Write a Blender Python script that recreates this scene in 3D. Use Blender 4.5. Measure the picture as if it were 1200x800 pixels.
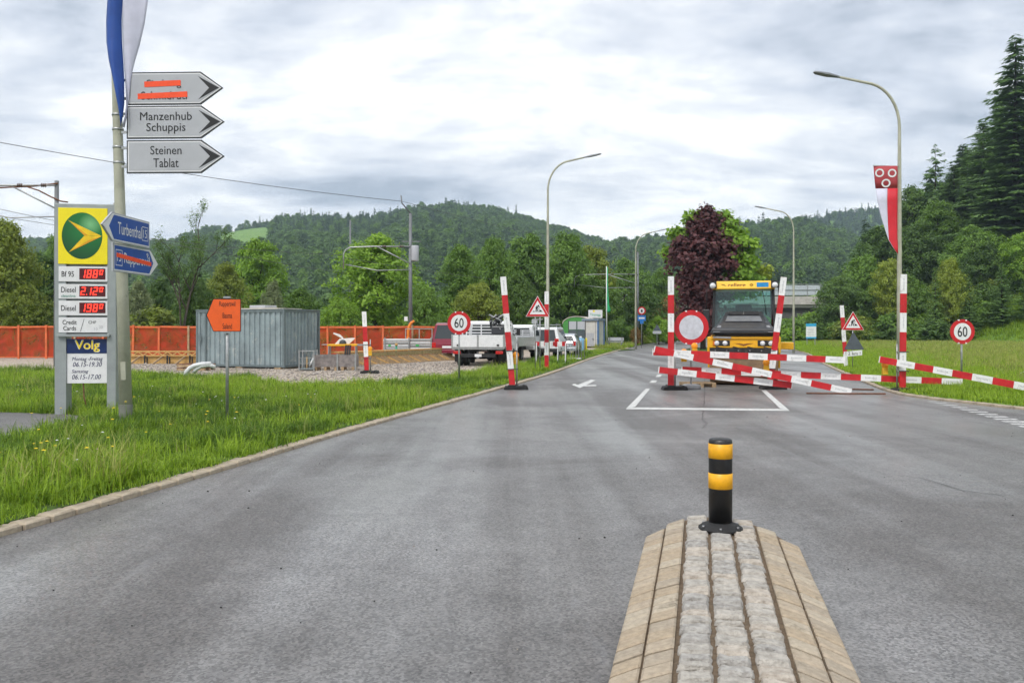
import bpy, bmesh, math, random
import numpy as np
from mathutils import Vector, Matrix

for _o in list(bpy.data.objects):
    bpy.data.objects.remove(_o)
SC = bpy.context.scene
COL = SC.collection
R = math.radians
random.seed(7)
RNG = np.random.default_rng(11)

# ------------------------------------------------------------------ camera
CAM_H = 1.65
FPX = 1000.0          # focal length in pixels of a 1200 px wide picture
HOR = 385.0           # horizon row
cam_d = bpy.data.cameras.new('camera')
cam_d.sensor_width = 36.0
cam_d.lens = 36.0 * FPX / 1200.0
cam_d.shift_y = -(400.0 - HOR) / 1200.0
cam_d.clip_start = 0.1
cam_d.clip_end = 6000.0
cam = bpy.data.objects.new('camera', cam_d)
cam.location = (0, 0, CAM_H)
cam.rotation_euler = (R(90), 0, 0)
COL.objects.link(cam)
SC.camera = cam

# ------------------------------------------------------------------ sky and sun
SUN_EL, SUN_AZ = 52.0, 205.0       # azimuth measured from +Y clockwise
world = bpy.data.worlds.new('World')
SC.world = world
world.use_nodes = True
wt = world.node_tree
wt.nodes.clear()
def wn(t, **k):
    n = wt.nodes.new(t)
    for a, b in k.items():
        setattr(n, a, b)
    return n
def wmath(op, a, b=None, clamp=False):
    n = wn('ShaderNodeMath', operation=op, use_clamp=clamp)
    for i, x in enumerate((a, b)):
        if x is None: continue
        if isinstance(x, (int, float)): n.inputs[i].default_value = x
        else: wt.links.new(x, n.inputs[i])
    return n.outputs[0]
w_out = wn('ShaderNodeOutputWorld')
w_bg = wn('ShaderNodeBackground')
w_bg.inputs['Strength'].default_value = 0.1
world.cycles.sampling_method = 'NONE'
w_sky = wn('ShaderNodeTexSky')
w_sky.sky_type = 'NISHITA'
w_sky.sun_disc = False
w_sky.sun_elevation = R(SUN_EL)
w_sky.sun_rotation = R(SUN_AZ)
tc = wn('ShaderNodeTexCoord')
sep = wn('ShaderNodeSeparateXYZ')
wt.links.new(tc.outputs['Generated'], sep.inputs[0])
zz = wmath('ADD', wmath('MAXIMUM', sep.outputs[2], 0.0), 0.16)
px = wmath('DIVIDE', sep.outputs[0], zz)
py = wmath('DIVIDE', sep.outputs[1], zz)
comb = wn('ShaderNodeCombineXYZ')
wt.links.new(px, comb.inputs[0]); wt.links.new(py, comb.inputs[1])
def wnoise(scale, detail, rough, dist, off, sx=1.0, sy=1.0):
    mp = wn('ShaderNodeMapping')
    mp.inputs['Location'].default_value = off
    mp.inputs['Scale'].default_value = (sx, sy, 1)
    wt.links.new(comb.outputs[0], mp.inputs[0])
    n = wn('ShaderNodeTexNoise')
    n.inputs['Scale'].default_value = scale
    n.inputs['Detail'].default_value = detail
    n.inputs['Roughness'].default_value = rough
    n.inputs['Distortion'].default_value = dist
    wt.links.new(mp.outputs[0], n.inputs['Vector'])
    return n.outputs['Fac']
n1 = wnoise(0.75, 9, 0.55, 0.35, (7.41, 30.80, 0), 0.8, 1.0)
n2 = wnoise(2.3, 8, 0.62, 0.25, (8.48, 35.63, 5), 0.7, 1.0)
nn = wmath('ADD', wmath('MULTIPLY', n1, 0.60), wmath('MULTIPLY', n2, 0.40))
ramp = wn('ShaderNodeValToRGB')
wt.links.new(nn, ramp.inputs[0])
CL = 10.0   # the background strength is 0.1, the cloud colours are given times ten
els = ramp.color_ramp.elements
els[0].position = 0.395; els[0].color = (0.27, 0.305, 0.36, 1)
els[1].position = 0.455; els[1].color = (0.46, 0.49, 0.545, 1)
e = els.new(0.505); e.color = (0.62, 0.635, 0.66, 1)
e = els.new(0.56); e.color = (0.85, 0.85, 0.845, 1)
sc10 = wn('ShaderNodeMix', data_type='RGBA', blend_type='MULTIPLY')
sc10.inputs['Factor'].default_value = 1.0
wt.links.new(ramp.outputs[0], sc10.inputs['A'])
sc10.inputs['B'].default_value = (CL, CL, CL, 1)
mixs = wn('ShaderNodeMix', data_type='RGBA')
mixs.inputs['Factor'].default_value = 0.93
wt.links.new(w_sky.outputs[0], mixs.inputs['A'])
wt.links.new(sc10.outputs['Result'], mixs.inputs['B'])
wt.links.new(mixs.outputs['Result'], w_bg.inputs['Color'])
wt.links.new(w_bg.outputs[0], w_out.inputs['Surface'])

sun_d = bpy.data.lights.new('sun', 'SUN')
sun_d.energy = 1.5
sun_d.angle = R(13)
sun_d.color = (1.0, 0.96, 0.9)
sun = bpy.data.objects.new('sun', sun_d)
_az, _el = R(SUN_AZ), R(SUN_EL)
_sdir = Vector((math.sin(_az) * math.cos(_el), math.cos(_az) * math.cos(_el), math.sin(_el)))
sun.rotation_euler = _sdir.to_track_quat('Z', 'Y').to_euler()
sun.location = _sdir * 60
COL.objects.link(sun)

SC.view_settings.view_transform = 'Standard'
SC.view_settings.look = 'None'
SC.view_settings.gamma = 1.0
SC.view_settings.exposure = 0.8
SC.view_settings.use_curve_mapping = False
SC.render.engine = 'CYCLES'
SC.cycles.max_bounces = 5
SC.cycles.diffuse_bounces = 3
SC.cycles.glossy_bounces = 2
SC.cycles.volume_bounces = 0
SC.cycles.transparent_max_bounces = 12
SC.cycles.use_denoising = True
SC.cycles.use_adaptive_sampling = True
SC.cycles.adaptive_threshold = 0.03

# ------------------------------------------------------------------ helpers
def G(u, v, z=0.0):
    """ground point read off the photograph (1200 x 800)"""
    Y = (CAM_H - z) * FPX / (v - HOR)
    return Vector(((u - 600) * Y / FPX, Y, z))
def A(u, v, Y):
    return Vector(((u - 600) * Y / FPX, Y, CAM_H + (HOR - v) * Y / FPX))

MATS = {}
def mat(name, col, rough=0.6, metal=0.0, var=0.12, scale=6.0, bump=0.0, bscale=60.0, spec=0.5,
        col2=None, emit=None, dirt=None, coat=0.0):
    if name in MATS: return MATS[name]
    m = bpy.data.materials.new(name); m.use_nodes = True
    nt = m.node_tree; b = nt.nodes['Principled BSDF']
    b.inputs['Roughness'].default_value = rough
    b.inputs['Metallic'].default_value = metal
    b.inputs['Specular IOR Level'].default_value = spec
    b.inputs['Coat Weight'].default_value = coat
    c = (*col, 1)
    tcn = nt.nodes.new('ShaderNodeTexCoord')
    n = nt.nodes.new('ShaderNodeTexNoise')
    n.inputs['Scale'].default_value = scale; n.inputs['Detail'].default_value = 6
    n.inputs['Roughness'].default_value = 0.62
    nt.links.new(tcn.outputs['Object'], n.inputs['Vector'])
    mx = nt.nodes.new('ShaderNodeMix'); mx.data_type = 'RGBA'
    c2 = (*col2, 1) if col2 else tuple(x * (1 - var * 2.2) for x in col) + (1,)
    mx.inputs['A'].default_value = c; mx.inputs['B'].default_value = c2
    rp = nt.nodes.new('ShaderNodeMapRange')
    rp.inputs['From Min'].default_value = 0.38; rp.inputs['From Max'].default_value = 0.68
    nt.links.new(n.outputs['Fac'], rp.inputs['Value'])
    nt.links.new(rp.outputs[0], mx.inputs['Factor'])
    last = mx.outputs['Result']
    if dirt:
        n3 = nt.nodes.new('ShaderNodeTexNoise')
        n3.inputs['Scale'].default_value = dirt[1]; n3.inputs['Detail'].default_value = 9
        n3.inputs['Roughness'].default_value = 0.72
        nt.links.new(tcn.outputs['Object'], n3.inputs['Vector'])
        r3 = nt.nodes.new('ShaderNodeMapRange')
        r3.inputs['From Min'].default_value = dirt[2]; r3.inputs['From Max'].default_value = dirt[2] + 0.12
        nt.links.new(n3.outputs['Fac'], r3.inputs['Value'])
        m3 = nt.nodes.new('ShaderNodeMix'); m3.data_type = 'RGBA'
        nt.links.new(r3.outputs[0], m3.inputs['Factor'])
        nt.links.new(last, m3.inputs['A']); m3.inputs['B'].default_value = (*dirt[0], 1)
        last = m3.outputs['Result']
    nt.links.new(last, b.inputs['Base Color'])
    rr = nt.nodes.new('ShaderNodeMapRange')
    rr.inputs['To Min'].default_value = max(0.03, rough - 0.08); rr.inputs['To Max'].default_value = min(1, rough + 0.1)
    nt.links.new(n.outputs['Fac'], rr.inputs['Value']); nt.links.new(rr.outputs[0], b.inputs['Roughness'])
    if bump:
        n2 = nt.nodes.new('ShaderNodeTexNoise'); n2.inputs['Scale'].default_value = bscale
        n2.inputs['Detail'].default_value = 5
        nt.links.new(tcn.outputs['Object'], n2.inputs['Vector'])
        bp = nt.nodes.new('ShaderNodeBump'); bp.inputs['Strength'].default_value = bump
        bp.inputs['Distance'].default_value = 0.02
        nt.links.new(n2.outputs['Fac'], bp.inputs['Height']); nt.links.new(bp.outputs[0], b.inputs['Normal'])
    if emit:
        b.inputs['Emission Color'].default_value = (*emit[0], 1)
        b.inputs['Emission Strength'].default_value = emit[1]
    MATS[name] = m
    return m

def leafmat(name, dark, light, trans=0.25, per=0.35):
    if name in MATS: return MATS[name]
    m = bpy.data.materials.new(name); m.use_nodes = True
    nt = m.node_tree; b = nt.nodes['Principled BSDF']
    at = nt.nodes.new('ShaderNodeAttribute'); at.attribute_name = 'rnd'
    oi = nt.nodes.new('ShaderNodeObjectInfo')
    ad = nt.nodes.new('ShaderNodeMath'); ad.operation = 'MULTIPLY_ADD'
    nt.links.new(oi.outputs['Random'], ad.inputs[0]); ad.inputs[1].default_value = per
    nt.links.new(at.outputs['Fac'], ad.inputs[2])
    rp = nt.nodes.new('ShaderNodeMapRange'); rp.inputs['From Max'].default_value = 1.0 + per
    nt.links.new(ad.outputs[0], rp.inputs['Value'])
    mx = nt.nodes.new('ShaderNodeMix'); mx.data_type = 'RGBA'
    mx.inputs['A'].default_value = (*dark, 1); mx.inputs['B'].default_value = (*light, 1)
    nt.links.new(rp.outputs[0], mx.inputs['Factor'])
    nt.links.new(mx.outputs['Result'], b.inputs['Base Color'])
    b.inputs['Roughness'].default_value = 0.55
    b.inputs['Specular IOR Level'].default_value = 0.3
    tr = nt.nodes.new('ShaderNodeBsdfTranslucent')
    nt.links.new(mx.outputs['Result'], tr.inputs['Color'])
    ms = nt.nodes.new('ShaderNodeMixShader'); ms.inputs[0].default_value = trans
    nt.links.new(b.outputs[0], ms.inputs[1]); nt.links.new(tr.outputs[0], ms.inputs[2])
    nt.links.new(ms.outputs[0], nt.nodes['Material Output'].inputs['Surface'])
    MATS[name] = m
    return m

class MB:
    """collects shapes into one mesh"""
    def __init__(s):
        s.v = []; s.f = []; s.m = []; s.s = []
    def add(s, verts, faces, mi=0, smooth=False):
        b = len(s.v)
        s.v += [tuple(p) for p in verts]
        for f in faces:
            s.f.append([b + i for i in f]); s.m.append(mi); s.s.append(smooth)
        return s
    def box(s, p0, p1, mi=0):
        x0, y0, z0 = p0; x1, y1, z1 = p1
        return s.add([(x0, y0, z0), (x1, y0, z0), (x1, y1, z0), (x0, y1, z0), (x0, y0, z1), (x1, y0, z1), (x1, y1, z1), (x0, y1, z1)],
                     [(0, 3, 2, 1), (4, 5, 6, 7), (0, 1, 5, 4), (1, 2, 6, 5), (2, 3, 7, 6), (3, 0, 4, 7)], mi)
    def bar(s, a, b, w, h, mi=0, up=(0, 0, 1)):
        """rectangular bar from a to b, w wide across, h tall along up"""
        a = Vector(a); b = Vector(b); d = (b - a).normalized()
        up = Vector(up)
        if abs(d.dot(up)) > 0.99: up = Vector((0, 1, 0))
        r = d.cross(up).normalized(); q = r.cross(d).normalized()
        vs = []
        for p in (a, b):
            for i, j in ((-1, -1), (1, -1), (1, 1), (-1, 1)):
                vs.append(p + r * (w / 2 * i) + q * (h / 2 * j))
        return s.add(vs, [(3, 2, 1, 0), (4, 5, 6, 7), (0, 1, 5, 4), (1, 2, 6, 5), (2, 3, 7, 6), (3, 0, 4, 7)], mi)
    def tube(s, pts, rad, n=10, mi=0, caps=True):
        pts = [Vector(p) for p in pts]
        k = len(pts)
        if isinstance(rad, (int, float)): rad = [rad] * k
        vs = []
        ref = None
        for i, p in enumerate(pts):
            d = (pts[min(i + 1, k - 1)] - pts[max(i - 1, 0)]).normalized()
            if ref is None:
                ref = Vector((1, 0, 0)) if abs(d.x) < 0.9 else Vector((0, 1, 0))
            x = (ref - d * ref.dot(d)).normalized(); y = d.cross(x); ref = x
            for j in range(n):
                t = 2 * math.pi * j / n
                vs.append(p + (x * math.cos(t) + y * math.sin(t)) * rad[i])
        fs = []
        for i in range(k - 1):
            for j in range(n):
                a = i * n + j; b = i * n + (j + 1) % n
                fs.append((a, b, b + n, a + n))
        s.add(vs, fs, mi, True)
        if caps:
            b0 = len(s.v) - len(vs)
            s.f.append([b0 + j for j in range(n)][::-1]); s.m.append(mi); s.s.append(False)
            s.f.append([b0 + (k - 1) * n + j for j in range(n)]); s.m.append(mi); s.s.append(False)
        return s
    def prism(s, poly, y0, y1, mi=0, mside=None):
        """polygon in x,z (counter-clockwise seen from -y) extruded from y0 (front) to y1"""
        n = len(poly)
        vs = [(x, y0, z) for x, z in poly] + [(x, y1, z) for x, z in poly]
        s.add(vs, [tuple(range(n)), tuple(range(2 * n - 1, n - 1, -1))], mi)
        b = len(s.v) - 2 * n
        for i in range(n):
            j = (i + 1) % n
            s.f.append([b + j, b + i, b + n + i, b + n + j]); s.m.append(mi if mside is None else mside); s.s.append(False)
        return s
    def flat(s, poly, y, mi=0):
        return s.add([(x, y, z) for x, z in poly], [tuple(range(len(poly)))], mi)
    def lathe(s, prof, c=(0, 0, 0), n=24, mi=0, axis='z'):
        vs = []; k = len(prof)
        for r, z in prof:
            for j in range(n):
                t = 2 * math.pi * j / n
                a, b = r * math.cos(t), r * math.sin(t)
                p = (a, b, z) if axis == 'z' else ((z, a, b) if axis == 'x' else (a, -z, b))
                vs.append((c[0] + p[0], c[1] + p[1], c[2] + p[2]))
        fs = []
        for i in range(k - 1):
            for j in range(n):
                a = i * n + j; b = i * n + (j + 1) % n
                fs.append((a, b, b + n, a + n))
        s.add(vs, fs, mi, True)
        return s
    def mesh(s, name, mats):
        me = bpy.data.meshes.new(name)
        me.from_pydata(s.v, [], s.f)
        for m in mats: me.materials.append(m)
        me.polygons.foreach_set('material_index', s.m)
        me.polygons.foreach_set('use_smooth', s.s)
        me.update()
        return me
    def build(s, name, mats, parent=None, loc=(0, 0, 0), rotz=0.0, bevel=0.0, fix=False):
        if not isinstance(mats, (list, tuple)): mats = [mats]
        me = s.mesh(name, mats)
        if fix:
            bm = bmesh.new(); bm.from_mesh(me); bmesh.ops.recalc_face_normals(bm, faces=bm.faces); bm.to_mesh(me); bm.free()
        o = bpy.data.objects.new(name, me)
        COL.objects.link(o)
        o.location = loc; o.rotation_euler = (0, 0, rotz)
        if parent: o.parent = parent
        if bevel:
            bv = o.modifiers.new('bevel', 'BEVEL'); bv.width = bevel; bv.segments = 2; bv.limit_method = 'ANGLE'; bv.angle_limit = R(40)
        return o

def tag(o, label=None, cat=None, group=None, kind=None):
    if label: o['label'] = label
    if cat: o['category'] = cat
    if group: o['group'] = group
    if kind: o['kind'] = kind
    return o
def thing(name, label, cat, loc=(0, 0, 0), rotz=0.0, group=None):
    o = bpy.data.objects.new(name, None)
    o.empty_display_size = 0.2
    COL.objects.link(o)
    o.location = loc; o.rotation_euler = (0, 0, rotz)
    return tag(o, label, cat, group)
def copy_tree(o, parent=None):
    c = o.copy(); COL.objects.link(c); c.parent = parent
    for ch in [x for x in bpy.data.objects if x.parent == o]:
        copy_tree(ch, c)
    return c

def npmesh(name, verts, faces, material, rnd=None, smooth=False):
    """fast mesh from numpy: faces is an (n,3) or (n,4) array"""
    me = bpy.data.meshes.new(name)
    k = faces.shape[1]; n = len(faces)
    me.vertices.add(len(verts)); me.vertices.foreach_set('co', np.asarray(verts, np.float32).ravel())
    me.loops.add(n * k); me.loops.foreach_set('vertex_index', faces.astype(np.int32).ravel())
    me.polygons.add(n); me.polygons.foreach_set('loop_start', np.arange(0, n * k, k, dtype=np.int32))
    if smooth: me.polygons.foreach_set('use_smooth', np.ones(n, bool))
    me.materials.append(material)
    me.update(calc_edges=True)
    if rnd is not None:
        a = me.attributes.new('rnd', 'FLOAT', 'FACE'); a.data.foreach_set('value', np.asarray(rnd, np.float32))
    return me

def textmesh(body, x, z, w, h, y, material, name, parent, bold=0.0, shear=0.0, extr=0.0006):
    """lettering fitted into the box centred on x,z (front facing -y)"""
    cu = bpy.data.curves.new(name, 'FONT')
    cu.body = body; cu.size = 1.0; cu.shear = shear; cu.resolution_u = 3
    cu.extrude = 0.0
    o = bpy.data.objects.new(name, cu); COL.objects.link(o)
    bpy.context.view_layer.update()
    me = bpy.data.meshes.new_from_object(o.evaluated_get(bpy.context.evaluated_depsgraph_get()))
    bpy.data.objects.remove(o); bpy.data.curves.remove(cu)
    n = len(me.vertices)
    co = np.empty(n * 3, np.float32); me.vertices.foreach_get('co', co); co = co.reshape(-1, 3)
    lo, hi = co.min(0), co.max(0)
    if bold:       # thicken the strokes with two shifted copies
        F0 = [tuple(p.vertices) for p in me.polygons]; bx_ = bold * 0.9
        co = np.concatenate([co + np.array([d_, e_, 0], np.float32) for d_, e_ in ((0, 0), (bx_, 0), (bx_ / 2, bx_ * .5))])
        F0 = [tuple(i + k * n for i in f) for k in range(3) for f in F0]
        bpy.data.meshes.remove(me); me = bpy.data.meshes.new(name); me.from_pydata([tuple(p) for p in co], [], F0)
        lo, hi = co.min(0), co.max(0)
    out = np.empty_like(co)
    out[:, 0] = x + ((co[:, 0] - lo[0]) / max(hi[0] - lo[0], 1e-5) - 0.5) * w
    out[:, 2] = z + ((co[:, 1] - lo[1]) / max(hi[1] - lo[1], 1e-5) - 0.5) * h
    out[:, 1] = y
    if bold: out[n:2 * n, 1] -= .0005; out[2 * n:, 1] -= .001
    me.vertices.foreach_set('co', out.ravel())
    me.materials.clear(); me.materials.append(material)
    me.update()
    me.name = name
    ob = bpy.data.objects.new(name, me); COL.objects.link(ob)
    ob.parent = parent
    return ob

def circle(cx, cz, r, n=40, rz=None):
    rz = rz or r
    return [(cx + r * math.cos(2 * math.pi * i / n), cz + rz * math.sin(2 * math.pi * i / n)) for i in range(n)]

def poly_sheet(name, pts, z, material, kind='structure', skirt=0.0):
    mb = MB()
    vs = [(p[0], p[1], z) for p in pts]
    area = sum(vs[i][0] * vs[(i + 1) % len(vs)][1] - vs[(i + 1) % len(vs)][0] * vs[i][1] for i in range(len(vs)))
    if area < 0: vs = vs[::-1]
    mb.add(vs, [tuple(range(len(vs)))])
    if skirt:
        n = len(vs)
        mb.add(vs + [(a, b, z - skirt) for a, b, _ in vs], [(j, i, n + i, n + j) for i in range(n) for j in [(i + 1) % n]])
    o = mb.build(name, material)
    if kind: o['kind'] = kind
    return o
def inpoly(x, y, poly):
    x = np.asarray(x); y = np.asarray(y); c = np.zeros(len(x), bool)
    n = len(poly)
    for i in range(n):
        x0, y0 = poly[i][0], poly[i][1]; x1, y1 = poly[(i + 1) % n][0], poly[(i + 1) % n][1]
        if y0 == y1: continue
        t = (y0 > y) != (y1 > y)
        c ^= t & (x < (x1 - x0) * (y - y0) / (y1 - y0) + x0)
    return c

def scatter(name, pts, rot, scl, idx, protos, tilt=None):
    """one object that sets copies of the prototype meshes on given points"""
    col = bpy.data.collections.new(name + '_kinds')
    for i, me in enumerate(protos):
        po = bpy.data.objects.new('%s_kind_%02d' % (name, i), me); col.objects.link(po)
    me = bpy.data.meshes.new(name)
    n = len(pts)
    me.vertices.add(n); me.vertices.foreach_set('co', np.asarray(pts, np.float32).ravel())
    a = me.attributes.new('rz', 'FLOAT', 'POINT'); a.data.foreach_set('value', np.asarray(rot, np.float32))
    a = me.attributes.new('sc', 'FLOAT_VECTOR', 'POINT'); a.data.foreach_set('vector', np.asarray(scl, np.float32).ravel())
    a = me.attributes.new('ix', 'INT', 'POINT'); a.data.foreach_set('value', np.asarray(idx, np.int32))
    me.update()
    o = bpy.data.objects.new(name, me); COL.objects.link(o)
    ng = bpy.data.node_groups.new(name, 'GeometryNodeTree')
    ng.interface.new_socket('Geometry', in_out='INPUT', socket_type='NodeSocketGeometry')
    ng.interface.new_socket('Geometry', in_out='OUTPUT', socket_type='NodeSocketGeometry')
    N = ng.nodes.new; L = ng.links.new
    gi = N('NodeGroupInput'); go = N('NodeGroupOutput')
    ip = N('GeometryNodeInstanceOnPoints'); ci = N('GeometryNodeCollectionInfo')
    ci.inputs['Collection'].default_value = col
    ci.inputs['Separate Children'].default_value = True; ci.inputs['Reset Children'].default_value = True
    def na(nm, dt):
        q = N('GeometryNodeInputNamedAttribute'); q.data_type = dt; q.inputs['Name'].default_value = nm
        return q.outputs['Attribute']
    cx = N('ShaderNodeCombineXYZ'); L(na('rz', 'FLOAT'), cx.inputs[2])
    L(gi.outputs[0], ip.inputs['Points']); L(ci.outputs[0], ip.inputs['Instance'])
    ip.inputs['Pick Instance'].default_value = True
    L(na('ix', 'INT'), ip.inputs['Instance Index']); L(cx.outputs[0], ip.inputs['Rotation']); L(na('sc', 'FLOAT_VECTOR'), ip.inputs['Scale'])
    L(ip.outputs[0], go.inputs[0])
    md = o.modifiers.new('scatter', 'NODES'); md.node_group = ng
    o['kind'] = 'stuff'
    return o
# ------------------------------------------------------------------ setting: ground, road, verges
def nodes_mat(name):
    m = bpy.data.materials.new(name); m.use_nodes = True
    MATS[name] = m
    return m, m.node_tree, m.node_tree.nodes['Principled BSDF']
def nd(nt, t, **k):
    n = nt.nodes.new(t)
    for a, b in k.items():
        if a in ('operation', 'data_type', 'blend_type', 'feature', 'use_clamp', 'noise_dimensions'): setattr(n, a, b)
        else: n.inputs[a.replace('_', ' ')].default_value = b
    return n
def mixc(nt, fac, a, b, blend='MIX'):
    n = nt.nodes.new('ShaderNodeMix'); n.data_type = 'RGBA'; n.blend_type = blend
    for k, x in (('Factor', fac), ('A', a), ('B', b)):
        if isinstance(x, (int, float)): n.inputs[k].default_value = x
        elif isinstance(x, tuple): n.inputs[k].default_value = (*x, 1) if len(x) == 3 else x
        else: nt.links.new(x, n.inputs[k])
    return n.outputs['Result']
def mrange(nt, x, a, b, c=0.0, d=1.0):
    n = nt.nodes.new('ShaderNodeMapRange')
    for i, q in enumerate((a, b, c, d)): n.inputs[i + 1].default_value = q
    nt.links.new(x, n.inputs[0])
    return n.outputs[0]
def pos_noise(nt, vec, scale, detail=6, rough=0.6, dist=0.0):
    n = nd(nt, 'ShaderNodeTexNoise', Scale=scale, Detail=detail, Roughness=rough, Distortion=dist)
    nt.links.new(vec, n.inputs['Vector'])
    return n.outputs['Fac']

def asphalt(name, base=(0.120, 0.113, 0.108), light=(0.225, 0.221, 0.217), r0=0.30, r1=0.54):
    m, nt, b = nodes_mat(name)
    geo = nt.nodes.new('ShaderNodeNewGeometry'); P = geo.outputs['Position']
    mp = nd(nt, 'ShaderNodeMapping', Rotation=(0, 0, R(12.7)), Scale=(0.75, 0.035, 1.0)); nt.links.new(P, mp.inputs[0])
    track = pos_noise(nt, mp.outputs[0], 1.0, 5, 0.55, 0.3)
    big = pos_noise(nt, P, 0.22, 6, 0.6, 0.4)
    mid = pos_noise(nt, P, 3.0, 6, 0.65)
    add = nt.nodes.new('ShaderNodeMath'); add.operation = 'ADD'; nt.links.new(track, add.inputs[0]); nt.links.new(big, add.inputs[1])
    fac = mrange(nt, add.outputs[0], 0.86, 1.16)
    col = mixc(nt, fac, base, light)
    col = mixc(nt, mrange(nt, mid, 0.35, 0.7, 0.0, 0.35), col, (0.045, 0.044, 0.043))
    # warm brownish bitumen where less polished
    col = mixc(nt, mrange(nt, big, 0.5, 0.72, 0.0, 0.4), col, (0.125, 0.112, 0.10))
    vo = nd(nt, 'ShaderNodeTexVoronoi', Scale=70.0); nt.links.new(P, vo.inputs['Vector'])
    bw = nt.nodes.new('ShaderNodeRGBToBW'); nt.links.new(vo.outputs['Color'], bw.inputs[0])
    sp = mrange(nt, bw.outputs[0], 0.15, 0.85, 0.56, 1.48)
    mul = nt.nodes.new('ShaderNodeVectorMath'); mul.operation = 'SCALE'
    nt.links.new(col, mul.inputs[0]); nt.links.new(sp, mul.inputs['Scale'])
    fine = pos_noise(nt, P, 45.0, 3, 0.7)
    col2 = mixc(nt, mrange(nt, fine, 0.64, 0.74, 0.0, 0.4), mul.outputs[0], (0.30, 0.29, 0.28))
    # worn, pale lengthwise scuffs
    mp2 = nd(nt, 'ShaderNodeMapping', Rotation=(0, 0, R(12.7)), Scale=(2.4, 0.3, 1.0), Location=(4.0, 1.3, 0)); nt.links.new(P, mp2.inputs[0])
    sc = pos_noise(nt, mp2.outputs[0], 1.0, 8, 0.68, 0.6)
    col3 = mixc(nt, mrange(nt, sc, 0.60, 0.72, 0.0, 0.40), col2, (0.24, 0.24, 0.245))
    nt.links.new(col3, b.inputs['Base Color'])
    nt.links.new(mrange(nt, add.outputs[0], 0.86, 1.16, r1, r0), b.inputs['Roughness'])
    b.inputs['Specular IOR Level'].default_value = 0.5
    bp = nd(nt, 'ShaderNodeBump', Strength=0.35, Distance=0.006); nt.links.new(bw.outputs[0], bp.inputs['Height'])
    nt.links.new(bp.outputs[0], b.inputs['Normal'])
    return m

def groundmat(name, cols, s1=0.12, s2=2.2, fine=40.0, bump=0.5, rough=0.9):
    m, nt, b = nodes_mat(name)
    geo = nt.nodes.new('ShaderNodeNewGeometry'); P = geo.outputs['Position']
    c = mixc(nt, mrange(nt, pos_noise(nt, P, s1, 5), 0.38, 0.62), cols[0], cols[1])
    c = mixc(nt, mrange(nt, pos_noise(nt, P, s2, 6, 0.65), 0.42, 0.68, 0, 0.75), c, cols[2])
    vo = nd(nt, 'ShaderNodeTexVoronoi', Scale=fine); nt.links.new(P, vo.inputs['Vector'])
    bw = nt.nodes.new('ShaderNodeRGBToBW'); nt.links.new(vo.outputs['Color'], bw.inputs[0])
    mul = nt.nodes.new('ShaderNodeVectorMath'); mul.operation = 'SCALE'
    nt.links.new(c, mul.inputs[0]); nt.links.new(mrange(nt, bw.outputs[0], 0.1, 0.9, 0.62, 1.4), mul.inputs['Scale'])
    nt.links.new(mul.outputs[0], b.inputs['Base Color'])
    b.inputs['Roughness'].default_value = rough; b.inputs['Specular IOR Level'].default_value = 0.25
    bp = nd(nt, 'ShaderNodeBump', Strength=bump, Distance=0.03); nt.links.new(bw.outputs[0], bp.inputs['Height'])
    nt.links.new(bp.outputs[0], b.inputs['Normal'])
    return m

M_ASPH = asphalt('asphalt')
M_PATH = asphalt('path_asphalt', (0.10, 0.095, 0.09), (0.16, 0.155, 0.15), 0.6, 0.75)
M_SOIL = groundmat('meadow_soil', ((0.055, 0.10, 0.02), (0.085, 0.12, 0.03), (0.05, 0.075, 0.02)), 0.1, 1.3, 20)
M_VERGE = groundmat('verge_turf', ((0.05, 0.115, 0.014), (0.075, 0.125, 0.02), (0.06, 0.07, 0.025)), 0.5, 2.5, 30)
M_FIELD = groundmat('hay_meadow', ((0.15, 0.23, 0.045), (0.20, 0.24, 0.06), (0.11, 0.20, 0.03)), 0.09, 0.8, 14)
M_GRAVEL = groundmat('gravel', ((0.40, 0.335, 0.27), (0.33, 0.275, 0.22), (0.45, 0.39, 0.33)), 0.25, 1.6, 22, 0.6)
M_HILL = groundmat('hill_grass', ((0.13, 0.25, 0.045), (0.17, 0.28, 0.06), (0.11, 0.20, 0.04)), 0.05, 0.5, 3.0, 0.3)

# the left and right edges of the road, front to back (metres)
LK = [(-8.4, -12.0), (-5.55, 1.0)] + [tuple(G(u, v)[:2]) for u, v in ((0, 629), (150, 585), (300, 540), (420, 503.5), (580, 458), (650, 437), (700, 418.5), (735, 408.5), (760, 402.5))] + [(24.0, 122.0), (36.0, 145.0), (60.0, 168.0), (95, 185)]
RK = [(60.0, -8.0), (36.0, 2.0), (25.0, 7.0), (17.0, 11.6), (12.6, 15.2)] + [tuple(G(u, v)[:2]) for u, v in ((1200, 480), (1140, 473.5), (1075, 466), (1040, 459), (1005, 445), (965, 427), (940, 413))] + [(25.6, 84.0), (35, 108), (46, 128), (66, 148), (100, 162)]
def smooth_line(pts, step):
    """Catmull-Rom through the points, resampled at even spacing"""
    P = [Vector((*p, 0)) for p in pts]; out = []
    for i in range(len(P) - 1):
        p0, p1, p2, p3 = P[max(i - 1, 0)], P[i], P[i + 1], P[min(i + 2, len(P) - 1)]
        n = max(2, int((p2 - p1).length / 0.25))
        for k in range(n):
            t = k / n
            out.append(0.5 * ((2 * p1) + (p2 - p0) * t + (2 * p0 - 5 * p1 + 4 * p2 - p3) * t * t + (3 * p1 - p0 - 3 * p2 + p3) * t ** 3))
    out.append(P[-1])
    res = [out[0]]; acc = 0
    for a, b in zip(out, out[1:]):
        d = (b - a).length
        while acc + d >= step and d > 1e-9:
            t = (step - acc) / d
            a = a.lerp(b, t); res.append(a.copy()); d = (b - a).length; acc = 0
        acc += d
    return res
LKs = smooth_line(LK, 0.6); RKs = smooth_line(RK, 0.6)

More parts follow.
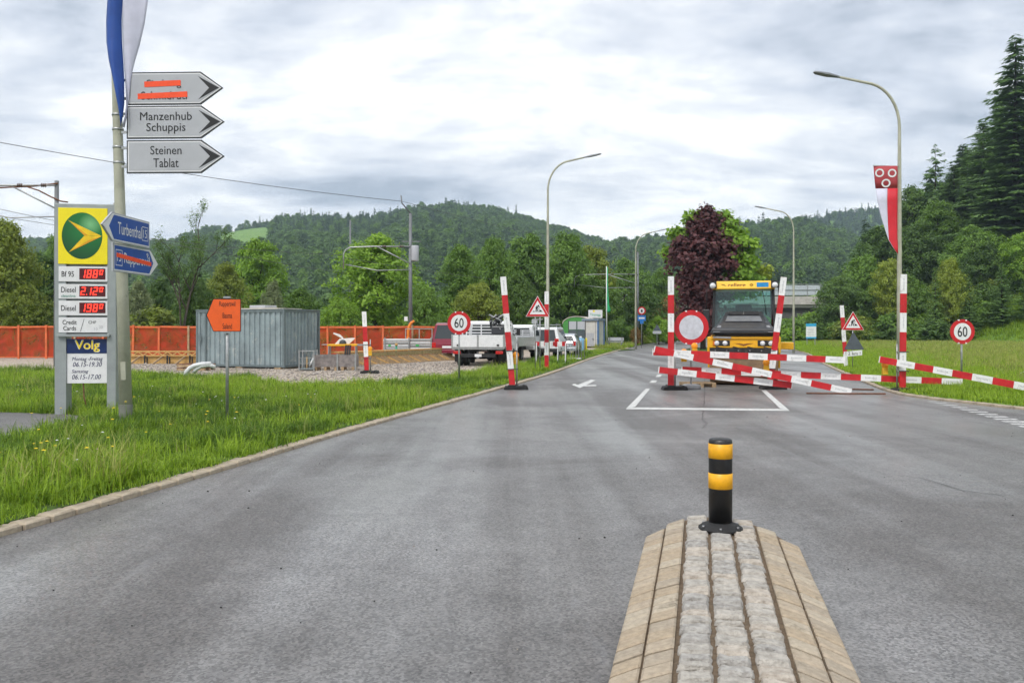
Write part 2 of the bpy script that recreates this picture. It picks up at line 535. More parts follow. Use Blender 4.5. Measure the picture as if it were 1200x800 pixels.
gsheet = MB()
gsheet.add([(-1900, -150, -0.02), (1900, -150, -0.02), (1900, 1800, -0.02), (-1900, 1800, -0.02)], [(0, 1, 2, 3)])
tag(gsheet.build('ground', M_SOIL), kind='structure')
road = poly_sheet('road', [(p.x, p.y) for p in LKs] + [(p.x, p.y) for p in reversed(RKs)], 0.0, M_ASPH)

def offset_line(pts, d):
    out = []
    for i, p in enumerate(pts):
        t = (pts[min(i + 1, len(pts) - 1)] - pts[max(i - 1, 0)]).normalized()
        out.append(p + Vector((-t.y, t.x, 0)) * d)
    return out
# gravel building yard and grass verge on the left
GRAV_EDGE = [G(-500, 434), G(-150, 434), G(0, 436), G(90, 437), G(200, 441), G(300, 446), G(372, 455), G(400, 455), G(445, 449), G(500, 444), G(560, 437.5), G(625, 425), G(680, 414), G(715, 408.5)]
grav_poly = [(p.x, p.y) for p in GRAV_EDGE] + [(9, 76), (0, 78), (-4, 60), (-8, 49), (-60, 47)]
poly_sheet('gravel_yard', grav_poly, 0.012, M_GRAVEL)
LKo = offset_line(LKs, 0.2)
rg = random.Random(3)
edge = []
for a, b in zip(GRAV_EDGE, GRAV_EDGE[1:]):
    n = max(1, int((b - a).length / 0.7))
    for k in range(n):
        q = a.lerp(b, k / n); edge.append((q.x + rg.uniform(-.25, .25), q.y + rg.uniform(-.45, .45)))
verge_poly = [(p.x, p.y) for p in LKo if p.y < 62] + [(9.5, 66)] + edge[::-1] + [(-40, 10), (-30, -12)]
poly_sheet('verge', verge_poly, 0.05, M_VERGE, skirt=0.08)
far_l = [(p.x, p.y) for p in LKo if p.y >= 61.5]
poly_sheet('verge_far', far_l + [(90, 230), (-60, 200), (-60, 86), (2, 86), (8.5, 68)], 0.045, M_FIELD, skirt=0.06)
PATH_POLY = [tuple(G(u, v)[:2]) for u, v in ((-260, 486), (0, 486.5), (70, 488.5), (108, 492), (100, 499), (70, 507), (40, 514), (0, 523), (-300, 560))]
poly_sheet('footpath', PATH_POLY, 0.062, M_PATH)
RKo = offset_line(RKs, -0.2)
field_poly = [(p.x, p.y) for p in RKo if p.y > 3] + [(160, 140), (160, 10)]
poly_sheet('meadow', field_poly, 0.05, M_FIELD, skirt=0.08)

# kerb stones: each one its own piece
M_KERB = mat('kerb_stone', (0.42, 0.35, 0.26), 0.85, var=0.16, scale=9, bump=0.5, bscale=45, dirt=((0.14, 0.13, 0.09), 5, 0.56))
M_MORTAR = mat('kerb_bed', (0.06, 0.05, 0.035), 0.95, bump=0.5)
def kerb_row(name, line, y0, y1, nmax, length, width, side, seed):
    rr = random.Random(seed)
    pts = smooth_line([(p.x, p.y) for p in line if y0 - 1 <= p.y <= y1 + 1], length)
    bed = MB(); N = len(pts)
    o1 = offset_line(pts, side * .03); o2 = offset_line(pts, side * (width - .02))
    prof = [(a.x, a.y) for a in o1] + [(a.x, a.y) for a in reversed(o2)]
    root = poly_sheet(name, prof, 0.03, M_MORTAR, skirt=0.06)
    meshes = []
    for k in range(6):
        mb = MB()
        l, w, h = length - 0.030, width, 0.065
        c = 0.016
        j = lambda s=0.004: rr.uniform(-s, s)
        vs = [(-l / 2 + j(), 0.0 + j(), 0), (l / 2 + j(), 0.0 + j(), 0), (l / 2 + j(), w + j(), 0), (-l / 2 + j(), w + j(), 0)]
        t = [(x * 0.985, y0_, h + j(0.005)) for (x, y0_, _) in vs]
        t = [(t[0][0] + c, t[0][1] + c, t[0][2]), (t[1][0] - c, t[1][1] + c, t[1][2]), (t[2][0] - c, t[2][1] - c, t[2][2]), (t[3][0] + c, t[3][1] - c, t[3][2])]
        m_ = [(x, y, h - 0.014) for x, y, _ in vs]
        V = vs + m_ + t
        mb.add(V, [(0, 1, 5, 4), (1, 2, 6, 5), (2, 3, 7, 6), (3, 0, 4, 7), (4, 5, 9, 8), (5, 6, 10, 9), (6, 7, 11, 10), (7, 4, 8, 11), (8, 9, 10, 11)])
        me = mb.mesh('kerb_stone', [M_KERB]); meshes.append(me)
    for i in range(min(N - 1, nmax)):
        a, b = pts[i], pts[i + 1]
        o = bpy.data.objects.new('kerb_stone', meshes[rr.randrange(6)]); COL.objects.link(o)
        d = b - a
        ang = math.atan2(d.y, d.x)
        if side < 0:      # stones lie to the right of the line
            o.location = (b.x, b.y, -0.012 + rr.uniform(-.006, .004)); o.location = ((a.x + b.x) / 2, (a.y + b.y) / 2, -0.01 + rr.uniform(-.006, .004)); ang += math.pi
        else:
            o.location = ((a.x + b.x) / 2, (a.y + b.y) / 2, -0.01 + rr.uniform(-.006, .004))
        o.rotation_euler = (rr.uniform(-.015, .015), rr.uniform(-.01, .01), ang + rr.uniform(-.012, .012))
        o.parent = root
    return root
kerb_row('kerb', LKs, 3.0, 75.0, 240, 0.30, 0.18, 1, 5)
kerb_row('kerb_right', RKs, 9.0, 80.0, 150, 0.5, 0.16, -1, 6)

# ------------------------------------------------------------------ painted markings
M_PAINT = mat('road_paint', (0.62, 0.62, 0.60), 0.6, var=0.14, scale=10, dirt=((0.24, 0.24, 0.24), 9, 0.57))
M_WORN = mat('road_paint_worn', (0.62, 0.62, 0.61), 0.6, var=0.15, scale=10, dirt=((0.16, 0.16, 0.16), 12, 0.5))
def paint(name, pts, label_pts=None, m=None, z=0.004):
    return poly_sheet(name, [tuple(G(*p)[:2]) for p in pts], z, m or M_PAINT)
paint('road_marking', [(733.5, 479.5), (735.5, 477.2), (920.5, 479.2), (925.5, 481.5)])
paint('road_marking', [(733.5, 479.2), (744.5, 476.8), (762, 455.5), (757, 455.5)], z=0.008)
paint('road_marking', [(914.5, 479.2), (925.5, 481.5), (898, 457.5), (892, 457.5)], z=0.008)
paint('road_marking', [(760.5, 448.5), (768, 448.5), (770.5, 445.6), (764, 445.6)])
paint('road_marking', [(768, 441.6), (774, 441.6), (776, 438.9), (770.5, 438.9)])
paint('road_marking', [(774.5, 435.4), (779, 435.4), (781, 433.4), (777, 433.4)])
paint('road_arrow', [(669.5, 450.5), (679.5, 454.6), (684, 452.6), (699, 452.4), (698.5, 450.8), (687, 451.2), (698.5, 445.4), (692.5, 444.8), (677, 450.8), (673.5, 449.6)])
for k in range(13):
    t = k / 12.0
    u = 1084 + 118 * t; v = 470.2 + 31.5 * t ** 1.12
    w = 13 + 22 * t; h = 0.55 + 1.1 * t
    paint('give_way_stripe', [(u, v), (u + w, v + 0.3 * h), (u + w + 4, v + 1.5 * h), (u + 5, v + 1.2 * h)], m=M_WORN)

# sealed cracks and the lengthwise paving joint
M_TAR = mat('tar_seal', (0.018, 0.018, 0.019), .45)
def crack(pts, w, seed, jit):
    r = random.Random(seed); P = [G(*p) for p in pts]; line = []
    for a, b in zip(P, P[1:]):
        k = max(2, int((b - a).length / .18))
        for i in range(k): line.append(a.lerp(b, i / k) + Vector((r.uniform(-jit, jit), r.uniform(-jit, jit), 0)))
    mb = MB(); L_ = []; R_ = []
    for i, p in enumerate(line):
        t = (line[min(i + 1, len(line) - 1)] - line[max(i - 1, 0)]).normalized(); n_ = Vector((-t.y, t.x, 0)) * w * r.uniform(.3, 1.0) / 2
        L_.append((p.x + n_.x, p.y + n_.y, .003)); R_.append((p.x - n_.x, p.y - n_.y, .003))
    n = len(line)
    mb.add(L_ + R_, [(n + i, n + i + 1, i + 1, i) for i in range(n - 1)])
    tag(mb.build('road_crack', M_TAR), kind='structure')
crack([(826, 440), (825, 478), (823, 492), (829, 496), (821, 503)], .022, 1, .012)
crack([(1080, 560), (1130, 575), (1200, 584)], .012, 3, .02)
# ------------------------------------------------------------------ traffic island with its setts and pavers
IS_DIR = Vector((0.22, 1, 0)).normalized(); IS_R = Vector((IS_DIR.y, -IS_DIR.x, 0))
IS_C = Vector((1.60, 6.55, 0))          # bollard foot on the centre line
def isl(a, s, z):                        # a across, s along from the bollard
    p = IS_C + IS_R * a + IS_DIR * s
    return (p.x, p.y, z)
HALF = 0.565
def crown_z(a):
    t = abs(a) / HALF
    return 0.125 - 0.085 * max(0, (t - 0.25) / 0.75) ** 1.7
M_JOINT = mat('sand_joint', (0.19, 0.135, 0.085), 0.95, var=0.2, scale=30, bump=0.8, bscale=120)
M_SETT = [mat('granite_sett_%d' % i, c, 0.8, var=0.2, scale=22, bump=0.9, bscale=70, col2=c2, dirt=((0.24, 0.195, 0.14), 14, 0.66)) for i, (c, c2) in enumerate(
    (((0.50, 0.465, 0.415), (0.31, 0.285, 0.25)), ((0.46, 0.43, 0.385), (0.27, 0.25, 0.22)), ((0.52, 0.465, 0.40), (0.33, 0.285, 0.235)), ((0.43, 0.41, 0.38), (0.25, 0.235, 0.215))))]
M_PAVER = [mat('concrete_paver_%d' % i, c, 0.85, var=0.12, scale=30, bump=0.5, bscale=160, dirt=((0.20, 0.17, 0.12), 6, 0.58)) for i, c in enumerate(
    ((0.45, 0.37, 0.275), (0.40, 0.335, 0.255), (0.47, 0.40, 0.305), (0.43, 0.345, 0.245)))]
def far_end(a):                          # the island's rounded far end
    t = abs(a) / HALF
    return 0.44 - 0.56 * t ** 2.2 + (0.05 if a < 0 else -0.02)
isl_root = None
mb = MB()
S0 = -5.2
na_ = 16
top = []; low = []
for i in range(na_ + 1):
    a = -HALF + 2 * HALF * i / na_
    zf = crown_z(a) - 0.026
    top.append((isl(a, S0, zf), isl(a, far_end(a) - 0.01, zf)))
for i in range(na_):
    mb.add([top[i][0], top[i + 1][0], top[i + 1][1], top[i][1]], [(0, 1, 2, 3)])
    mb.add([top[i][1], top[i + 1][1], (top[i + 1][1][0], top[i + 1][1][1], -.02), (top[i][1][0], top[i][1][1], -.02)], [(0, 1, 2, 3)])
for i in (0, na_):
    q = [top[i][0], top[i][1], (top[i][1][0], top[i][1][1], -.02), (top[i][0][0], top[i][0][1], -.02)]
    mb.add(q, [(0, 1, 2, 3)] if i else [(3, 2, 1, 0)])
isl_root = mb.build('traffic_island', M_JOINT)
tag(isl_root, 'domed traffic island of granite setts edged with pavers under the striped bollard', 'traffic island')

def stone(name, a0, a1, s0a, s0b, s1a, s1b, mats, rr, rough, proud):
    """one stone between across positions a0..a1; near edge s0a->s0b, far edge s1a->s1b (slanted joints)"""
    cols, rows = (4, 3) if rough else (2, 2)
    V = []; F = []
    dz = rr.uniform(-proud, proud)
    c = 0.009 if not rough else 0.018
    grid = []
    for j in range(rows + 2):
        row = []
        for i in range(cols + 2):
            fi = (i - 0.5) / cols if 0 < i <= cols else (0 if i == 0 else 1)
            fj = (j - 0.5) / rows if 0 < j <= rows else (0 if j == 0 else 1)
            if 0 < i <= cols: fi = 0.08 + (i - 1) / max(cols - 1, 1) * 0.84
            if 0 < j <= rows: fj = 0.12 + (j - 1) / max(rows - 1, 1) * 0.76
            a = a0 + (a1 - a0) * fi
            lo = s0a + (s0b - s0a) * fi; hi = s1a + (s1b - s1a) * fi
            s = lo + (hi - lo) * fj
            edge = i in (0, cols + 1) or j in (0, rows + 1)
            z = crown_z(a) + dz - (c if edge else 0)
            if rough and not edge: z += rr.uniform(-0.005, 0.006)
            if rough: a += rr.uniform(-.004, .004); s += rr.uniform(-.004, .004)
            row.append(len(V)); V.append(isl(a, s, z))
        grid.append(row)
    for j in range(rows + 1):
        for i in range(cols + 1):
            F.append((grid[j][i], grid[j][i + 1], grid[j + 1][i + 1], grid[j + 1][i]))
    # skirt
    rim = grid[0] + [r[-1] for r in grid[1:]] + grid[-1][-2::-1] + [r[0] for r in grid[-2:0:-1]]
    base = len(V)
    for k in rim: V.append((V[k][0], V[k][1], V[k][2] - 0.05))
    n = len(rim)
    for k in range(n): F.append((rim[(k + 1) % n], rim[k], base + k, base + (k + 1) % n))
    q = MB(); q.add(V, F, 0, False)
    o = q.build(name, mats)
    o.parent = isl_root
    return o
rr = random.Random(21)
gap = 0.012
wp = 0.150                                # paver width; three sett rows between
ax = [-HALF, -HALF + wp, -HALF + 2 * wp]
sw = (2 * HALF - 4 * wp) / 3
S_NEAR = -3.35
for side in (-1, 1):
    for ring in (0, 1):
        a_out = HALF - ring * wp; a_in = a_out - wp + gap
        pl = 0.148 if ring == 0 else 0.152
        s = S_NEAR
        slant = 0.055
        am = (a_out + a_in) / 2
        while True:
            L = pl + rr.uniform(-.004, .004)
            e0 = far_end(a_in * side); e1 = far_end(a_out * side)
            i0, i1 = s + slant, s + slant + L - 0.02       # inner side lies a little farther along
            o0, o1 = s, s + L - 0.02
            if i0 > e0 - 0.03: break
            i1 = min(i1, e0); o1 = min(o1, e1 + 0.02)
            if o1 - o0 > 0.015 and i1 - i0 > 0.015:
                if side < 0: stone('paver', -a_out, -a_in, o0, i0, o1, i1, rr.choice(M_PAVER), rr, False, 0.004)
                else: stone('paver', a_in, a_out, i0, o0, i1, o1, rr.choice(M_PAVER), rr, False, 0.004)
            s += L
for row in range(3):
    a0 = -1.5 * sw + row * sw + 0.012; a1 = a0 + sw - 0.024
    s = S_NEAR + rr.uniform(0, .05)
    while s < 0.40:
        L = rr.choice((0.095, 0.11, 0.12, 0.13, 0.14, 0.155))
        e = far_end((a0 + a1) / 2) - 0.005
        if s + L > e: L = e - s
        if L < 0.03: break
        j = lambda q=.006: rr.uniform(-q, q)
        stone('sett', a0 + j(), a1 + j(), s + j(.003), s + j(.003), s + L - 0.030 + j(.005), s + L - 0.030 + j(.005), rr.choice(M_SETT), rr, True, 0.005)
        s += L
# bollard
bol = thing('bollard', 'short black bollard with two yellow bands at the end of the traffic island', 'bollard', (IS_C.x, IS_C.y, 0.115))
M_BLK = mat('black_plastic', (0.012, 0.012, 0.013), 0.42, var=0.15, dirt=((0.09, 0.086, 0.08), 7, 0.57))
M_YEL = mat('yellow_reflective', (0.88, 0.43, 0.006), 0.45, var=0.10, scale=9, dirt=((0.50, 0.26, 0.03), 11, 0.61))
M_RUB = mat('black_rubber', (0.018, 0.018, 0.019), 0.75, var=0.2, bump=0.3, dirt=((0.09, 0.085, 0.08), 8, 0.58))
M_BOLT = mat('bolt_steel', (0.30, 0.30, 0.31), 0.4, 1.0)
r_ = 0.089
MB().lathe([(0, .0), (0.165, 0.0), (0.168, 0.006), (0.166, 0.016), (0.150, 0.020), (0.142, 0.034), (0.118, 0.040), (0.10, 0.052), (0.09, 0.056), (0, .056)], n=36).build('base_flange', M_RUB, bol)
MB().lathe([(0.0, .04), (r_, .04), (r_, .668), (r_ - .004, .685), (r_ - .016, .694), (0, .697)], n=36).build('post', M_BLK, bol)
for z0, z1 in ((0.545, 0.657), (0.315, 0.432)):
    MB().lathe([(r_, z0), (r_ + .0025, z0 + .001), (r_ + .0025, z1 - .001), (r_, z1)], n=36).build('reflective_band', M_YEL, bol)
for k in range(6):
    t = k * math.pi / 3 + .3
    MB().tube([(0.147 * math.cos(t), .147 * math.sin(t), .018), (0.147 * math.cos(t), .147 * math.sin(t), .036)], .011, 6).build('bolt', M_BOLT, bol)
# planted median behind the roller
MED = [(14.0 + 1.15 * math.cos(t) + .235 * 7.0 * math.sin(t), 63 + 7.0 * math.sin(t)) for t in [2 * math.pi * i / 28 for i in range(28)]]
poly_sheet('median_island', MED, 0.13, M_VERGE, skirt=0.15)
# ------------------------------------------------------------------ vegetation builders
def leaf_cards(pos, nrm, size, aspect, rng, rnd):
    """one diamond shaped leaf (or leaf spray) per position"""
    n = len(pos)
    ref = rng.normal(size=(n, 3)); t = np.cross(nrm, ref); t /= np.linalg.norm(t, axis=1, keepdims=True) + 1e-9
    b = np.cross(nrm, t)
    L = size * rng.uniform(0.7, 1.3, (n, 1)); W = L * aspect
    p0 = pos - t * L * 0.5; p2 = pos + t * L * 0.5
    p1 = pos + b * W * 0.5 + nrm * L * 0.08; p3 = pos - b * W * 0.5 + nrm * L * 0.08
    V = np.stack([p0, p1, p2, p3], 1).reshape(-1, 3)
    F = np.arange(4 * n).reshape(n, 4)
    return V, F, rnd
def unit(v): return v / (np.linalg.norm(v, axis=1, keepdims=True) + 1e-9)

def broadleaf(name, leaf_m, bark_m, seed, h=10.0, w=8.0, bare=0.16, lobes=16, clumps=26, leaves=26, leaf=0.30, csize=0.55, top=1.0, gap=0.0):
    """crown mesh and trunk mesh, base at the origin, h tall and w wide"""
    rng = np.random.default_rng(seed)
    z0 = h * bare
    LC = []; LR = []
    for i in range(lobes):
        f = (i + 0.5) / lobes
        ang = i * 2.39996 + rng.uniform(-.4, .4)
        zz = z0 + (h - z0) * (0.12 + 0.76 * f)
        env = math.sin(math.pi * min(1, max(0.0, 0.16 + 0.80 * f ** (0.9 * top)))) ** 0.75
        rad = w * 0.5 * env
        q = rng.uniform(0.35, 0.72)
        LC.append((rad * q * math.cos(ang), rad * q * math.sin(ang), zz))
        LR.append(max(0.10 * w, rad * rng.uniform(0.42, 0.62)))
    LC = np.array(LC); LR = np.array(LR)
    Vs, Fs, Rs = [], [], []; off = 0
    for c, r in zip(LC, LR):
        d = unit(rng.normal(size=(clumps, 3))); d[:, 2] = np.abs(d[:, 2]) * 0.9 - 0.25 * rng.random(clumps); d = unit(d)
        cc = c + d * r * rng.uniform(0.55, 1.08, (clumps, 1)) * np.array([1, 1, 0.82])
        crnd = rng.random(clumps)
        keep = rng.random(clumps) >= gap
        for k in range(clumps):
            if not keep[k]: continue
            m = leaves
            p = cc[k] + rng.normal(size=(m, 3)) * csize * np.array([0.55, 0.55, 0.34])
            nr = unit(d[k] * 0.7 + np.array([0, 0, 0.75]) + rng.normal(size=(m, 3)) * 0.5)
            V, F, rn = leaf_cards(p, nr, leaf, 0.62, rng, np.clip(0.62 * crnd[k] + 0.38 * rng.random(m), 0, 1))
            Vs.append(V); Fs.append(F + off); Rs.append(rn); off += len(V)
    V = np.concatenate(Vs); V[:, 2] = np.maximum(V[:, 2], 0.15)
    sc = h / V[:, 2].max(); V[:, 2] *= sc
    crown = npmesh(name + '_crown', V, np.concatenate(Fs), leaf_m, np.concatenate(Rs))
    mb = MB()
    tr = 0.022 * h + 0.04
    lean = rng.normal(size=2) * 0.02 * h
    pts = [(0, 0, -0.4), (0, 0, 0), (lean[0] * .3, lean[1] * .3, h * .25), (lean[0], lean[1], h * .5), (lean[0] * 1.2, lean[1] * 1.2, h * .8)]
    mb.tube(pts, [tr * 1.3, tr * 1.15, tr * .85, tr * .55, tr * .15], 8)
    for c, r in zip(LC, LR):
        zs = max(h * .12, c[2] * 0.62)
        s = np.array([lean[0] * zs / h * 2, lean[1] * zs / h * 2, zs])
        e_ = np.array([c[0], c[1], c[2] * sc]); mid = s * .5 + e_ * .5 + np.array([0, 0, .04 * h])
        mb.tube([s, mid, e_], [tr * .42, tr * .26, tr * .08], 5, caps=False)
    trunk = mb.mesh(name + '_trunk', [bark_m])
    return crown, trunk

def spruce(name, leaf_m, bark_m, seed, h=20.0, w=6.5, step=0.42, per=8, dens=1.0, leaf=0.5, droop=0.35, bare=0.04, power=0.85):
    rng = np.random.default_rng(seed)
    P = []; T = []; S = []; Rn = []
    z = h * bare
    mb = MB()
    while z < h * 0.985:
        f = (z - h * bare) / (h * (1 - bare))
        rad = w * 0.5 * (1 - f) ** power * rng.uniform(0.78, 1.12) + 0.12
        nb = max(4, int(per * (0.6 + 0.6 * (1 - f))))
        a0 = rng.uniform(0, 6.28)
        for k in range(nb):
            a = a0 + 6.283 * k / nb + rng.uniform(-.25, .25)
            L = rad * rng.uniform(0.5, 1.22)
            dx, dy = math.cos(a), math.sin(a)
            br = rng.random()
            ns = max(3, int(L / 0.20 * dens))
            s = (np.arange(ns) + rng.random(ns)) / ns
            x = s * L
            z_j = z + rng.uniform(-.7, .7) * step
            zc = z_j + 0.14 * L * s - droop * L * s ** 1.6 + 0.10 * L * s ** 4
            for sgn in (-1, 0, 1):
                ang = a + sgn * rng.uniform(0.55, 1.0, ns)
                t = np.stack([np.cos(ang), np.sin(ang), -0.32 * np.ones(ns) - 0.35 * rng.random(ns)], 1)
                P.append(np.stack([dx * x, dy * x, zc + rng.normal(size=ns) * .05], 1)); T.append(unit(t))
                S.append(leaf * (0.55 + 0.6 * (1 - s)) * rng.uniform(.7, 1.2, ns) * (0.55 + 0.45 * min(1, L / 1.4)))
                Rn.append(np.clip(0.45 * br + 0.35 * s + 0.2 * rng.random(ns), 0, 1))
        z += step * (0.75 + 0.5 * rng.random()) * (1 - 0.35 * f)
    P = np.concatenate(P); T = np.concatenate(T); P[:, 2] = np.maximum(P[:, 2], .1); S = np.concatenate(S)[:, None]; Rn = np.concatenate(Rn)
    n = len(P)
    up = np.array([0, 0, 1.0]) + rng.normal(size=(n, 3)) * .3
    B = unit(np.cross(T, up)); W = S * 0.30
    V = np.stack([P, P + T * S * .5 + B * W * .5, P + T * S, P + T * S * .5 - B * W * .5], 1).reshape(-1, 3)
    tip = V[:, 2].max(); V[:, 2] *= h / tip
    crown = npmesh(name + '_crown', V, np.arange(4 * n).reshape(n, 4), leaf_m, Rn)
    tr = 0.011 * h + .03
    mb.tube([(0, 0, -.5), (0, 0, h * .4), (0, 0, h * .97)], [tr * 1.2, tr * .75, .02], 8)
    return crown, mb.mesh(name + '_trunk', [bark_m])

M_BARK = mat('bark', (0.085, 0.068, 0.05), 0.95, var=0.25, scale=5, bump=0.8, bscale=20)
LM = dict(
    olive=leafmat('leaf_olive', (0.095, 0.145, 0.02), (0.36, 0.43, 0.075), .42),
    mid=leafmat('leaf_mid', (0.068, 0.145, 0.026), (0.26, 0.42, 0.08), .42),
    bright=leafmat('leaf_bright', (0.10, 0.22, 0.022), (0.37, 0.56, 0.075), .42),
    dark=leafmat('leaf_dark', (0.046, 0.10, 0.025), (0.19, 0.31, 0.07), .40),
    willow=leafmat('leaf_willow', (0.14, 0.19, 0.085), (0.36, 0.42, 0.20), .38),
    yellow=leafmat('leaf_yellow', (0.14, 0.20, 0.02), (0.46, 0.54, 0.085), .42),
    purple=leafmat('leaf_purple', (0.034, 0.013, 0.014), (0.19, 0.074, 0.078), 0.28),
    russet=leafmat('leaf_russet', (0.10, 0.09, 0.02), (0.40, 0.21, 0.08), .35),
    needle=leafmat('needle_dark', (0.045, 0.105, 0.036), (0.26, 0.41, 0.12), 0.38),
    needle2=leafmat('needle_mid', (0.055, 0.125, 0.030), (0.21, 0.33, 0.085), 0.32),
    far=leafmat('leaf_far', (0.034, 0.080, 0.030), (0.23, 0.37, 0.11), .40, .9),
    farneedle=leafmat('needle_far', (0.022, 0.055, 0.032), (0.14, 0.23, 0.10), .30, .6),
)
BL = {}
def proto(kind):
    """(crown, trunk, height, width) of a tree kind, built once"""
    if kind in BL: return BL[kind]
    t = kind.split('_'); lm = LM[t[0]]
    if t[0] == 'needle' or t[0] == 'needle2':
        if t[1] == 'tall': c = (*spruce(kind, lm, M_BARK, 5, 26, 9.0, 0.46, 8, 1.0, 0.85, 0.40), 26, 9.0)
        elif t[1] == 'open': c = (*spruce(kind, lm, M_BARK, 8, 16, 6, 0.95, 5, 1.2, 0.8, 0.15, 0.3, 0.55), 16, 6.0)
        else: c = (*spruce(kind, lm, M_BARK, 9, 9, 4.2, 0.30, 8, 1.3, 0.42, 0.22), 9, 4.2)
    elif t[1] == 'a': c = (*broadleaf(kind, lm, M_BARK, 31, 10, 8, .12, 20, 30, 24), 10, 8.6)
    elif t[1] == 'b': c = (*broadleaf(kind, lm, M_BARK, 32, 11, 7, .12, 18, 30, 24, top=1.25), 11, 7.6)
    elif t[1] == 'c': c = (*broadleaf(kind, lm, M_BARK, 33, 9, 9, .10, 22, 28, 24, top=0.8), 9, 9.6)
    elif t[1] == 'bush': c = (*broadleaf(kind, lm, M_BARK, 34, 3.2, 4.2, .02, 12, 22, 22, leaf=.2, csize=.34), 3.2, 4.6)
    BL[kind] = c
    return c
def plant(kind, label, u, vtop, Y, wpx, group, zf=0.0, name='tree', rot=None):
    cr, tk, h0, w0 = proto(kind)
    x = (u - 600) * Y / FPX
    ztop = CAM_H + (HOR - vtop) * Y / FPX
    h = ztop - zf; w = wpx * Y / FPX
    t = thing(name, label, 'tree' if 'bush' not in kind else 'shrub', (x, Y, zf - 0.05), rot if rot is not None else (u * 0.37) % 6.28, group)
    sx, sz = w / w0, h / h0
    for nm, me in (('crown', cr), ('trunk', tk)):
        o = bpy.data.objects.new(nm, me); COL.objects.link(o); o.parent = t
        o.scale = (sx, sx, sz)
    return t

# ------------------------------------------------------------------ hills
def vnoise(x, y, seed=0):
    r = 0
    for k, (fx, fy, a) in enumerate(((.011, .007, 1), (.023, .031, .5), (.057, .043, .25))):
        r = r + a * np.sin(x * fx + seed * 1.7 + k) * np.cos(y * fy + seed * 2.3 + 2 * k)
    return r
def prof_fn(prof):
    us = np.array([p[0] for p in prof], float); vs = np.array([p[1] for p in prof], float)
    return lambda u: np.interp(u, us, vs)
class Hill:
    def __init__(s, prof, D0, D1, D2, amp, pw=1.05, back=0.55):
        s.f = prof_fn(prof); s.D0, s.D1, s.D2, s.amp, s.pw, s.back = D0, D1, D2, amp, pw, back
        s.u0, s.u1 = prof[0][0], prof[-1][0]
    def z(s, u, d):
        zr = np.maximum((HOR - s.f(u)) * s.D1 / FPX, -3)
        t = np.clip((d - s.D0) / (s.D1 - s.D0), 0, 1)
        rise = t ** s.pw
        fall = np.clip((d - s.D1) / (s.D2 - s.D1), 0, 1)
        x = (u - 600) * d / FPX
        return zr * rise * (1 - s.back * fall ** 1.5) + s.amp * vnoise(x, d) * t * (1 - t) * 2 - 1.2 * (1 - t)
    def build(s, name, nu=120, ndp=50):
        U = np.linspace(s.u0, s.u1, nu); D = np.linspace(s.D0, s.D2, ndp)
        uu, dd = np.meshgrid(U, D)
        V = np.stack([(uu - 600) * dd / FPX, dd, s.z(uu, dd)], -1).reshape(-1, 3)
        i = np.arange(nu - 1); j = np.arange(ndp - 1); ii, jj = np.meshgrid(i, j)
        a = (jj * nu + ii).ravel()
        F = np.stack([a, a + 1, a + nu + 1, a + nu], 1)
        me = npmesh(name, V, F, M_HILL, smooth=True)
        o = bpy.data.objects.new(name, me); COL.objects.link(o); o['kind'] = 'structure'
        return o
    def sample(s, n, rng, u0=None, u1=None, d0=None, d1=None):
        d = np.sqrt(rng.uniform((d0 or s.D0) ** 2, (d1 or s.D2) ** 2, n)); u = rng.uniform(u0 if u0 is not None else s.u0, u1 if u1 is not None else s.u1, n)
        return u, d, s.z(u, d)
T_ = 15
hillA = Hill([(-900, 300), (-500, 290), (-200, 285), (0, 288), (110, 292), (200, 290), (245, 276), (290, 266), (340, 262), (400, 262), (440, 262), (480, 250), (530, 247), (580, 252), (625, 265), (670, 279), (720, 296), (780, 320), (860, 360), (950, 388)], 240, 820, 1100, 6, 1.0)
hillB = Hill([(560, 388), (640, 320), (700, 298), (760, 291), (820, 284), (870, 274), (920, 269), (955, 270), (985, 280), (1030, 300), (1100, 330), (1400, 340), (1900, 340)], 230, 640, 900, 6, 1.0)
hillC = Hill([(740, 388), (800, 320), (880, 280), (930, 266), (980, 254), (1040, 246), (1080, 240), (1150, 225), (1250, 205), (1500, 200), (2000, 240)], 600, 1050, 1350, 4, 1.0)
for hn, hh in (('hill_left', hillA), ('hill_centre', hillB), ('hill_right', hillC)): hh.build(hn)
# the wooded slope close on the right
SL_P = np.array([46.0, 125.0]); SL_N = np.array([0.97, 0.25])
def slope_z(x, y):
    d = (np.asarray(x) - SL_P[0]) * SL_N[0] + (np.asarray(y) - SL_P[1]) * SL_N[1]
    d = np.maximum(d, 0)
    fade = 1 - np.clip((np.asarray(y) - 150) / 60, 0, 1)
    return fade * 0.62 * d ** 1.0 * (1 / (1 + d / 140)) + 0.4 * np.sin(np.asarray(x) * .3) * np.minimum(d / 8, 1)
nx, ny = 60, 60
xs = np.linspace(38, 330, nx); ys = np.linspace(20, 330, ny)
xx, yy = np.meshgrid(xs, ys)
zz_ = np.where((xx - SL_P[0]) * SL_N[0] + (yy - SL_P[1]) * SL_N[1] <= 0, -0.6, -0.3 + slope_z(xx, yy))
V = np.stack([xx, yy, zz_], -1).reshape(-1, 3)
a_ = (np.arange(ny - 1)[:, None] * nx + np.arange(nx - 1)[None]).ravel()
me = npmesh('slope', V, np.stack([a_, a_ + 1, a_ + nx + 1, a_ + nx], 1), M_HILL, smooth=True)
o = bpy.data.objects.new('slope', me); COL.objects.link(o); o['kind'] = 'structure'

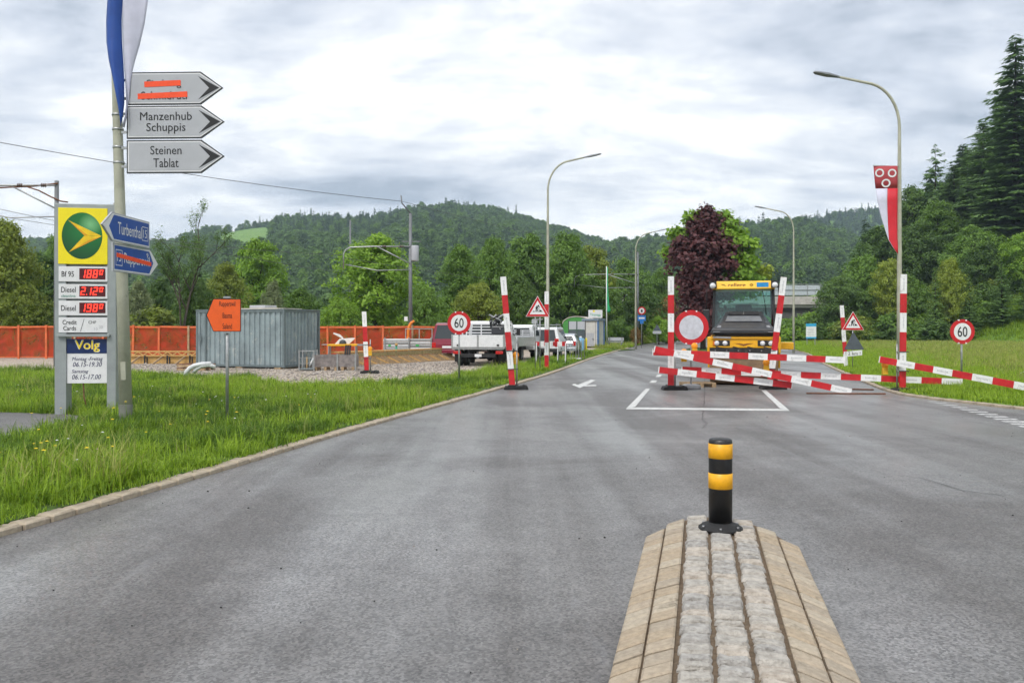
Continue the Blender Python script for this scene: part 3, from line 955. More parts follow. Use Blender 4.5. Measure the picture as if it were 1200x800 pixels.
# far woods: whole hillsides of crowns that read as one mass
FAR = []
for i, lm in enumerate(('far', 'far', 'far', 'mid')):
    FAR.append(broadleaf('far_broadleaf_%d' % i, LM[lm], M_BARK, 60 + i, 12, 9.5, .02, 11, 15, 8, leaf=1.0, csize=.8)[0])
for i in range(2):
    FAR.append(spruce('far_spruce_%d' % i, LM['farneedle'], M_BARK, 70 + i, 15.5, 5.6, 1.0, 6, .6, 1.7, .3)[0])
rngf = np.random.default_rng(5)
def wood(name, hill, n, u0, u1, d0, d1, con, excl=None, s0=0.55, s1=1.0):
    u, d, z = hill.sample(n, rngf, u0, u1, d0, d1)
    keep = np.ones(n, bool)
    if excl is not None: keep = ~excl(u, HOR - (z - CAM_H) * FPX / d, d)
    u, d, z = u[keep], d[keep], z[keep]; m = len(u)
    x = (u - 600) * d / FPX
    c = con + 0.30 * vnoise(x * 1.3, d * 1.3, 4)
    isn = rngf.random(m) < c
    idx = np.where(isn, rngf.integers(4, 6, m), rngf.integers(0, 4, m))
    s = rngf.uniform(s0, s1, m); sc = np.stack([s * rngf.uniform(.85, 1.15, m), s * rngf.uniform(.85, 1.15, m), s * rngf.uniform(.85, 1.2, m)], 1)
    return scatter(name, np.stack([x, d, z - 0.3], 1), rngf.uniform(0, 6.28, m), sc, idx, FAR)
def meadow_gap(u, v, d):
    return ((u > 256) & (u < 318) & (v > 266) & (v < 304) & (d < 835)) | ((u > 359) & (u < 366) & (v > 272) & (v < 290))
wood('woods_left_hill', hillA, 16000, -700, 900, 250, 900, 0.13, meadow_gap)
wood('woods_centre_hill', hillB, 7500, 600, 1300, 235, 720, 0.08)
wood('woods_right_ridge', hillC, 4500, 760, 1400, 750, 1120, 0.6)
# ------------------------------------------------------------------ materials for built things
M_GALV = mat('galvanised_steel', (0.42, 0.43, 0.43), 0.45, 0.8, var=0.12, scale=12)
M_ALU = mat('aluminium_sheet', (0.62, 0.63, 0.64), 0.42, 0.5, var=0.08)
M_POLE = mat('lamp_pole_paint', (0.42, 0.42, 0.33), 0.6, var=0.12, scale=3, dirt=((0.22, 0.23, 0.19), 4, 0.6))
M_POLEF = mat('pole_foot', (0.17, 0.18, 0.15), 0.9, bump=0.4)
M_WHITE = mat('white_enamel', (0.76, 0.76, 0.77), 0.4, var=0.05)
M_SGREY = mat('sign_grey', (0.42, 0.43, 0.46), 0.5, var=0.05, scale=2)
M_BLACK = mat('sign_black', (0.012, 0.013, 0.015), 0.5)
M_BLUE = mat('sign_blue', (0.006, 0.07, 0.36), 0.4, var=0.06)
M_RED = mat('sign_red', (0.55, 0.008, 0.014), 0.45, var=0.08, scale=5)
M_REDB = mat('barrier_red', (0.58, 0.012, 0.018), 0.5, var=0.14, scale=4, dirt=((0.36, 0.05, 0.05), 7, 0.60))
M_WHITEB = mat('barrier_white', (0.80, 0.80, 0.79), 0.5, var=0.05, dirt=((0.50, 0.48, 0.44), 6, 0.56))
M_PRINT = mat('faint_print', (0.52, 0.53, 0.55), 0.6)
M_ORNG = mat('orange_film', (0.85, 0.115, 0.01), 0.5, var=0.06)
M_TAPE = mat('orange_tape', (0.92, 0.075, 0.012), 0.5, var=0.06)
M_DARKG = mat('dark_grey', (0.05, 0.055, 0.06), 0.55)
M_BEACON = mat('beacon_amber', (0.90, 0.33, 0.01), 0.35, var=0.1)
M_PYL = mat('pylon_grey', (0.34, 0.37, 0.37), 0.45, 0.3, var=0.08, scale=3)
M_TIMB = mat('formwork_timber', (0.62, 0.38, 0.13), 0.75, var=0.15, scale=8, bump=0.3)
M_TIMB2 = mat('raw_timber', (0.44, 0.31, 0.18), 0.85, var=0.2, scale=8, bump=0.4)
M_RUST = mat('rusty_steel', (0.20, 0.085, 0.045), 0.85, var=0.25, scale=14, bump=0.3)
M_GLASS = mat('vehicle_glass', (0.02, 0.026, 0.028), 0.08, var=0.0, spec=0.8)
M_TYRE = mat('tyre_rubber', (0.02, 0.02, 0.02), 0.85, bump=0.3)
M_TAIL = mat('tail_light', (0.55, 0.012, 0.012), 0.25)
M_VWHITE = mat('vehicle_white', (0.72, 0.73, 0.74), 0.35, var=0.06, coat=0.3, dirt=((0.42, 0.40, 0.36), 3, 0.62))
M_CHAS = mat('chassis_black', (0.02, 0.02, 0.022), 0.7, dirt=((0.10, 0.085, 0.07), 5, 0.55))

def lamp_post(label, base, top_v_z, arm, rotz, rbase=0.085, name='street_lamp', group='tall street lamps', foot=True):
    """tapered pole with a bent arm; arm = reach to local +x"""
    t = thing(name, label, 'street lamp', base, rotz, group)
    h = top_v_z
    pts = [(0, 0, -0.2), (0, 0, h * .3), (0, 0, h * .62), (0, 0, h - 2.0)]
    rad = [rbase, rbase * .85, rbase * .68, rbase * .52]
    for k in range(1, 9):
        a = R(78) * k / 8
        pts.append((1.05 * (1 - math.cos(a)), 0, h - 2.0 + 1.35 * math.sin(a))); rad.append(rbase * .5)
    x0, z0 = pts[-1][0], pts[-1][2]
    pts.append((arm - 0.55, 0, z0 + (arm - 0.55 - x0) * 0.22)); rad.append(rbase * .42)
    MB().tube(pts, rad, 14).build('pole', M_POLE, t)
    x1, z1 = pts[-1][0], pts[-1][2]
    d = Vector((1, 0, 0.2)).normalized()
    hd = MB()
    sec = []
    for s, w, hh in ((0, .05, .05), (.12, .075, .06), (.35, .14, .075), (.72, .13, .05), (.80, .05, .03)):
        c = Vector((x1, 0, z1)) + d * s
        sec.append([c + Vector((0, -w, -hh * .4)), c + Vector((0, w, -hh * .4)), c + Vector((0, w * .75, hh * .6)), c + Vector((0, -w * .75, hh * .6))])
    vs = [p for q in sec for p in q]; fs = [(3, 2, 1, 0), tuple(16 + i for i in range(4))]
    for i in range(4):
        for j in range(4):
            fs.append((i * 4 + j, i * 4 + (j + 1) % 4, i * 4 + 4 + (j + 1) % 4, i * 4 + 4 + j))
    hd.add(vs, fs)
    hd.build('lamp_head', mat('lamp_head_grey', (0.20, 0.215, 0.225), 0.5, 0.3), t, fix=True, bevel=.01)
    MB().lathe([(rbase * 1.02, -.1), (rbase * 1.06, .0), (rbase * 1.06, .32), (rbase, .34)], n=14).build('pole_foot', M_POLEF, t)
    MB().box((-0.03, -rbase * .92 - .006, .75), (.05, -rbase * .85, 1.05)).build('service_door', M_POLE, t, bevel=.003)
    return t

def arrow_poly(w, h, tip, right=True, inset=0.0):
    i = inset
    k = i * 0.45
    p = [(i, i), (w - tip - k, i), (w - i * 1.25, h / 2), (w - tip - k, h - i), (i, h - i)]
    if not right: p = [(w - x, z) for x, z in p][::-1]
    return p

# ------------------------------------------------------------------ left pole with banner and direction signs
PB = G(148, 497.5, 0.05)
lp = lamp_post('pale grey lamp pole at the left carrying direction signs and the blue banner', (PB.x, PB.y, 0.05), 9.6, 2.2, R(5), 0.105)
lp.rotation_euler = (0, R(-1.6), R(5))
def P_at(v):   # pole centre at picture row v
    q = A(148 - (497 - v) * 0.028, v, PB.y); return q
def signboard(name, label, u0, u1, v0, v1, Y, yaw, right, face, rim, lines, textm, tip_frac, strike=(), chev=None, group=None, pivot='left', wreal=None):
    w = wreal or (u1 - u0) * Y / FPX / math.cos(yaw); h = (v1 - v0) * Y / FPX
    p0 = A(u0, v1, Y)
    uu = u0 if pivot == 'left' else (u0 + u1) / 2
    t = thing(name, label, 'sign', A(uu, v1, Y), yaw, group)
    sh = 0.0 if pivot == 'left' else -w / 2
    tip = w * tip_frac
    def mv(p): return [(x + sh, z) for x, z in p]
    MB().prism(mv(arrow_poly(w, h, tip, right)), -0.006, 0.022).build('sign_plate', rim[0], t, bevel=.006)
    if rim[1]: MB().flat(mv(arrow_poly(w, h, tip, right, h * .045)), -0.0085).build('border', rim[1], t)
    MB().flat(mv(arrow_poly(w, h, tip, right, h * rim[2])), -0.0105).build('sign_face', face, t)
    if chev:
        q = [(w - tip * 1.12, h * .14), (w - h * .12, h / 2), (w - tip * 1.12, h * .86), (w - tip * 0.62, h / 2)]
        if not right: q = [(w - x, z) for x, z in q][::-1]
        MB().flat(mv(q), -0.0125).build('arrow_head', chev, t)
    for body, cx, cz, tw, th in lines:
        textmesh(body, cx * w + sh, cz * h, tw * w, th * h, -0.0130, textm, 'lettering', t, bold=.012)
    for cx, cz, tw, th, tilt in strike:
        a = R(tilt); c, s_ = math.cos(a), math.sin(a)
        pol = [(cx * w + sh + x * c - z * s_, cz * h + x * s_ + z * c) for x, z in ((-tw * w / 2, -th * h / 2), (tw * w / 2, -th * h / 2), (tw * w / 2, th * h / 2), (-tw * w / 2, th * h / 2))]
        MB().flat(pol, -0.0150).build('cancel_tape', M_TAPE, t)
    for z in (h * .22, h * .78):
        MB().box((sh + (-.10 if pivot == 'left' else w / 2 - .13), .024, z - .02), (sh + (.12 if pivot == 'left' else w / 2 + .13), .05, z + .02)).build('bracket', M_GALV, t)
    return t
YS = PB.y - 0.12
rimG = (M_DARKG, M_WHITE, 0.075)
sg = 'grey arrow signs on the pole'
signboard('direction_sign', 'grey arrow sign with two names struck out by orange tape', 149.5, 263, 85, 123.5, YS, R(-2), True, M_SGREY, rimG,
          [('Sitzberg', .385, .63, .36, .27), ('Schmidrüti', .385, .28, .48, .25)], M_BLACK, .235,
          [(.37, .64, .38, .17, 2), (.37, .285, .52, .17, 2)], M_BLACK, sg)
signboard('direction_sign', 'grey arrow sign reading Manzenhub and Schuppis', 148.5, 264.5, 124.5, 163, YS, R(-2), True, M_SGREY, rimG,
          [('Manzenhub', .405, .68, .53, .25), ('Schuppis', .405, .31, .40, .33)], M_BLACK, .235, (), M_BLACK, sg)
signboard('direction_sign', 'grey arrow sign reading Steinen and Tablat', 148.5, 264.5, 164.5, 203.5, YS, R(-2), True, M_SGREY, rimG,
          [('Steinen', .405, .69, .32, .26), ('Tablat', .405, .31, .26, .27)], M_BLACK, .235, (), M_BLACK, sg)
rimB = (M_DARKG, M_WHITE, 0.12)
bs = signboard('direction_sign', 'blue arrow sign reading Turbenthal pointing left', 124, 173, 253, 286, YS - .05, R(88), False, M_BLUE, (M_SGREY, M_WHITE, 0.085),
          [('Turbenthal', .555, .50, .50, .42), ('15', .885, .50, .085, .30)], M_WHITE, .20, (), None, 'blue arrow signs on the pole', 'mid', 1.62)
def box_outline(t, w, h, cx, cz, bw, bh, th, m, y):
    x0, x1, z0, z1 = cx - bw / 2, cx + bw / 2, cz - bh / 2, cz + bh / 2
    mb = MB()
    for a, b in (((x0, z0), (x1, z0 + th)), ((x0, z1 - th), (x1, z1)), ((x0, z0 + th), (x0 + th, z1 - th)), ((x1 - th, z0 + th), (x1, z1 - th))):
        mb.flat([(a[0], a[1]), (b[0], a[1]), (b[0], b[1]), (a[0], b[1])], y)
    mb.build('number_frame', m, t)
wB = 1.62; hB = 33 * (YS - .05) / FPX
box_outline(bs, wB, hB, .385 * wB, .5 * hB, .135 * wB, .52 * hB, .012, M_WHITE, -.0125)
# white arrow point of the left-pointing sign
MB().flat([(-wB / 2 + .03, hB / 2), (-wB / 2 + wB * .19, .06 * hB), (-wB / 2 + wB * .23, .06 * hB), (-wB / 2 + wB * .13, hB / 2), (-wB / 2 + wB * .23, .94 * hB), (-wB / 2 + wB * .19, .94 * hB)], -.0128).build('arrow_head', M_WHITE, bs)
bs2 = signboard('direction_sign', 'blue arrow sign struck out with an orange bar pointing right', 135.5, 184.5, 289.5, 321.5, YS + .42, R(88), True, M_BLUE, (M_SGREY, M_WHITE, 0.085),
          [('15', .115, .52, .085, .30), ('Rapperswil', .50, .47, .56, .48), ('9', .73, .76, .04, .16)], M_WHITE, .20, [(.44, .52, .76, .15, -3)], None, 'blue arrow signs on the pole', 'mid', 1.62)
wC = 1.62; hC = 32 * (YS + .42) / FPX
box_outline(bs2, wC, hC, -.385 * wC, .5 * hC, .135 * wC, .56 * hC, .012, M_WHITE, -.0125)
MB().flat([(wC / 2 - .03, hC / 2), (wC / 2 - wC * .19, .94 * hC), (wC / 2 - wC * .23, .94 * hC), (wC / 2 - wC * .13, hC / 2), (wC / 2 - wC * .23, .06 * hC), (wC / 2 - wC * .19, .06 * hC)], -.0128).build('arrow_head', M_WHITE, bs2)
for v in (135, 152, 173, 191, 293, 318):
    q = A(148 - (497 - v) * .028, v, PB.y)
    MB().lathe([(.086, -.02), (.092, -.02), (.092, .02), (.086, .02)], n=16).build('clamp', M_GALV, None, loc=q)
for o in [x for x in COL.objects if x.name.startswith('clamp')]:
    o.parent = lp; o.matrix_parent_inverse = (Matrix.Translation(lp.location) @ lp.rotation_euler.to_matrix().to_4x4()).inverted()

# hanging banners: folded cloth as a curved sheet
def cloth(name, rows, m, parent, thick=0.004):
    """rows: list of (z, [(x, y), ...]) lines of equal length"""
    n = len(rows[0][1]); mb = MB()
    V = [(x, y, z) for z, l in rows for x, y in l]
    F = [(i * n + j, i * n + j + 1, (i + 1) * n + j + 1, (i + 1) * n + j) for i in range(len(rows) - 1) for j in range(n - 1)]
    mb.add(V, F, 0, True)
    o = mb.build(name, m, parent)
    so = o.modifiers.new('thick', 'SOLIDIFY'); so.thickness = thick; so.offset = 0
    return o
M_BBLUE = mat('banner_blue', (0.008, 0.065, 0.33), 0.55, var=0.1, scale=2)
M_BWHITE = mat('banner_white', (0.60, 0.60, 0.72), 0.6, var=0.05)
M_BRED = mat('banner_red', (0.62, 0.015, 0.03), 0.55, var=0.08, scale=2)
M_BDULL = mat('banner_dull_red', (0.42, 0.05, 0.06), 0.6, var=0.08, scale=2)
YB = PB.y - 0.22
bn = thing('banner', 'blue and white pointed banner hanging from the left pole', 'banner', A(146, 150, YB), 0)
sB = YB / FPX
rows_b, rows_w = [], []
base_v = 150
for v, xl, xm, xr in ((-90, 123, 146, 172), (-40, 124, 145.5, 170.5), (0, 125, 144.5, 168.5), (25, 124.6, 143.5, 165), (50, 125.8, 143, 160), (70, 128, 143.6, 155), (90, 131.5, 144.6, 151), (108, 134.5, 145.5, 149.5), (122, 137, 146.2, 147.8), (136, 139.5, 145, 145.6), (148, 141.5, 142.4, 142.6)):
    z = (base_v - v) * sB
    def X(u): return (u - 146) * sB
    k = 9
    rows_b.append((z, [(X(xl + (xm - xl) * i / (k - 1)), -0.10 * math.sin(math.pi * i / (k - 1)) * min(1, z * 2 + .2) + .03 * math.sin(3.5 * z + 5 * i / k)) for i in range(k)]))
    rows_w.append((z, [(X(xm + (xr - xm) * i / (k - 1)), .02 + .09 * (i / (k - 1)) + .04 * math.sin(2.2 * z + 4 * i / k)) for i in range(k)]))
cloth('blue_half', rows_b, M_BBLUE, bn); cloth('white_half', rows_w, M_BWHITE, bn)
zt = rows_b[0][0]
MB().tube([((120 - 146) * sB, -.02, zt + .02), ((176 - 146) * sB, .1, zt + .02)], .015, 8).build('cross_bar', M_GALV, bn)

# ------------------------------------------------------------------ fuel price pylon
PY = G(103, 485.5, .05)
pyl = thing('price_pylon', 'grey pylon with yellow fuel logo, red price displays and shop hours', 'price sign', PY, R(9))
sp = PY.y / FPX
def px_(u): return (u - 103) * sp / math.cos(R(9)) * 1.0
def pz_(v): return (485.5 - v) * sp
x0, x1 = px_(67), px_(133.5); zt = pz_(239)
MB().box((x0, 0, -0.1), (x0 + .20, .30, zt)).build('post', M_PYL, pyl, bevel=.006)
MB().box((x1 - .16, 0, -0.1), (x1, .30, zt + .0)).build('post', M_PYL, pyl, bevel=.006)
MB().box((x0 + .2, .005, zt - .1), (x1 - .16, .295, zt - .003)).build('top_beam', M_PYL, pyl, bevel=.004)
MB().box((x0 + .2, .10, pz_(392)), (x1 - .16, .22, zt - .1)).build('back_panel', M_PYL, pyl)
MB().box((x0 + .06, -.06, pz_(394.5)), (x1 - .10, .1, pz_(391.5))).build('ledge', M_PYL, pyl, bevel=.004)
for xx_ in (x1 - .08,):
    MB().tube([(xx_, .15, zt), (xx_, .15, zt + .05)], .012, 8).build('lifting_eye', M_GALV, pyl)
M_LOGOY = mat('logo_yellow', (0.90, 0.74, 0.005), 0.4, var=0.03)
def logo_green():
    m, nt, b = nodes_mat('logo_green')
    tcn = nt.nodes.new('ShaderNodeTexCoord')
    vm = nt.nodes.new('ShaderNodeVectorMath'); vm.operation = 'DISTANCE'
    nt.links.new(tcn.outputs['Object'], vm.inputs[0]); vm.inputs[1].default_value = (px_(106), 0, pz_(263))
    c = mixc(nt, mrange(nt, vm.outputs['Value'], 0.0, 0.22), (0.20, 0.50, 0.22), (0.004, 0.16, 0.03))
    c = mixc(nt, mrange(nt, vm.outputs['Value'], 0.25, 0.62), c, (0.002, 0.07, 0.014))
    nt.links.new(c, b.inputs['Base Color']); b.inputs['Roughness'].default_value = 0.4
    return m
def panel(u0, u1, v0, v1, y, m, name, parent=pyl, t=.02):
    return MB().box((px_(u0), y, pz_(v1)), (px_(u1), y + t, pz_(v0))).build(name, m, parent, bevel=.003)
def pp(pts): return [(px_(u), pz_(v)) for u, v in pts]
lo = panel(71, 124.5, 244, 309.5, -.012, M_LOGOY, 'logo_panel', t=.11)
MB().flat(circle(px_(97), pz_(276.5), 22.3 * sp, 56, 27.2 * sp), -.0145).build('logo_disc', logo_green(), lo)
M_LY2 = mat('logo_gold', (0.78, 0.36, 0.008), 0.4)
M_LY3 = mat('logo_yellow_bright', (0.92, 0.62, 0.01), 0.4)
MB().flat(pp([(81.8, 258.3), (118.5, 276.6), (99.5, 276.0)])[::-1], -.0165).build('logo_arrow', M_LY3, lo)
MB().flat(pp([(82.2, 258.6), (99.5, 276.2), (104, 276.4), (96, 270)]), -.0175).build('logo_arrow', M_LY2, lo)
MB().flat(pp([(99.5, 276.3), (118.5, 276.8), (82.5, 296)])[::-1], -.0165).build('logo_arrow', M_LY3, lo)
MB().flat(pp([(82.5, 296), (118.5, 276.8), (104, 281.5)])[::-1], -.0175).build('logo_arrow', M_LY2, lo)
M_LEDBK = mat('led_back', (0.10, 0.004, 0.008), 0.35)
M_LED = mat('led_red', (0.9, 0.02, 0.01), 0.4, emit=((1.0, 0.03, 0.015), 2.2))
SEG = {'0': 'abcdef', '1': 'bc', '2': 'abged', '8': 'abcdefg', '9': 'abcdfg'}
def digits(parent, s, u0, u1, v0, v1, y):
    mb = MB(); n = len(s.replace('.', ''))
    W = px_(u1) - px_(u0); H = pz_(v0) - pz_(v1); xb, zb = px_(u0), pz_(v1)
    widths = [0.24 if i < n - 1 else .20 for i in range(n)]
    xc = 0.05
    i = 0
    for ch in s:
        if ch == '.':
            mb.flat([(xb + W * (xc - .045), zb + H * .12), (xb + W * (xc - .01), zb + H * .12), (xb + W * (xc), zb + H * .2), (xb + W * (xc - .035), zb + H * .2)], y); continue
        last = i == n - 1
        dw, dh, bz = (.135, .46, .42) if last else (.17, .76, .12)
        th = .035; tz = .085
        def q(ax, az, bx, bz2):
            pts = [(ax, az), (bx, az), (bx, bz2), (ax, bz2)]
            mb.flat([(xb + W * (x + (z - .5) * .07), zb + H * z) for x, z in pts], y)
        X0, X1, Z0, Z1 = xc, xc + dw, bz, bz + dh; ZM = (Z0 + Z1) / 2
        g = .008
        for c in SEG[ch]:
            if c == 'a': q(X0 + g, Z1 - tz, X1 - g, Z1)
            if c == 'd': q(X0 + g, Z0, X1 - g, Z0 + tz)
            if c == 'g': q(X0 + g, ZM - tz / 2, X1 - g, ZM + tz / 2)
            if c == 'f': q(X0, ZM + .03, X0 + th, Z1 - .02)
            if c == 'b': q(X1 - th, ZM + .03, X1, Z1 - .02)
            if c == 'e': q(X0, Z0 + .02, X0 + th, ZM - .03)
            if c == 'c': q(X1 - th, Z0 + .02, X1, ZM - .03)
        xc += widths[i]; i += 1
    return mb.build('led_digits', M_LED, parent)
for v0, v1, nm, val in ((312.5, 330, 'Bf 95', '1.880'), (333, 350, 'Diesel', '2.120'), (352.5, 369.5, 'Diesel', '1.980')):
    pn = panel(71.5, 124.5, v0, v1, -.012, M_WHITE, 'price_panel', t=.11)
    zc = (v0 + v1) / 2
    two = v0 == 333
    textmesh(nm, px_(82.2 if nm == 'Diesel' else 81.5), pz_(zc - (2 if two else 0)), (16 if nm == 'Diesel' else 13.5) * sp, 6.4 * sp, -.0145, M_BLACK, 'lettering', pn, bold=.02)
    if two: textmesh('cleanline', px_(82.2), pz_(zc + 5.2), 15.5 * sp, 3.2 * sp, -.0145, mat('print_green', (0.05, 0.30, 0.22), .5), 'lettering', pn, bold=.01)
    MB().box((px_(94), -.016, pz_(v1 - 2.6)), (px_(122.3), -.0125, pz_(v0 + 2))).build('led_display', M_LEDBK, pn)
    digits(pn, val, 94.5, 122, v0 + 2.2, v1 - 2.8, -.0185)
pn = panel(71.5, 124.5, 372, 389.5, -.012, M_WHITE, 'info_panel', t=.11)
textmesh('Credit', px_(83.5), pz_(377.5), 15.5 * sp, 5.4 * sp, -.0145, M_BLACK, 'lettering', pn, bold=.02)
textmesh('Cards', px_(83.5), pz_(384.5), 14 * sp, 5.2 * sp, -.0145, M_BLACK, 'lettering', pn, bold=.02)
textmesh('CHF', px_(108), pz_(377.5), 8.5 * sp, 3.4 * sp, -.0145, M_BLACK, 'lettering', pn, bold=.015)
textmesh('10', px_(112), pz_(385.2), 3.6 * sp, 3.2 * sp, -.0145, M_PRINT, 'lettering', pn)
textmesh('20', px_(117.4), pz_(383.2), 4.2 * sp, 3.4 * sp, -.0145, M_PRINT, 'lettering', pn)
MB().flat(pp([(95, 388), (95.5, 388), (99.5, 373.5), (99, 373.5)]), -.0145).build('slash', M_DARKG, pn)
vo = panel(74.8, 124.8, 397, 449, .03, M_WHITE, 'shop_panel', t=.05)
MB().box((px_(74.8) - .001, .024, pz_(414)), (px_(124.8) + .001, .0295, pz_(397) + .001)).build('header', mat('shop_navy', (0.004, 0.022, 0.11), .4), vo)
textmesh('Volg', px_(102), pz_(405.5), 28 * sp, 14.5 * sp, .0215, M_WHITE, 'lettering', vo, bold=.055)
textmesh('Volg', px_(102), pz_(405.5), 26.5 * sp, 13.2 * sp, .0195, mat('shop_yellow', (0.95, 0.72, 0.02), .4), 'lettering', vo, bold=.035)
M_NAVY = mat('print_navy', (0.02, 0.025, 0.10), .5)
for tx, cu, cv, w_, h_ in (('Montag -Freitag', 102, 421, 34, 5.6), ('06.15-19.30', 102, 426.8, 32, 5.6), ('Samstag', 94, 435.5, 18.5, 5.2), ('06.15-17.00', 101, 441.5, 32, 5.6)):
    textmesh(tx, px_(cu), pz_(cv), w_ * sp, h_ * sp, .0275, M_NAVY, 'lettering', vo, bold=.012, shear=.25)
MB().tube([(px_(96), .1, pz_(449)), (px_(97), .08, pz_(458)), (px_(97.5), .06, pz_(465)), (px_(101), .0, pz_(474))], .012, 6).build('cable', M_RUST, pyl)

# ------------------------------------------------------------------ orange detour sign
OS = G(266, 495.5, .05)
os_ = thing('detour_sign', 'orange arrow board on a thin post in the grass', 'sign', OS, R(12))
so_ = OS.y / FPX
MB().tube([(0, .03, -.2), (0, .03, (495.5 - 349) * so_)], .026, 10).build('post', M_GALV, os_)
zz0 = (495.5 - 388.5) * so_; hh0 = 38.5 * so_; ww0 = 39 * so_
ap = [(x - 23.2 * so_, z + zz0) for x, z in arrow_poly(ww0, hh0, 8 * so_, False)]
apb = [(x - 23.2 * so_, z + zz0) for x, z in arrow_poly(ww0, hh0, 8 * so_, False, .012)]
MB().prism(ap, -.012, .004).build('sign_plate', M_BLACK, os_)
MB().flat(apb, -.0145).build('sign_face', M_ORNG, os_)
M_PRB = mat('print_brown', (0.10, 0.022, 0.008), .5)
for tx, cv, w_ in (('Rapperswil', 356.7, 18), ('Bauma', 369.5, 10.5), ('Saland', 382, 10.5)):
    textmesh(tx, .5 * so_, (495.5 - cv) * so_, w_ * so_, (6.6 if tx != 'Rapperswil' else 7.6) * so_, -.017, M_PRB, 'lettering', os_, bold=.01)
for z in (zz0 - .03, zz0 + hh0 + .01):
    MB().box((-.06, -.02, z), (.06, .06, z + .03)).build('clamp', M_GALV, os_)

# ------------------------------------------------------------------ street lamps
def lamp_at(label, u, Y, z_head, arm, rz, **k):
    x = (u - 600) * Y / FPX
    return lamp_post(label, (x, Y, 0.04), z_head, arm, rz, **k)
l1 = lamp_at('tall street lamp at the right behind the roadblock with the red and white banner', 1054, 26.0, 9.75, 2.35, R(178))
l2 = lamp_at('street lamp on the left verge above the road works triangle', 642, 39.0, 9.9, 2.2, R(-4))
l3 = lamp_at('distant street lamp on the verge beside the blue road sign', 745, 68.0, 9.85, 2.3, R(-3))
l4 = lamp_at('street lamp in the meadow to the right of the roller', 930, 58.0, 10.25, 2.35, R(176))
rb = thing('banner', 'red and white banner with three rings hanging from the right lamp', 'banner', A(1051, 298, 25.85), 0)
s_b = 25.85 / FPX
def bx(u): return (u - 1051) * s_b
def bz(v): return (298 - v) * s_b
def wav(x, z): return .05 * math.sin(2.0 * z + 3 * x) - .03
top_rows = [(bz(v), [(bx(l_ + (1050.6 - l_) * i / 8), wav(bx(l_ + (1050.6 - l_) * i / 8), bz(v))) for i in range(9)]) for v, l_ in ((195, 1023), (203, 1024), (212, 1025), (221, 1026.2))]
cloth('ring_field', top_rows, M_BDULL, rb)
wr, rr_ = [], []
for v, l_, m_, r_2 in ((221, 1026.2, 1039.5, 1050.8), (235, 1028.4, 1039.8, 1051.2), (250, 1031.6, 1040.4, 1051.7), (262, 1035, 1040.8, 1052), (274, 1038.5, 1041, 1052), (281, 1040.8, 1041.2, 1052.2), (290, 1046, 1046.2, 1052.2), (298, 1051.6, 1051.7, 1052)):
    wr.append((bz(v), [(bx(l_ + (m_ - l_) * i / 5), wav(bx(l_ + (m_ - l_) * i / 5), bz(v))) for i in range(6)]))
    rr_.append((bz(v), [(bx(m_ + (r_2 - m_) * i / 5), wav(bx(m_ + (r_2 - m_) * i / 5), bz(v))) for i in range(6)]))
cloth('white_half', wr, M_BWHITE, rb); cloth('red_half', rr_, M_BRED, rb)
for u, v in ((1030, 203), (1044, 203.5), (1037.5, 215)):
    mb = MB()
    n = 24
    V = []
    for rad in (5.0, 3.2):
        for i in range(n):
            x = bx(u) + rad * s_b * math.cos(6.2832 * i / n); z = bz(v) + rad * .98 * s_b * math.sin(6.2832 * i / n)
            V.append((x, wav(x, z) - .012, z))
    mb.add(V, [(i, (i + 1) % n, n + (i + 1) % n, n + i) for i in range(n)])
    mb.build('ring', M_WHITE, rb)
MB().tube([(bx(1022), wav(0, bz(195)), bz(194.5)), (bx(1055), .06, bz(194.5))], .013, 8).build('cross_bar', M_GALV, rb)

# ------------------------------------------------------------------ round and triangular traffic signs
def round_sign(label, base, r, zc, text=None, post_r=.027, foot=False, rz=0.0, name='speed_sign', cat='sign', ring=.30, group=None):
    t = thing(name, label, cat, base, rz, group)
    top = zc + r * .8
    MB().tube([(0, 0.03, -.1 if not foot else .02), (0, .03, top)], post_r, 10).build('post', M_GALV, t)
    disc = MB()
    c = circle(0, zc, r, 48); disc.prism(c, -.016, -.004)
    disc.build('sign_plate', M_RED, t)
    MB().flat(circle(0, zc, r * (1 - ring), 48), -.0185).build('sign_face', mat('sign_pale', (0.60, 0.61, 0.66), .5) if text is None else M_WHITE, t)
    if text:
        textmesh(text, 0, zc, r * .80, r * .84, -.021, M_BLACK, 'lettering', t, bold=.022)
    for sx, sz in ((-.3, .93), (.3, .93), (-.3, -.93), (.3, -.93)):
        MB().box((sx * r - .02, -.02, zc + sz * r - .02), (sx * r + .02, .02, zc + sz * r + .02)).build('clip', M_WHITE, t)
    if foot:
        MB().lathe([(0, 0), (.255, 0), (.262, .02), (.255, .10), (.20, .125), (.05, .13), (0, .13)], n=28).build('base_weight', mat('concrete_foot', (0.33, 0.34, 0.35), .85, bump=.4), t)
    return t
b60 = G(538, 448.5, .05); round_sign('round sixty speed sign on the left verge in front of the flatbed truck', b60, 13.6 * b60.y / FPX, (448.5 - 378.3) * b60.y / FPX, '60', group='round sixty signs')
b60 = G(1127.5, 452, .05); round_sign('round sixty speed sign in the meadow at the far right', b60, 14.4 * b60.y / FPX, (452 - 388.5) * b60.y / FPX, '60', group='round sixty signs')
bne = G(810, 455.5); round_sign('round red ringed no vehicles sign standing in front of the roller', bne, 20.3 * bne.y / FPX, (455.5 - 383.5) * bne.y / FPX, None, foot=True, name='closed_road_sign', ring=.30, post_r=.02)

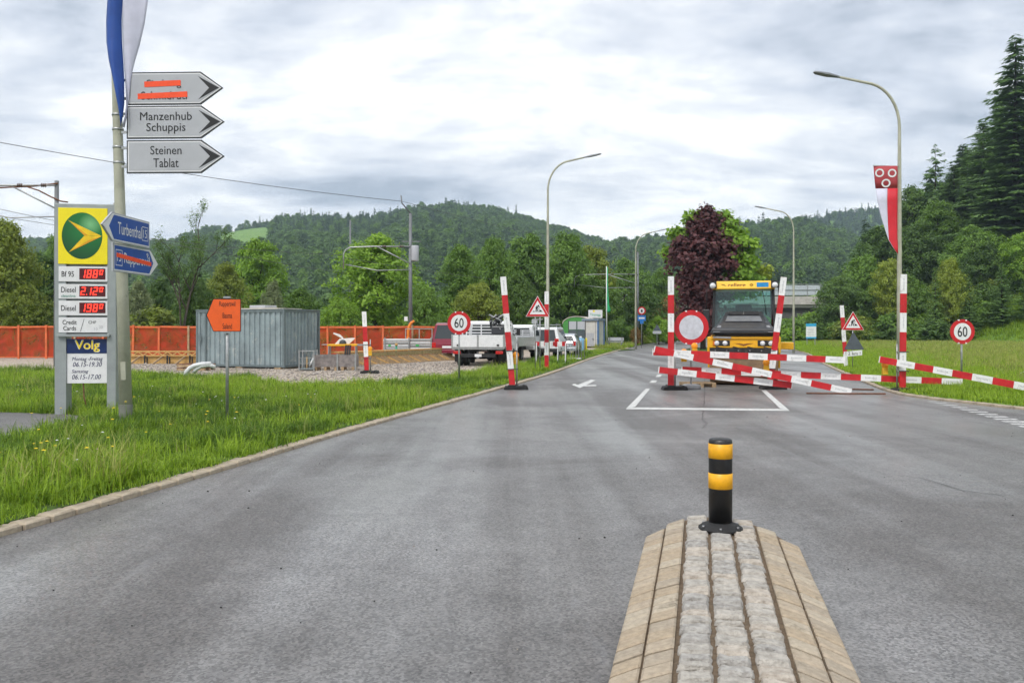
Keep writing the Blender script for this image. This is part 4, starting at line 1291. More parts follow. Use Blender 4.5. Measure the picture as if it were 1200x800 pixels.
def tri(c, w, h, s=1.0, round_=0):
    cx, cz = c
    return [(cx - w / 2 * s, cz - h / 3 * s), (cx + w / 2 * s, cz - h / 3 * s), (cx, cz + 2 * h / 3 * s)]
def works_icon(parent, cx, cz, k, y):
    """digging figure and heap"""
    def q(pts): return [(cx + x * k, cz + z * k) for x, z in pts]
    mb = MB()
    mb.flat(q([(.12, -.34), (.62, -.34), (.46, -.16), (.36, -.08), (.26, -.16)]), y)             # heap
    mb.flat(q([(-.62, -.34), (-.36, -.34), (-.34, -.26), (-.46, -.20), (-.62, -.30)]), y)         # heap left
    mb.flat([(cx + k * (.12 + .10 * math.cos(t)), cz + k * (.42 + .10 * math.sin(t))) for t in [6.283 * i / 12 for i in range(12)]], y)   # head
    mb.flat(q([(-.22, -.02), (-.02, -.02), (.04, .28), (-.02, .42), (-.14, .40), (-.26, .18)]), y)  # trunk
    mb.flat(q([(-.26, -.34), (-.12, -.34), (-.10, -.02), (-.24, .0)]), y)                           # leg
    mb.flat(q([(.0, -.34), (.12, -.34), (.06, -.02), (-.08, .02)]), y)                              # leg
    mb.flat(q([(.0, .34), (.30, .14), (.34, .20), (.05, .44)]), y - .0004)                          # arm
    mb.flat(q([(-.10, .26), (.36, -.26), (.40, -.22), (-.06, .32)]), y - .0008)                     # shovel
    mb.build('works_symbol', M_BLACK, parent)
def tri_sign(label, base, side_px, v_base, v_bot, extra=False):
    s = base.y / FPX
    t = thing('warning_sign', label, 'sign', base, R(-4), 'road works triangles')
    w = side_px * s; h = w * .87; zb = (v_base - v_bot) * s
    for x in ((-.09, .09) if not extra else (0,)):
        MB().tube([(x, .03, -.1), (x, .03, zb + h * .5)], .02, 8).build('post', M_GALV, t)
    cz = zb + h / 3
    MB().prism(tri((0, cz), w, h), -.014, 0).build('sign_plate', M_WHITE, t, bevel=.01)
    MB().flat(tri((0, cz), w, h, .95), -.0165).build('red_border', M_RED, t)
    MB().flat(tri((0, cz), w, h, .66), -.019).build('sign_face', M_WHITE, t)
    works_icon(t, 0, cz + h * .03, w * .34, -.0215)
    if not extra: MB().box((-.2, .0, zb - .12), (.2, .025, zb - .08)).build('cross_bar', M_GALV, t)
    return t
tb = G(630, 434, .05); tri_sign('road works triangle beside the striped post on the left verge', tb, 28, 434, 371)
tb = G(999.5, 432, .05); t2 = tri_sign('road works triangle with a dark triangle plate below it on the right', tb, 25.5, 432, 386.8, True)
s2 = tb.y / FPX
MB().prism([(-10.5 * s2, (432 - 409.5) * s2), (12.5 * s2, (432 - 409.5) * s2), (0, (432 - 388.5) * s2)], -.05, -.04).build('blank_triangle', mat('slate_plate', (0.085, 0.10, 0.12), .6), t2)
MB().prism([(-11 * s2, (432 - 418) * s2), (10 * s2, (432 - 416) * s2), (10 * s2, (432 - 410) * s2), (-11 * s2, (432 - 412) * s2)], -.062, -.053).build('distance_plate', M_WHITE, t2)
textmesh('! 2 km !', -.5 * s2, (432 - 414) * s2, 17 * s2, 3.8 * s2, -.0645, M_BLACK, 'lettering', t2, bold=.01)

# ------------------------------------------------------------------ striped barrier posts and boards
def stripes(mb, a, b, h, th, n, first, nrm, printing=True):
    a = Vector(a); b = Vector(b); d = (b - a) / n; dn = d.normalized(); up = dn.cross(nrm).normalized() * 1.0
    for i in range(n):
        p, q = a + d * i, a + d * (i + 1)
        mi = (i + first) % 2
        vs = [p - up * h / 2 + nrm * th / 2, q - up * h / 2 + nrm * th / 2, q + up * h / 2 + nrm * th / 2, p + up * h / 2 + nrm * th / 2]
        vs += [x - nrm * th for x in vs]
        fs = [(0, 1, 2, 3), (7, 6, 5, 4), (0, 4, 5, 1), (3, 2, 6, 7)]
        if i == 0: fs.append((0, 3, 7, 4))
        if i == n - 1: fs.append((1, 5, 6, 2))
        mb.add(vs, fs, mi)
        if mi == 0 and printing:      # small grey lettering too fine to read
            L = d.length
            for k in range(9):
                f = .24 + .52 * k / 8.0
                c = p + dn * (L * f) + nrm * (th / 2 + .0015)
                w_, g_ = L * .018, h * (.10 if k % 3 else .14)
                mb.add([c - dn * w_ - up * g_, c + dn * w_ - up * g_, c + dn * w_ + up * g_, c - dn * w_ + up * g_], [(0, 1, 2, 3)], 2)
FRONT = Vector((0, -1, 0))
def foot_block(parent):
    mb = MB()
    mb.prism([(-.24, 0), (.44, 0), (.40, .10), (.30, .13), (.26, .10), (.10, .10), (.08, .125), (-.10, .125), (-.12, .10), (-.20, .09)], -.2, .2)
    mb.prism([(.10, .03), (.17, .03), (.17, .10), (.10, .10)], -.215, -.2)
    mb.prism([(-.19, .03), (-.13, .03), (-.13, .09), (-.19, .09)], -.215, -.2)
    return mb.build('rubber_foot', M_RUB, parent, bevel=.012)
def striped_post(label, base, segs, lean, foot=True, first=0, seg=.5, w=.16, flip=False):
    t = thing('striped_post', label, 'barrier post', base, 0, 'striped barrier posts')
    H = segs * seg
    mb = MB(); stripes(mb, (lean * H, -.03, .06 + H), (0, -.03, .06), w, .04, segs, first, FRONT)
    mb.build('striped_board', [M_WHITEB, M_REDB, M_PRINT], t, fix=True)
    if foot:
        foot_block(t)
        MB().tube([(.12 if not flip else -.12, .02, .05), (.12 if not flip else -.12, .02, 1.25)], .021, 8).build('steel_tube', M_GALV, t)
        for z in (.55, 1.05):
            MB().bar((-.11 + lean * z, -.06, z), (.16, -.06, z), .012, .02).build('wire_tie', M_DARKG, t)
            MB().box((.1 if not flip else -.14, -.06, z - .012), (.14 if not flip else -.10, .03, z + .012)).build('clamp', M_GALV, t)
    return t
striped_post('striped post on the rubber foot at the left kerb, leaning left', G(600.5, 456), 6, -.085)
p_mid = G(786, 456.5); striped_post('striped post beside the round no vehicles sign', p_mid, 6, 0.0)
striped_post('striped post leaning right in front of the roller', G(901.5, 455.5), 6, .13)
striped_post('striped post on the right kerb in front of the banner lamp', Vector((457 * .0222, 22.2, 0.0)), 6, .01, flip=True)
striped_post('short striped post standing alone in the gravel yard', Vector((-170 * .0312, 31.2, .012)), 4, -.045, seg=.55)
striped_post('striped post in the grass behind the left road works triangle', Vector((40.5 * .0335, 33.5, .05)), 6, 0.0, foot=False)
striped_post('striped post behind the right road works triangle and plate', Vector((391 * .0352, 35.2, .05)), 5, -.07, foot=False)
def striped_board(label, u0, v0, u1, v1, Y0, Y1, n, first):
    a, b = A(u0, v0, Y0), A(u1, v1, Y1)
    mid = (a + b) / 2
    t = thing('barrier_board', label, 'barrier board', (mid.x, mid.y, 0), 0, 'striped boards of the roadblock')
    nrm = Vector((b.y - a.y, -(b.x - a.x), 0)).normalized()
    mb = MB(); stripes(mb, a - Vector((mid.x, mid.y, 0)), b - Vector((mid.x, mid.y, 0)), .165, .03, n, first, nrm)
    mb.build('striped_board', [M_WHITEB, M_REDB, M_PRINT], t, fix=True)
    ends = MB()
    for p in (a, b):
        q = p - Vector((mid.x, mid.y, 0)); d = (b - a).normalized() * .012
        ends.bar(q - d, q + d, .036, .17)
    ends.build('end_cap', M_WHITEB, t)
    return t
striped_board('upper level striped board between the tilted post and the right triangle', 765, 412.5, 990, 421.8, 22.55, 22.3, 10, 1)
striped_board('long striped board sloping down to the right in front of the roller', 767, 409, 997, 459, 22.35, 22.0, 10, 1)
striped_board('lower striped board sloping down from the no vehicles sign', 772, 433.2, 928, 451.2, 22.5, 22.25, 7, 1)
striped_board('level striped board reaching to the right sixty sign', 799, 433, 1127, 447.5, 22.75, 22.4, 14, 1)
striped_board('striped board at the far right leaning down onto the grass', 1031, 421, 1214, 455.5, 22.45, 19.6, 8, 1)

def beacon(label, u, v, Y):
    p = A(u, v, Y)
    t = thing('warning_beacon', label, 'warning lamp', p, 0, 'amber warning lamps on the roadblock')
    MB().box((-.07, -.045, -.13), (.07, .045, .05)).build('battery_case', mat('beacon_case', (0.75, 0.42, 0.02), .5), t, bevel=.008)
    MB().lathe([(0, -.035), (.07, -.035), (.088, -.02), (.088, .02), (.07, .035), (0, .04)], (0, 0, .125), 20, axis='y').build('lens', M_BEACON, t)
    MB().box((-.05, -.03, .05), (.05, .03, .075)).build('neck', M_YEL, t)
beacon('amber warning lamp left of the no vehicles sign post', 801.5, 418, 22.7)
beacon('amber warning lamp just right of the no vehicles sign post', 813.8, 411, 22.75)
beacon('amber warning lamp hanging on the tilted post', 898, 430.5, 22.6)
beacon('amber warning lamp hanging on the right kerb post', 1047 - 10, 433, 22.5)
beacon('amber warning lamp on the short post in the gravel yard', 433.6, 412.5, 31.2)
beacon('amber warning lamp on the leaning left kerb post', 604.5, 421, 23.4)
# loose bars and pallet by the roadblock
for lab, u0, u1, v in (('shorter rusty bar lying on the road behind the boards', 996, 1024, 456.6), ('longer rusty bar lying on the road behind the boards', 945, 1038, 461.5)):
    p, q = G(u0, v), G(u1, v + .6)
    mb = MB().bar((0, 0, .02), tuple(Vector(q) - Vector(p) + Vector((0, 0, .02))), .05, .035)
    tag(mb.build('steel_bar', M_RUST, None, loc=p, bevel=.01), lab, 'bar')
pl = thing('wood_pallet', 'small wooden pallet beside the roller drum', 'pallet', G(820, 453.5) + Vector((0, .25, 0)), R(8))
for k in range(5): MB().box((-.42, -.32 + k * .15, .10), (.42, -.22 + k * .15, .122)).build('slat', M_TIMB2, pl)
for k in range(3): MB().box((-.42 + k * .36, -.32, 0), (-.30 + k * .36, .38, .10)).build('bearer', M_TIMB2, pl)
# ------------------------------------------------------------------ road roller
RY = 24.6
rol = thing('road_roller', 'yellow road roller with cab and black bonnet behind the roadblock', 'road roller', ((871.5 - 600) * RY / FPX, RY, 0), -0.262)
M_CY = mat('machine_yellow', (0.86, 0.44, 0.008), 0.42, var=0.06, coat=.2, dirt=((0.30, 0.17, 0.05), 4, .62))
M_CYR = mat('machine_yellow_roof', (0.90, 0.50, 0.008), 0.4, var=0.05, coat=.2)
M_DRUM = mat('drum_steel', (0.30, 0.20, 0.115), 0.75, .0, var=.2, scale=3, dirt=((0.20, 0.13, 0.08), 4, .5))
M_HOOD = mat('bonnet_black', (0.040, 0.042, 0.047), 0.34, var=.15, dirt=((0.10, 0.095, 0.085), 5, .6))
M_HOODT = mat('bonnet_grey', (0.20, 0.21, 0.225), 0.32, var=.12)
s = RY / FPX
def rz_(v): return CAM_H + (HOR - v) * s
hw = 0.97
# drums
for yc, nm in ((.62, 'front_drum'), (3.9, 'rear_drum')):
    d = MB().lathe([(0, -hw + .05), (.50, -hw + .05), (.52, -hw + .02), (.64, -hw + .02), (.65, -hw + .03), (.65, hw - .03), (.64, hw - .02), (.52, hw - .02), (.50, hw - .05), (0, hw - .05)], (0, yc, .655), 56, axis='x').build(nm, M_DRUM, rol)
    for sgn in (-1, 1):
        MB().box((sgn * (hw + .03) - .03, yc - .18, .5), (sgn * (hw + .03) + .03, yc + .18, 1.15)).build('drum_yoke', M_CY, rol, bevel=.015)
# front frame
fr = MB(); fr.prism([(-hw, rz_(407.5)), (hw, rz_(407.5)), (hw, rz_(396.5)), (hw - .12, rz_(394)), (-hw + .12, rz_(394)), (-hw, rz_(396.5))], -.12, .12)
fr = fr.build('front_beam', M_CY, rol, bevel=.02)
MB().box((-hw + .02, -.16, rz_(414.5)), (hw - .02, -.02, rz_(407.5) - .004)).build('scraper_bar', M_CHAS, rol, bevel=.01)
for k in range(6):
    x = -hw + .18 + k * .32
    MB().tube([(x, -.175, rz_(410.5)), (x, -.155, rz_(410.5))], .022, 6).build('bolt', M_BOLT, rol)
MB().box((-hw - .05, -.1, .95), (-hw + .06, .9, rz_(394.5))).build('side_frame', M_CY, rol, bevel=.02)
MB().box((hw - .06, -.1, .95), (hw + .05, .9, rz_(394.5))).build('side_frame', M_CY, rol, bevel=.02)
M_HL = mat('headlamp_glass', (0.75, 0.76, 0.78), .15)
M_AMB = mat('indicator_amber', (0.75, 0.2, 0.02), .25)
for sgn in (-1, 1):
    hb = MB().box((sgn * .62 - .235, -.135, rz_(405.2)), (sgn * .62 + .235, -.121, rz_(398.6))).build('lamp_housing', M_CHAS, rol, bevel=.01)
    for dx, m in ((.10 * sgn * -1, M_HL), (.13 * sgn, M_HL)):
        MB().lathe([(0, 0), (.072, 0), (.065, .018), (0, .026)], (sgn * .62 + dx, -.136, rz_(402)), 18, axis='y').build('headlamp', m, hb)
    MB().box((sgn * (.62 + .215) - .03, -.145, rz_(404.5)), (sgn * (.62 + .215) + .03, -.136, rz_(399.6))).build('indicator', M_AMB, hb)
# wing emblem
MB().flat([(-.28, rz_(402)), (-.10, rz_(404)), (0, rz_(405.5)), (.10, rz_(404)), (.28, rz_(402)), (.08, rz_(402.2)), (0, rz_(403)), (-.08, rz_(402.2))], -.1235).build('emblem', mat('emblem_brown', (0.28, 0.10, 0.01), .5), fr)
MB().bar((-hw + .12, -.16, rz_(395)), (-.35, -.16, rz_(395.5)), .04, .05).build('grab_rail', M_GALV, rol)
MB().box((-.80, -.10, rz_(394) - .002), (.80, .5, rz_(390.5))).build('engine_bay', M_CHAS, rol)
MB().bar((-.9, -.145, rz_(396)), (.9, -.145, rz_(396)), .03, .035).build('bumper_rail', M_CY, rol)
for x in (-.78, -.30, .10, .55): MB().tube([(x, -.14, rz_(406.3)), (x + .25, -.15, rz_(408.5))], .018, 6).build('hydraulic_hose', M_CHAS, rol)
# yellow body under and beside the bonnet
MB().box((-hw + .04, .16, 1.15), (hw - .04, 1.6, 1.46)).build('body', M_CY, rol, bevel=.03)
MB().box((-.75, 1.35, .55), (.75, 3.3, 1.6)).build('articulation_body', M_CY, rol, bevel=.03)
MB().box((hw - .1, 2.6, 1.0), (hw + .55, 3.4, 1.22)).build('side_platform', M_CY, rol, bevel=.02)
# bonnet: sloping hood with two vents
hd = MB()
z0, z1, z2, z3 = rz_(391), rz_(385), rz_(376), rz_(364.5)
sec = [(-.25, [(-.93, z0), (.93, z0), (.90, z1), (-.90, z1)]),
       (.25, [(-.94, z0), (.94, z0), (.62, z2 - .02), (-.62, z2 - .02)]),
       (.9, [(-.94, z0), (.94, z0), (.53, z3), (-.53, z3)]),
       (1.25, [(-.94, z0), (.94, z0), (.5, z3 + .02), (-.5, z3 + .02)])]
V = [(x, y, z) for y, l in sec for x, z in l]
F = [(0, 1, 2, 3), (15, 14, 13, 12)]
for i in range(3):
    for j in range(4):
        F.append((i * 4 + j, i * 4 + 4 + j, i * 4 + 4 + (j + 1) % 4, i * 4 + (j + 1) % 4))
hd.add(V, F)
hood = hd.build('bonnet', M_HOOD, rol, fix=True, bevel=.04)
MB().add([(-.52, .225, z2 - .005), (.52, .225, z2 - .005), (.46, .62, z3 - .13), (-.46, .62, z3 - .13)], [(0, 1, 2, 3)]).build('bonnet_panel', M_HOODT, hood)
MB().add([(-.44, .66, z3 - .085), (-.02, .66, z3 - .085), (-.02, .89, z3 + .012), (-.42, .89, z3 + .012)], [(0, 1, 2, 3)]).build('air_vent', M_CHAS, hood)
MB().add([(.02, .66, z3 - .085), (.44, .66, z3 - .085), (.42, .89, z3 + .012), (.02, .89, z3 + .012)], [(0, 1, 2, 3)]).build('air_vent', M_CHAS, hood)
for sgn in (-1, 1):
    MB().add([(sgn * .86, -.262, z0 + .05), (sgn * .66, -.262, z0 + .05), (sgn * .62, -.12, z1 + .09), (sgn * .70, -.12, z1 + .10)], [(0, 1, 2, 3)]).build('side_scoop', M_HOODT, hood)
# cab
cy = 1.30; zr = rz_(337.5); zb = 1.45
cabw0, cabw1 = .90, .86
cabm = mat('cab_frame_black', (0.018, 0.018, 0.02), .5)
for sgn in (-1, 1):
    MB().bar((sgn * cabw0, cy, zb), (sgn * cabw1, cy + .10, zr + .03), .08, .09, up=(0, 1, 0)).build('cab_pillar', cabm, rol, bevel=.01)
    MB().bar((sgn * cabw0, cy + 1.5, zb), (sgn * cabw1, cy + 1.45, zr + .03), .08, .09, up=(0, 1, 0)).build('cab_pillar', cabm, rol, bevel=.01)
def glassmat():
    m, nt, b = nodes_mat('cab_glass')
    b.inputs['Base Color'].default_value = (0.55, 0.80, 0.74, 1)
    b.inputs['Roughness'].default_value = 0.02
    tr = nt.nodes.new('ShaderNodeBsdfTransparent'); tr.inputs[0].default_value = (0.52, 0.78, 0.73, 1)
    gl = nt.nodes.new('ShaderNodeBsdfGlossy'); gl.inputs['Roughness'].default_value = 0.03; gl.inputs['Color'].default_value = (.9, 1, .97, 1)
    fr_ = nt.nodes.new('ShaderNodeFresnel'); fr_.inputs['IOR'].default_value = 1.8
    ms = nt.nodes.new('ShaderNodeMixShader')
    nt.links.new(fr_.outputs[0], ms.inputs[0]); nt.links.new(tr.outputs[0], ms.inputs[1]); nt.links.new(gl.outputs[0], ms.inputs[2])
    nt.links.new(ms.outputs[0], nt.nodes['Material Output'].inputs['Surface'])
    return m
M_CG = glassmat()
MB().add([(-cabw0 + .04, cy - .03, zb), (cabw0 - .04, cy - .03, zb), (cabw1 - .03, cy + .08, zr), (-cabw1 + .03, cy + .08, zr)], [(0, 1, 2, 3)]).build('windscreen', M_CG, rol)
MB().add([(cabw0 - .04, cy + 1.5, zb), (-cabw0 + .04, cy + 1.5, zb), (-cabw1 + .03, cy + 1.45, zr), (cabw1 - .03, cy + 1.45, zr)], [(0, 1, 2, 3)]).build('rear_window', M_CG, rol)
for sgn in (-1, 1):
    q = [(sgn * cabw0, cy + .05, zb), (sgn * cabw0, cy + 1.46, zb), (sgn * cabw1, cy + 1.4, zr), (sgn * cabw1, cy + .14, zr)]
    MB().add(q, [(0, 1, 2, 3)]).build('side_window', M_CG, rol)
rf = MB()
zt0, zt1 = rz_(336.5), rz_(326.5)
rf.add([(-.93, cy - .15, zt0), (.93, cy - .15, zt0), (.93, cy + 1.6, zt0), (-.93, cy + 1.6, zt0), (-.80, cy - .08, zt1), (.80, cy - .08, zt1), (.80, cy + 1.5, zt1), (-.80, cy + 1.5, zt1)],
       [(0, 3, 2, 1), (4, 5, 6, 7), (0, 1, 5, 4), (1, 2, 6, 5), (2, 3, 7, 6), (3, 0, 4, 7)])
roof = rf.build('roof', M_CYR, rol, bevel=.03)
def roofpt(z): return cy - .15 + .07 * (z - zt0) / (zt1 - zt0) - .004
zc = (zt0 + zt1) / 2
textmesh('cellere', -.20, zc, .52, .125, roofpt(zc) - .006, mat('print_maroon', (0.14, 0.02, 0.02), .5), 'lettering', roof, bold=.02)
MB().flat([(.17, zc), (.23, zc - .05), (.29, zc), (.23, zc + .05)], roofpt(zc) - .008).build('diamond_mark', M_BLACK, roof)
MB().flat([(.195, zc), (.23, zc - .03), (.265, zc), (.23, zc + .03)], roofpt(zc) - .011).build('diamond_mark', M_CYR, roof)
MB().flat([(-.70, zc + .04), (-.50, zc - .03), (-.56, zc + .015)], roofpt(zc) - .008).build('swoosh_mark', M_BLACK, roof)
MB().box((.38, roofpt(zc) - .02, zc - .07), (.72, roofpt(zc) + .02, zc + .07)).build('blue_plate', mat('plate_blue', (0.02, 0.28, 0.62), .4), roof)
for sgn in (-1, 1):
    wl = MB().lathe([(0, 0), (.085, 0), (.09, .02), (.07, .09), (0, .1)], (sgn * .90, cy - .25, zc - .02), 16, axis='y').build('work_lamp', M_HL, rol)
    MB().box((sgn * .90 - .11, cy - .22, zc - .10), (sgn * .90 + .11, cy - .16, zc + .12)).build('lamp_bracket', cabm, wl)
    mr = MB().box((sgn * 1.10 - .10, cy - .05, rz_(383) if sgn < 0 else rz_(345)), (sgn * 1.10 + .10, cy + .03, rz_(361) if sgn < 0 else rz_(331))).build('mirror', cabm, rol, bevel=.03)
    MB().tube([(sgn * .9, cy, rz_(334)), (sgn * 1.08, cy - .02, rz_(336)), (sgn * 1.1, cy - .02, rz_(362 if sgn < 0 else 340))], .014, 6).build('mirror_arm', cabm, rol)
MB().tube([(.55, cy + .0, zr - .01), (.62, cy - .03, zr - .4), (.66, cy - .04, zr - .75)], .010, 6).build('wiper', cabm, rol)
# cab interior
MB().box((-.25, cy + .75, zb), (.25, cy + .9, zb + .95)).build('seat_back', M_HOOD, rol, bevel=.05)
MB().box((-.27, cy + .35, zb), (.27, cy + .85, zb + .45)).build('seat', M_HOOD, rol, bevel=.05)
MB().lathe([(.17, -.012), (.185, 0), (.17, .012), (.16, 0), (.17, -.012)], (0, cy + .3, zb + .62), 24).build('steering_wheel', M_CHAS, rol)
MB().box((-.55, cy + 1.0, zb + .95), (.45, cy + 1.3, zb + 1.0)).build('painted_reflection', M_WHITE, rol)  # white slab added to imitate a reflection in the cab glass
MB().box((-.85, cy + .1, zb - .25), (.85, cy + 1.5, zb)).build('cab_floor', M_CHAS, rol)

# ------------------------------------------------------------------ site container
ca = R(68)
con = thing('site_container', 'grey corrugated steel site container in the gravel yard', 'container', G(333, 432.5, .012), ca - R(90))
CL_, CW_, CH_ = 4.5, 2.44, 2.42      # local x runs to the left (negative), y away
M_CONT = mat('container_paint', (0.30, 0.365, 0.385), 0.42, 0.25, var=0.16, scale=1.3, dirt=((0.46, 0.48, 0.46), 2.2, .57))
M_CONTF = mat('container_frame', (0.16, 0.20, 0.21), 0.5, 0.25, var=0.1)
def corr(p0, p1, zb, zt, nrm, pitch=.26, depth=.05):
    """corrugated sheet between two ground points"""
    p0 = Vector(p0); p1 = Vector(p1); L = (p1 - p0).length; d = (p1 - p0).normalized(); n = int(round(L / pitch)); w = L / n
    line = []
    for i in range(n):
        for f, o_ in ((0, 0), (.40, 0), (.50, -1), (.90, -1)): line.append(p0 + d * (w * (i + f)) + nrm * (depth * o_))
    line.append(p1)
    mb = MB(); m_ = len(line)
    mb.add([(p.x, p.y, zb) for p in line] + [(p.x, p.y, zt) for p in line], [(i, i + 1, m_ + i + 1, m_ + i) for i in range(m_ - 1)])
    return mb
z0c, z1c = .16, CH_ - .10
corr((-CL_ + .08, 0, 0), (-.06, 0, 0), z0c, z1c, Vector((0, -1, 0))).build('side_wall', M_CONT, con)
corr((0, .06, 0), (0, CW_ - .06, 0), z0c, z1c, Vector((1, 0, 0)), .24).build('end_wall', M_CONT, con)
corr((-CL_, CW_ - .06, 0), (-CL_, .06, 0), z0c, z1c, Vector((-1, 0, 0)), .24).build('end_wall', M_CONT, con)
corr((-.06, CW_, 0), (-CL_ + .08, CW_, 0), z0c, z1c, Vector((0, 1, 0))).build('side_wall', M_CONT, con)
for x in (-CL_ + .04, -.03):
    for y in (.03, CW_ - .03): MB().box((x - .05, y - .05, .06), (x + .05, y + .05, CH_ - .02)).build('corner_post', M_CONTF, con, bevel=.006)
for y in (0.02, CW_ - .02):
    MB().box((-CL_ + .09, y - .045, .07), (-.08, y + .045, .16)).build('bottom_rail', M_CONTF, con)
    MB().box((-CL_ + .09, y - .045, CH_ - .11), (-.08, y + .045, CH_ - .025)).build('top_rail', M_CONTF, con)
for x in (-CL_ + .03, -.03):
    MB().box((x - .04, .08, .07), (x + .04, CW_ - .08, .16)).build('bottom_rail', M_CONTF, con)
    MB().box((x - .04, .08, CH_ - .11), (x + .04, CW_ - .08, CH_ - .025)).build('top_rail', M_CONTF, con)
MB().box((-CL_ - .02, -.03, CH_ - .02), (.04, CW_ + .03, CH_ + .02)).build('roof', M_CONTF, con, bevel=.01)
MB().box((-3.0, .3, CH_ + .02), (-.5, 1.9, CH_ + .07)).build('roof_sheet', mat('roof_pale', (0.62, 0.56, 0.46), .7), con)
MB().box((-2.3, .7, CH_ + .07), (-1.5, 1.5, CH_ + .2)).build('roof_box', M_SGREY, con, bevel=.02)
MB().bar((-CL_ + .55, -.05, .2), (-CL_ + .55, -.05, CH_ - .15), .05, .05, up=(0, 1, 0)).build('door_edge', M_CONTF, con)
MB().box((-CL_ + .2, -.06, 1.1), (-CL_ + .3, -.035, 1.35)).build('lock_box', M_CONTF, con)
for x in (-CL_ + .2, -CL_ / 2, -.3):
    MB().box((x - .15, -.05, -.02), (x + .15, CW_, .06)).build('timber_sleeper', M_TIMB2, con)

# ------------------------------------------------------------------ orange mesh fence
def netting():
    m, nt, b = nodes_mat('orange_netting')
    b.inputs['Base Color'].default_value = (0.72, 0.085, 0.018, 1); b.inputs['Roughness'].default_value = .7
    geo = nt.nodes.new('ShaderNodeNewGeometry')
    n = pos_noise(nt, geo.outputs['Position'], 1.6, 6, .6, .8)
    c = mixc(nt, mrange(nt, n, .4, .65), (0.60, 0.055, 0.016), (0.42, 0.085, 0.018)); nt.links.new(c, b.inputs['Base Color'])
    tr = nt.nodes.new('ShaderNodeBsdfTransparent'); tl = nt.nodes.new('ShaderNodeBsdfTranslucent'); nt.links.new(c, tl.inputs[0])
    m1 = nt.nodes.new('ShaderNodeMixShader'); m1.inputs[0].default_value = .4
    nt.links.new(b.outputs[0], m1.inputs[1]); nt.links.new(tl.outputs[0], m1.inputs[2])
    m2 = nt.nodes.new('ShaderNodeMixShader')
    nt.links.new(mrange(nt, n, .35, .7, .12, .5), m2.inputs[0])
    nt.links.new(m1.outputs[0], m2.inputs[1]); nt.links.new(tr.outputs[0], m2.inputs[2])
    nt.links.new(m2.outputs[0], nt.nodes['Material Output'].inputs['Surface'])
    return m
M_NET = netting()
M_OPOST = mat('orange_post', (0.70, 0.15, 0.045), .65, var=.12, scale=4)
fen = thing('site_fence', 'long orange mesh fence with timber posts along the building yard', 'fence', (-20, 46.5, 0))
FX0, FX1 = -36.0, -3.9
n = 21; wf = (FX1 - FX0) / n
rq = random.Random(4)
for i in range(n + 1):
    x = FX0 + wf * i + 20 + rq.uniform(-.08, .08); h_ = 1.82 + rq.uniform(-.04, .06)
    MB().bar((x, -.05, -.1), (x + rq.uniform(-.03, .03), -.05, h_), .10, .06, up=(0, 1, 0)).build('post', M_OPOST if i % 4 else M_TIMB2, fen)
    if i < n:
        xa, xb = FX0 + wf * i + 20, FX0 + wf * (i + 1) + 20
        k = 6; V = []
        for b_ in range(5):
            for a_ in range(k + 1):
                f = a_ / k
                V.append((xa + (xb - xa) * f, .02 + rq.uniform(-.03, .03) + .05 * math.sin(3.14 * f), .06 + 1.70 * b_ / 4 - .04 * math.sin(3.14 * f) * (b_ == 4)))
        MB().add(V, [(b_ * (k + 1) + a_, b_ * (k + 1) + a_ + 1, (b_ + 1) * (k + 1) + a_ + 1, (b_ + 1) * (k + 1) + a_) for b_ in range(4) for a_ in range(k)], 0, True).build('netting', M_NET, fen)
        MB().bar((xa, -.01, 1.74 + rq.uniform(-.02, .02)), (xb, -.01, 1.74 + rq.uniform(-.02, .02)), .04, .10).build('top_rail', M_OPOST, fen)
        MB().bar((xa, -.01, .10), (xb, -.01, .10), .03, .05).build('bottom_rail', M_OPOST, fen)

# ------------------------------------------------------------------ timber formwork
def formwork(label, p0, p1, left):
    p0 = Vector(p0); p1 = Vector(p1); L = (p1 - p0).length
    t = thing('formwork', label, 'formwork', p0, math.atan2((p1 - p0).y, (p1 - p0).x), 'timber formwork in the yard')
    if left:
        MB().box((0, 0, .56), (L, .08, .62)).build('chord', M_TIMB, t); MB().box((0, 0, .36), (L, .08, .42)).build('chord', M_TIMB, t)
        k = int(L / .22)
        for i in range(k):
            x = i * L / k
            a, b = ((x, .04, .42), (x + L / k, .04, .56)) if i % 2 else ((x, .04, .56), (x + L / k, .04, .42))
            MB().bar(a, b, .04, .045).build('web', M_TIMB, t)
        MB().box((0, .10, .0), (L, .13, .36)).build('panel', M_TIMB, t)
        x = .3
        while x < L - .4:
            MB().bar((x, -.45, .02), (x + .25, .05, .36), .06, .07).build('prop', M_TIMB2, t)
            MB().bar((x + .5, -.05, 0), (x + .5, -.05, .40), .06, .06, up=(0, 1, 0)).build('clamp_post', M_CHAS, t)
            MB().bar((x + .62, -.08, 0), (x + .62, -.08, .34), .05, .05, up=(0, 1, 0)).build('clamp_post', M_CHAS, t)
            x += 1.05
    else:
        MB().box((0, .02, .58), (L, .5, .63)).build('plank', M_TIMB, t)
        MB().box((0, .0, .36), (L, .08, .56)).build('beam', mat('old_beam', (0.36, 0.29, 0.13), .8, var=.2), t)
        MB().box((0, -.02, .30), (L, .06, .345)).build('chord', M_TIMB2, t)
        k = int(L / .28)
        for i in range(k):
            x = i * L / k
            MB().bar((x + .24, -.55, .03), (x, .0, .32), .05, .06).build('prop', M_TIMB if i % 3 == 0 else M_TIMB2, t)
        MB().box((0, .1, 0), (L, .13, .30)).build('panel', M_TIMB2, t)
        MB().box((0, -.62, 0), (L, -.52, .05)).build('foot_rail', M_TIMB2, t)
    return t
formwork('timber lattice formwork between the lamp pole and the container', G(150, 426.5), G(236, 426.5), True)
formwork('long yellow timber formwork leading to the flatbed truck', G(398, 429), G(528, 421.5), False)

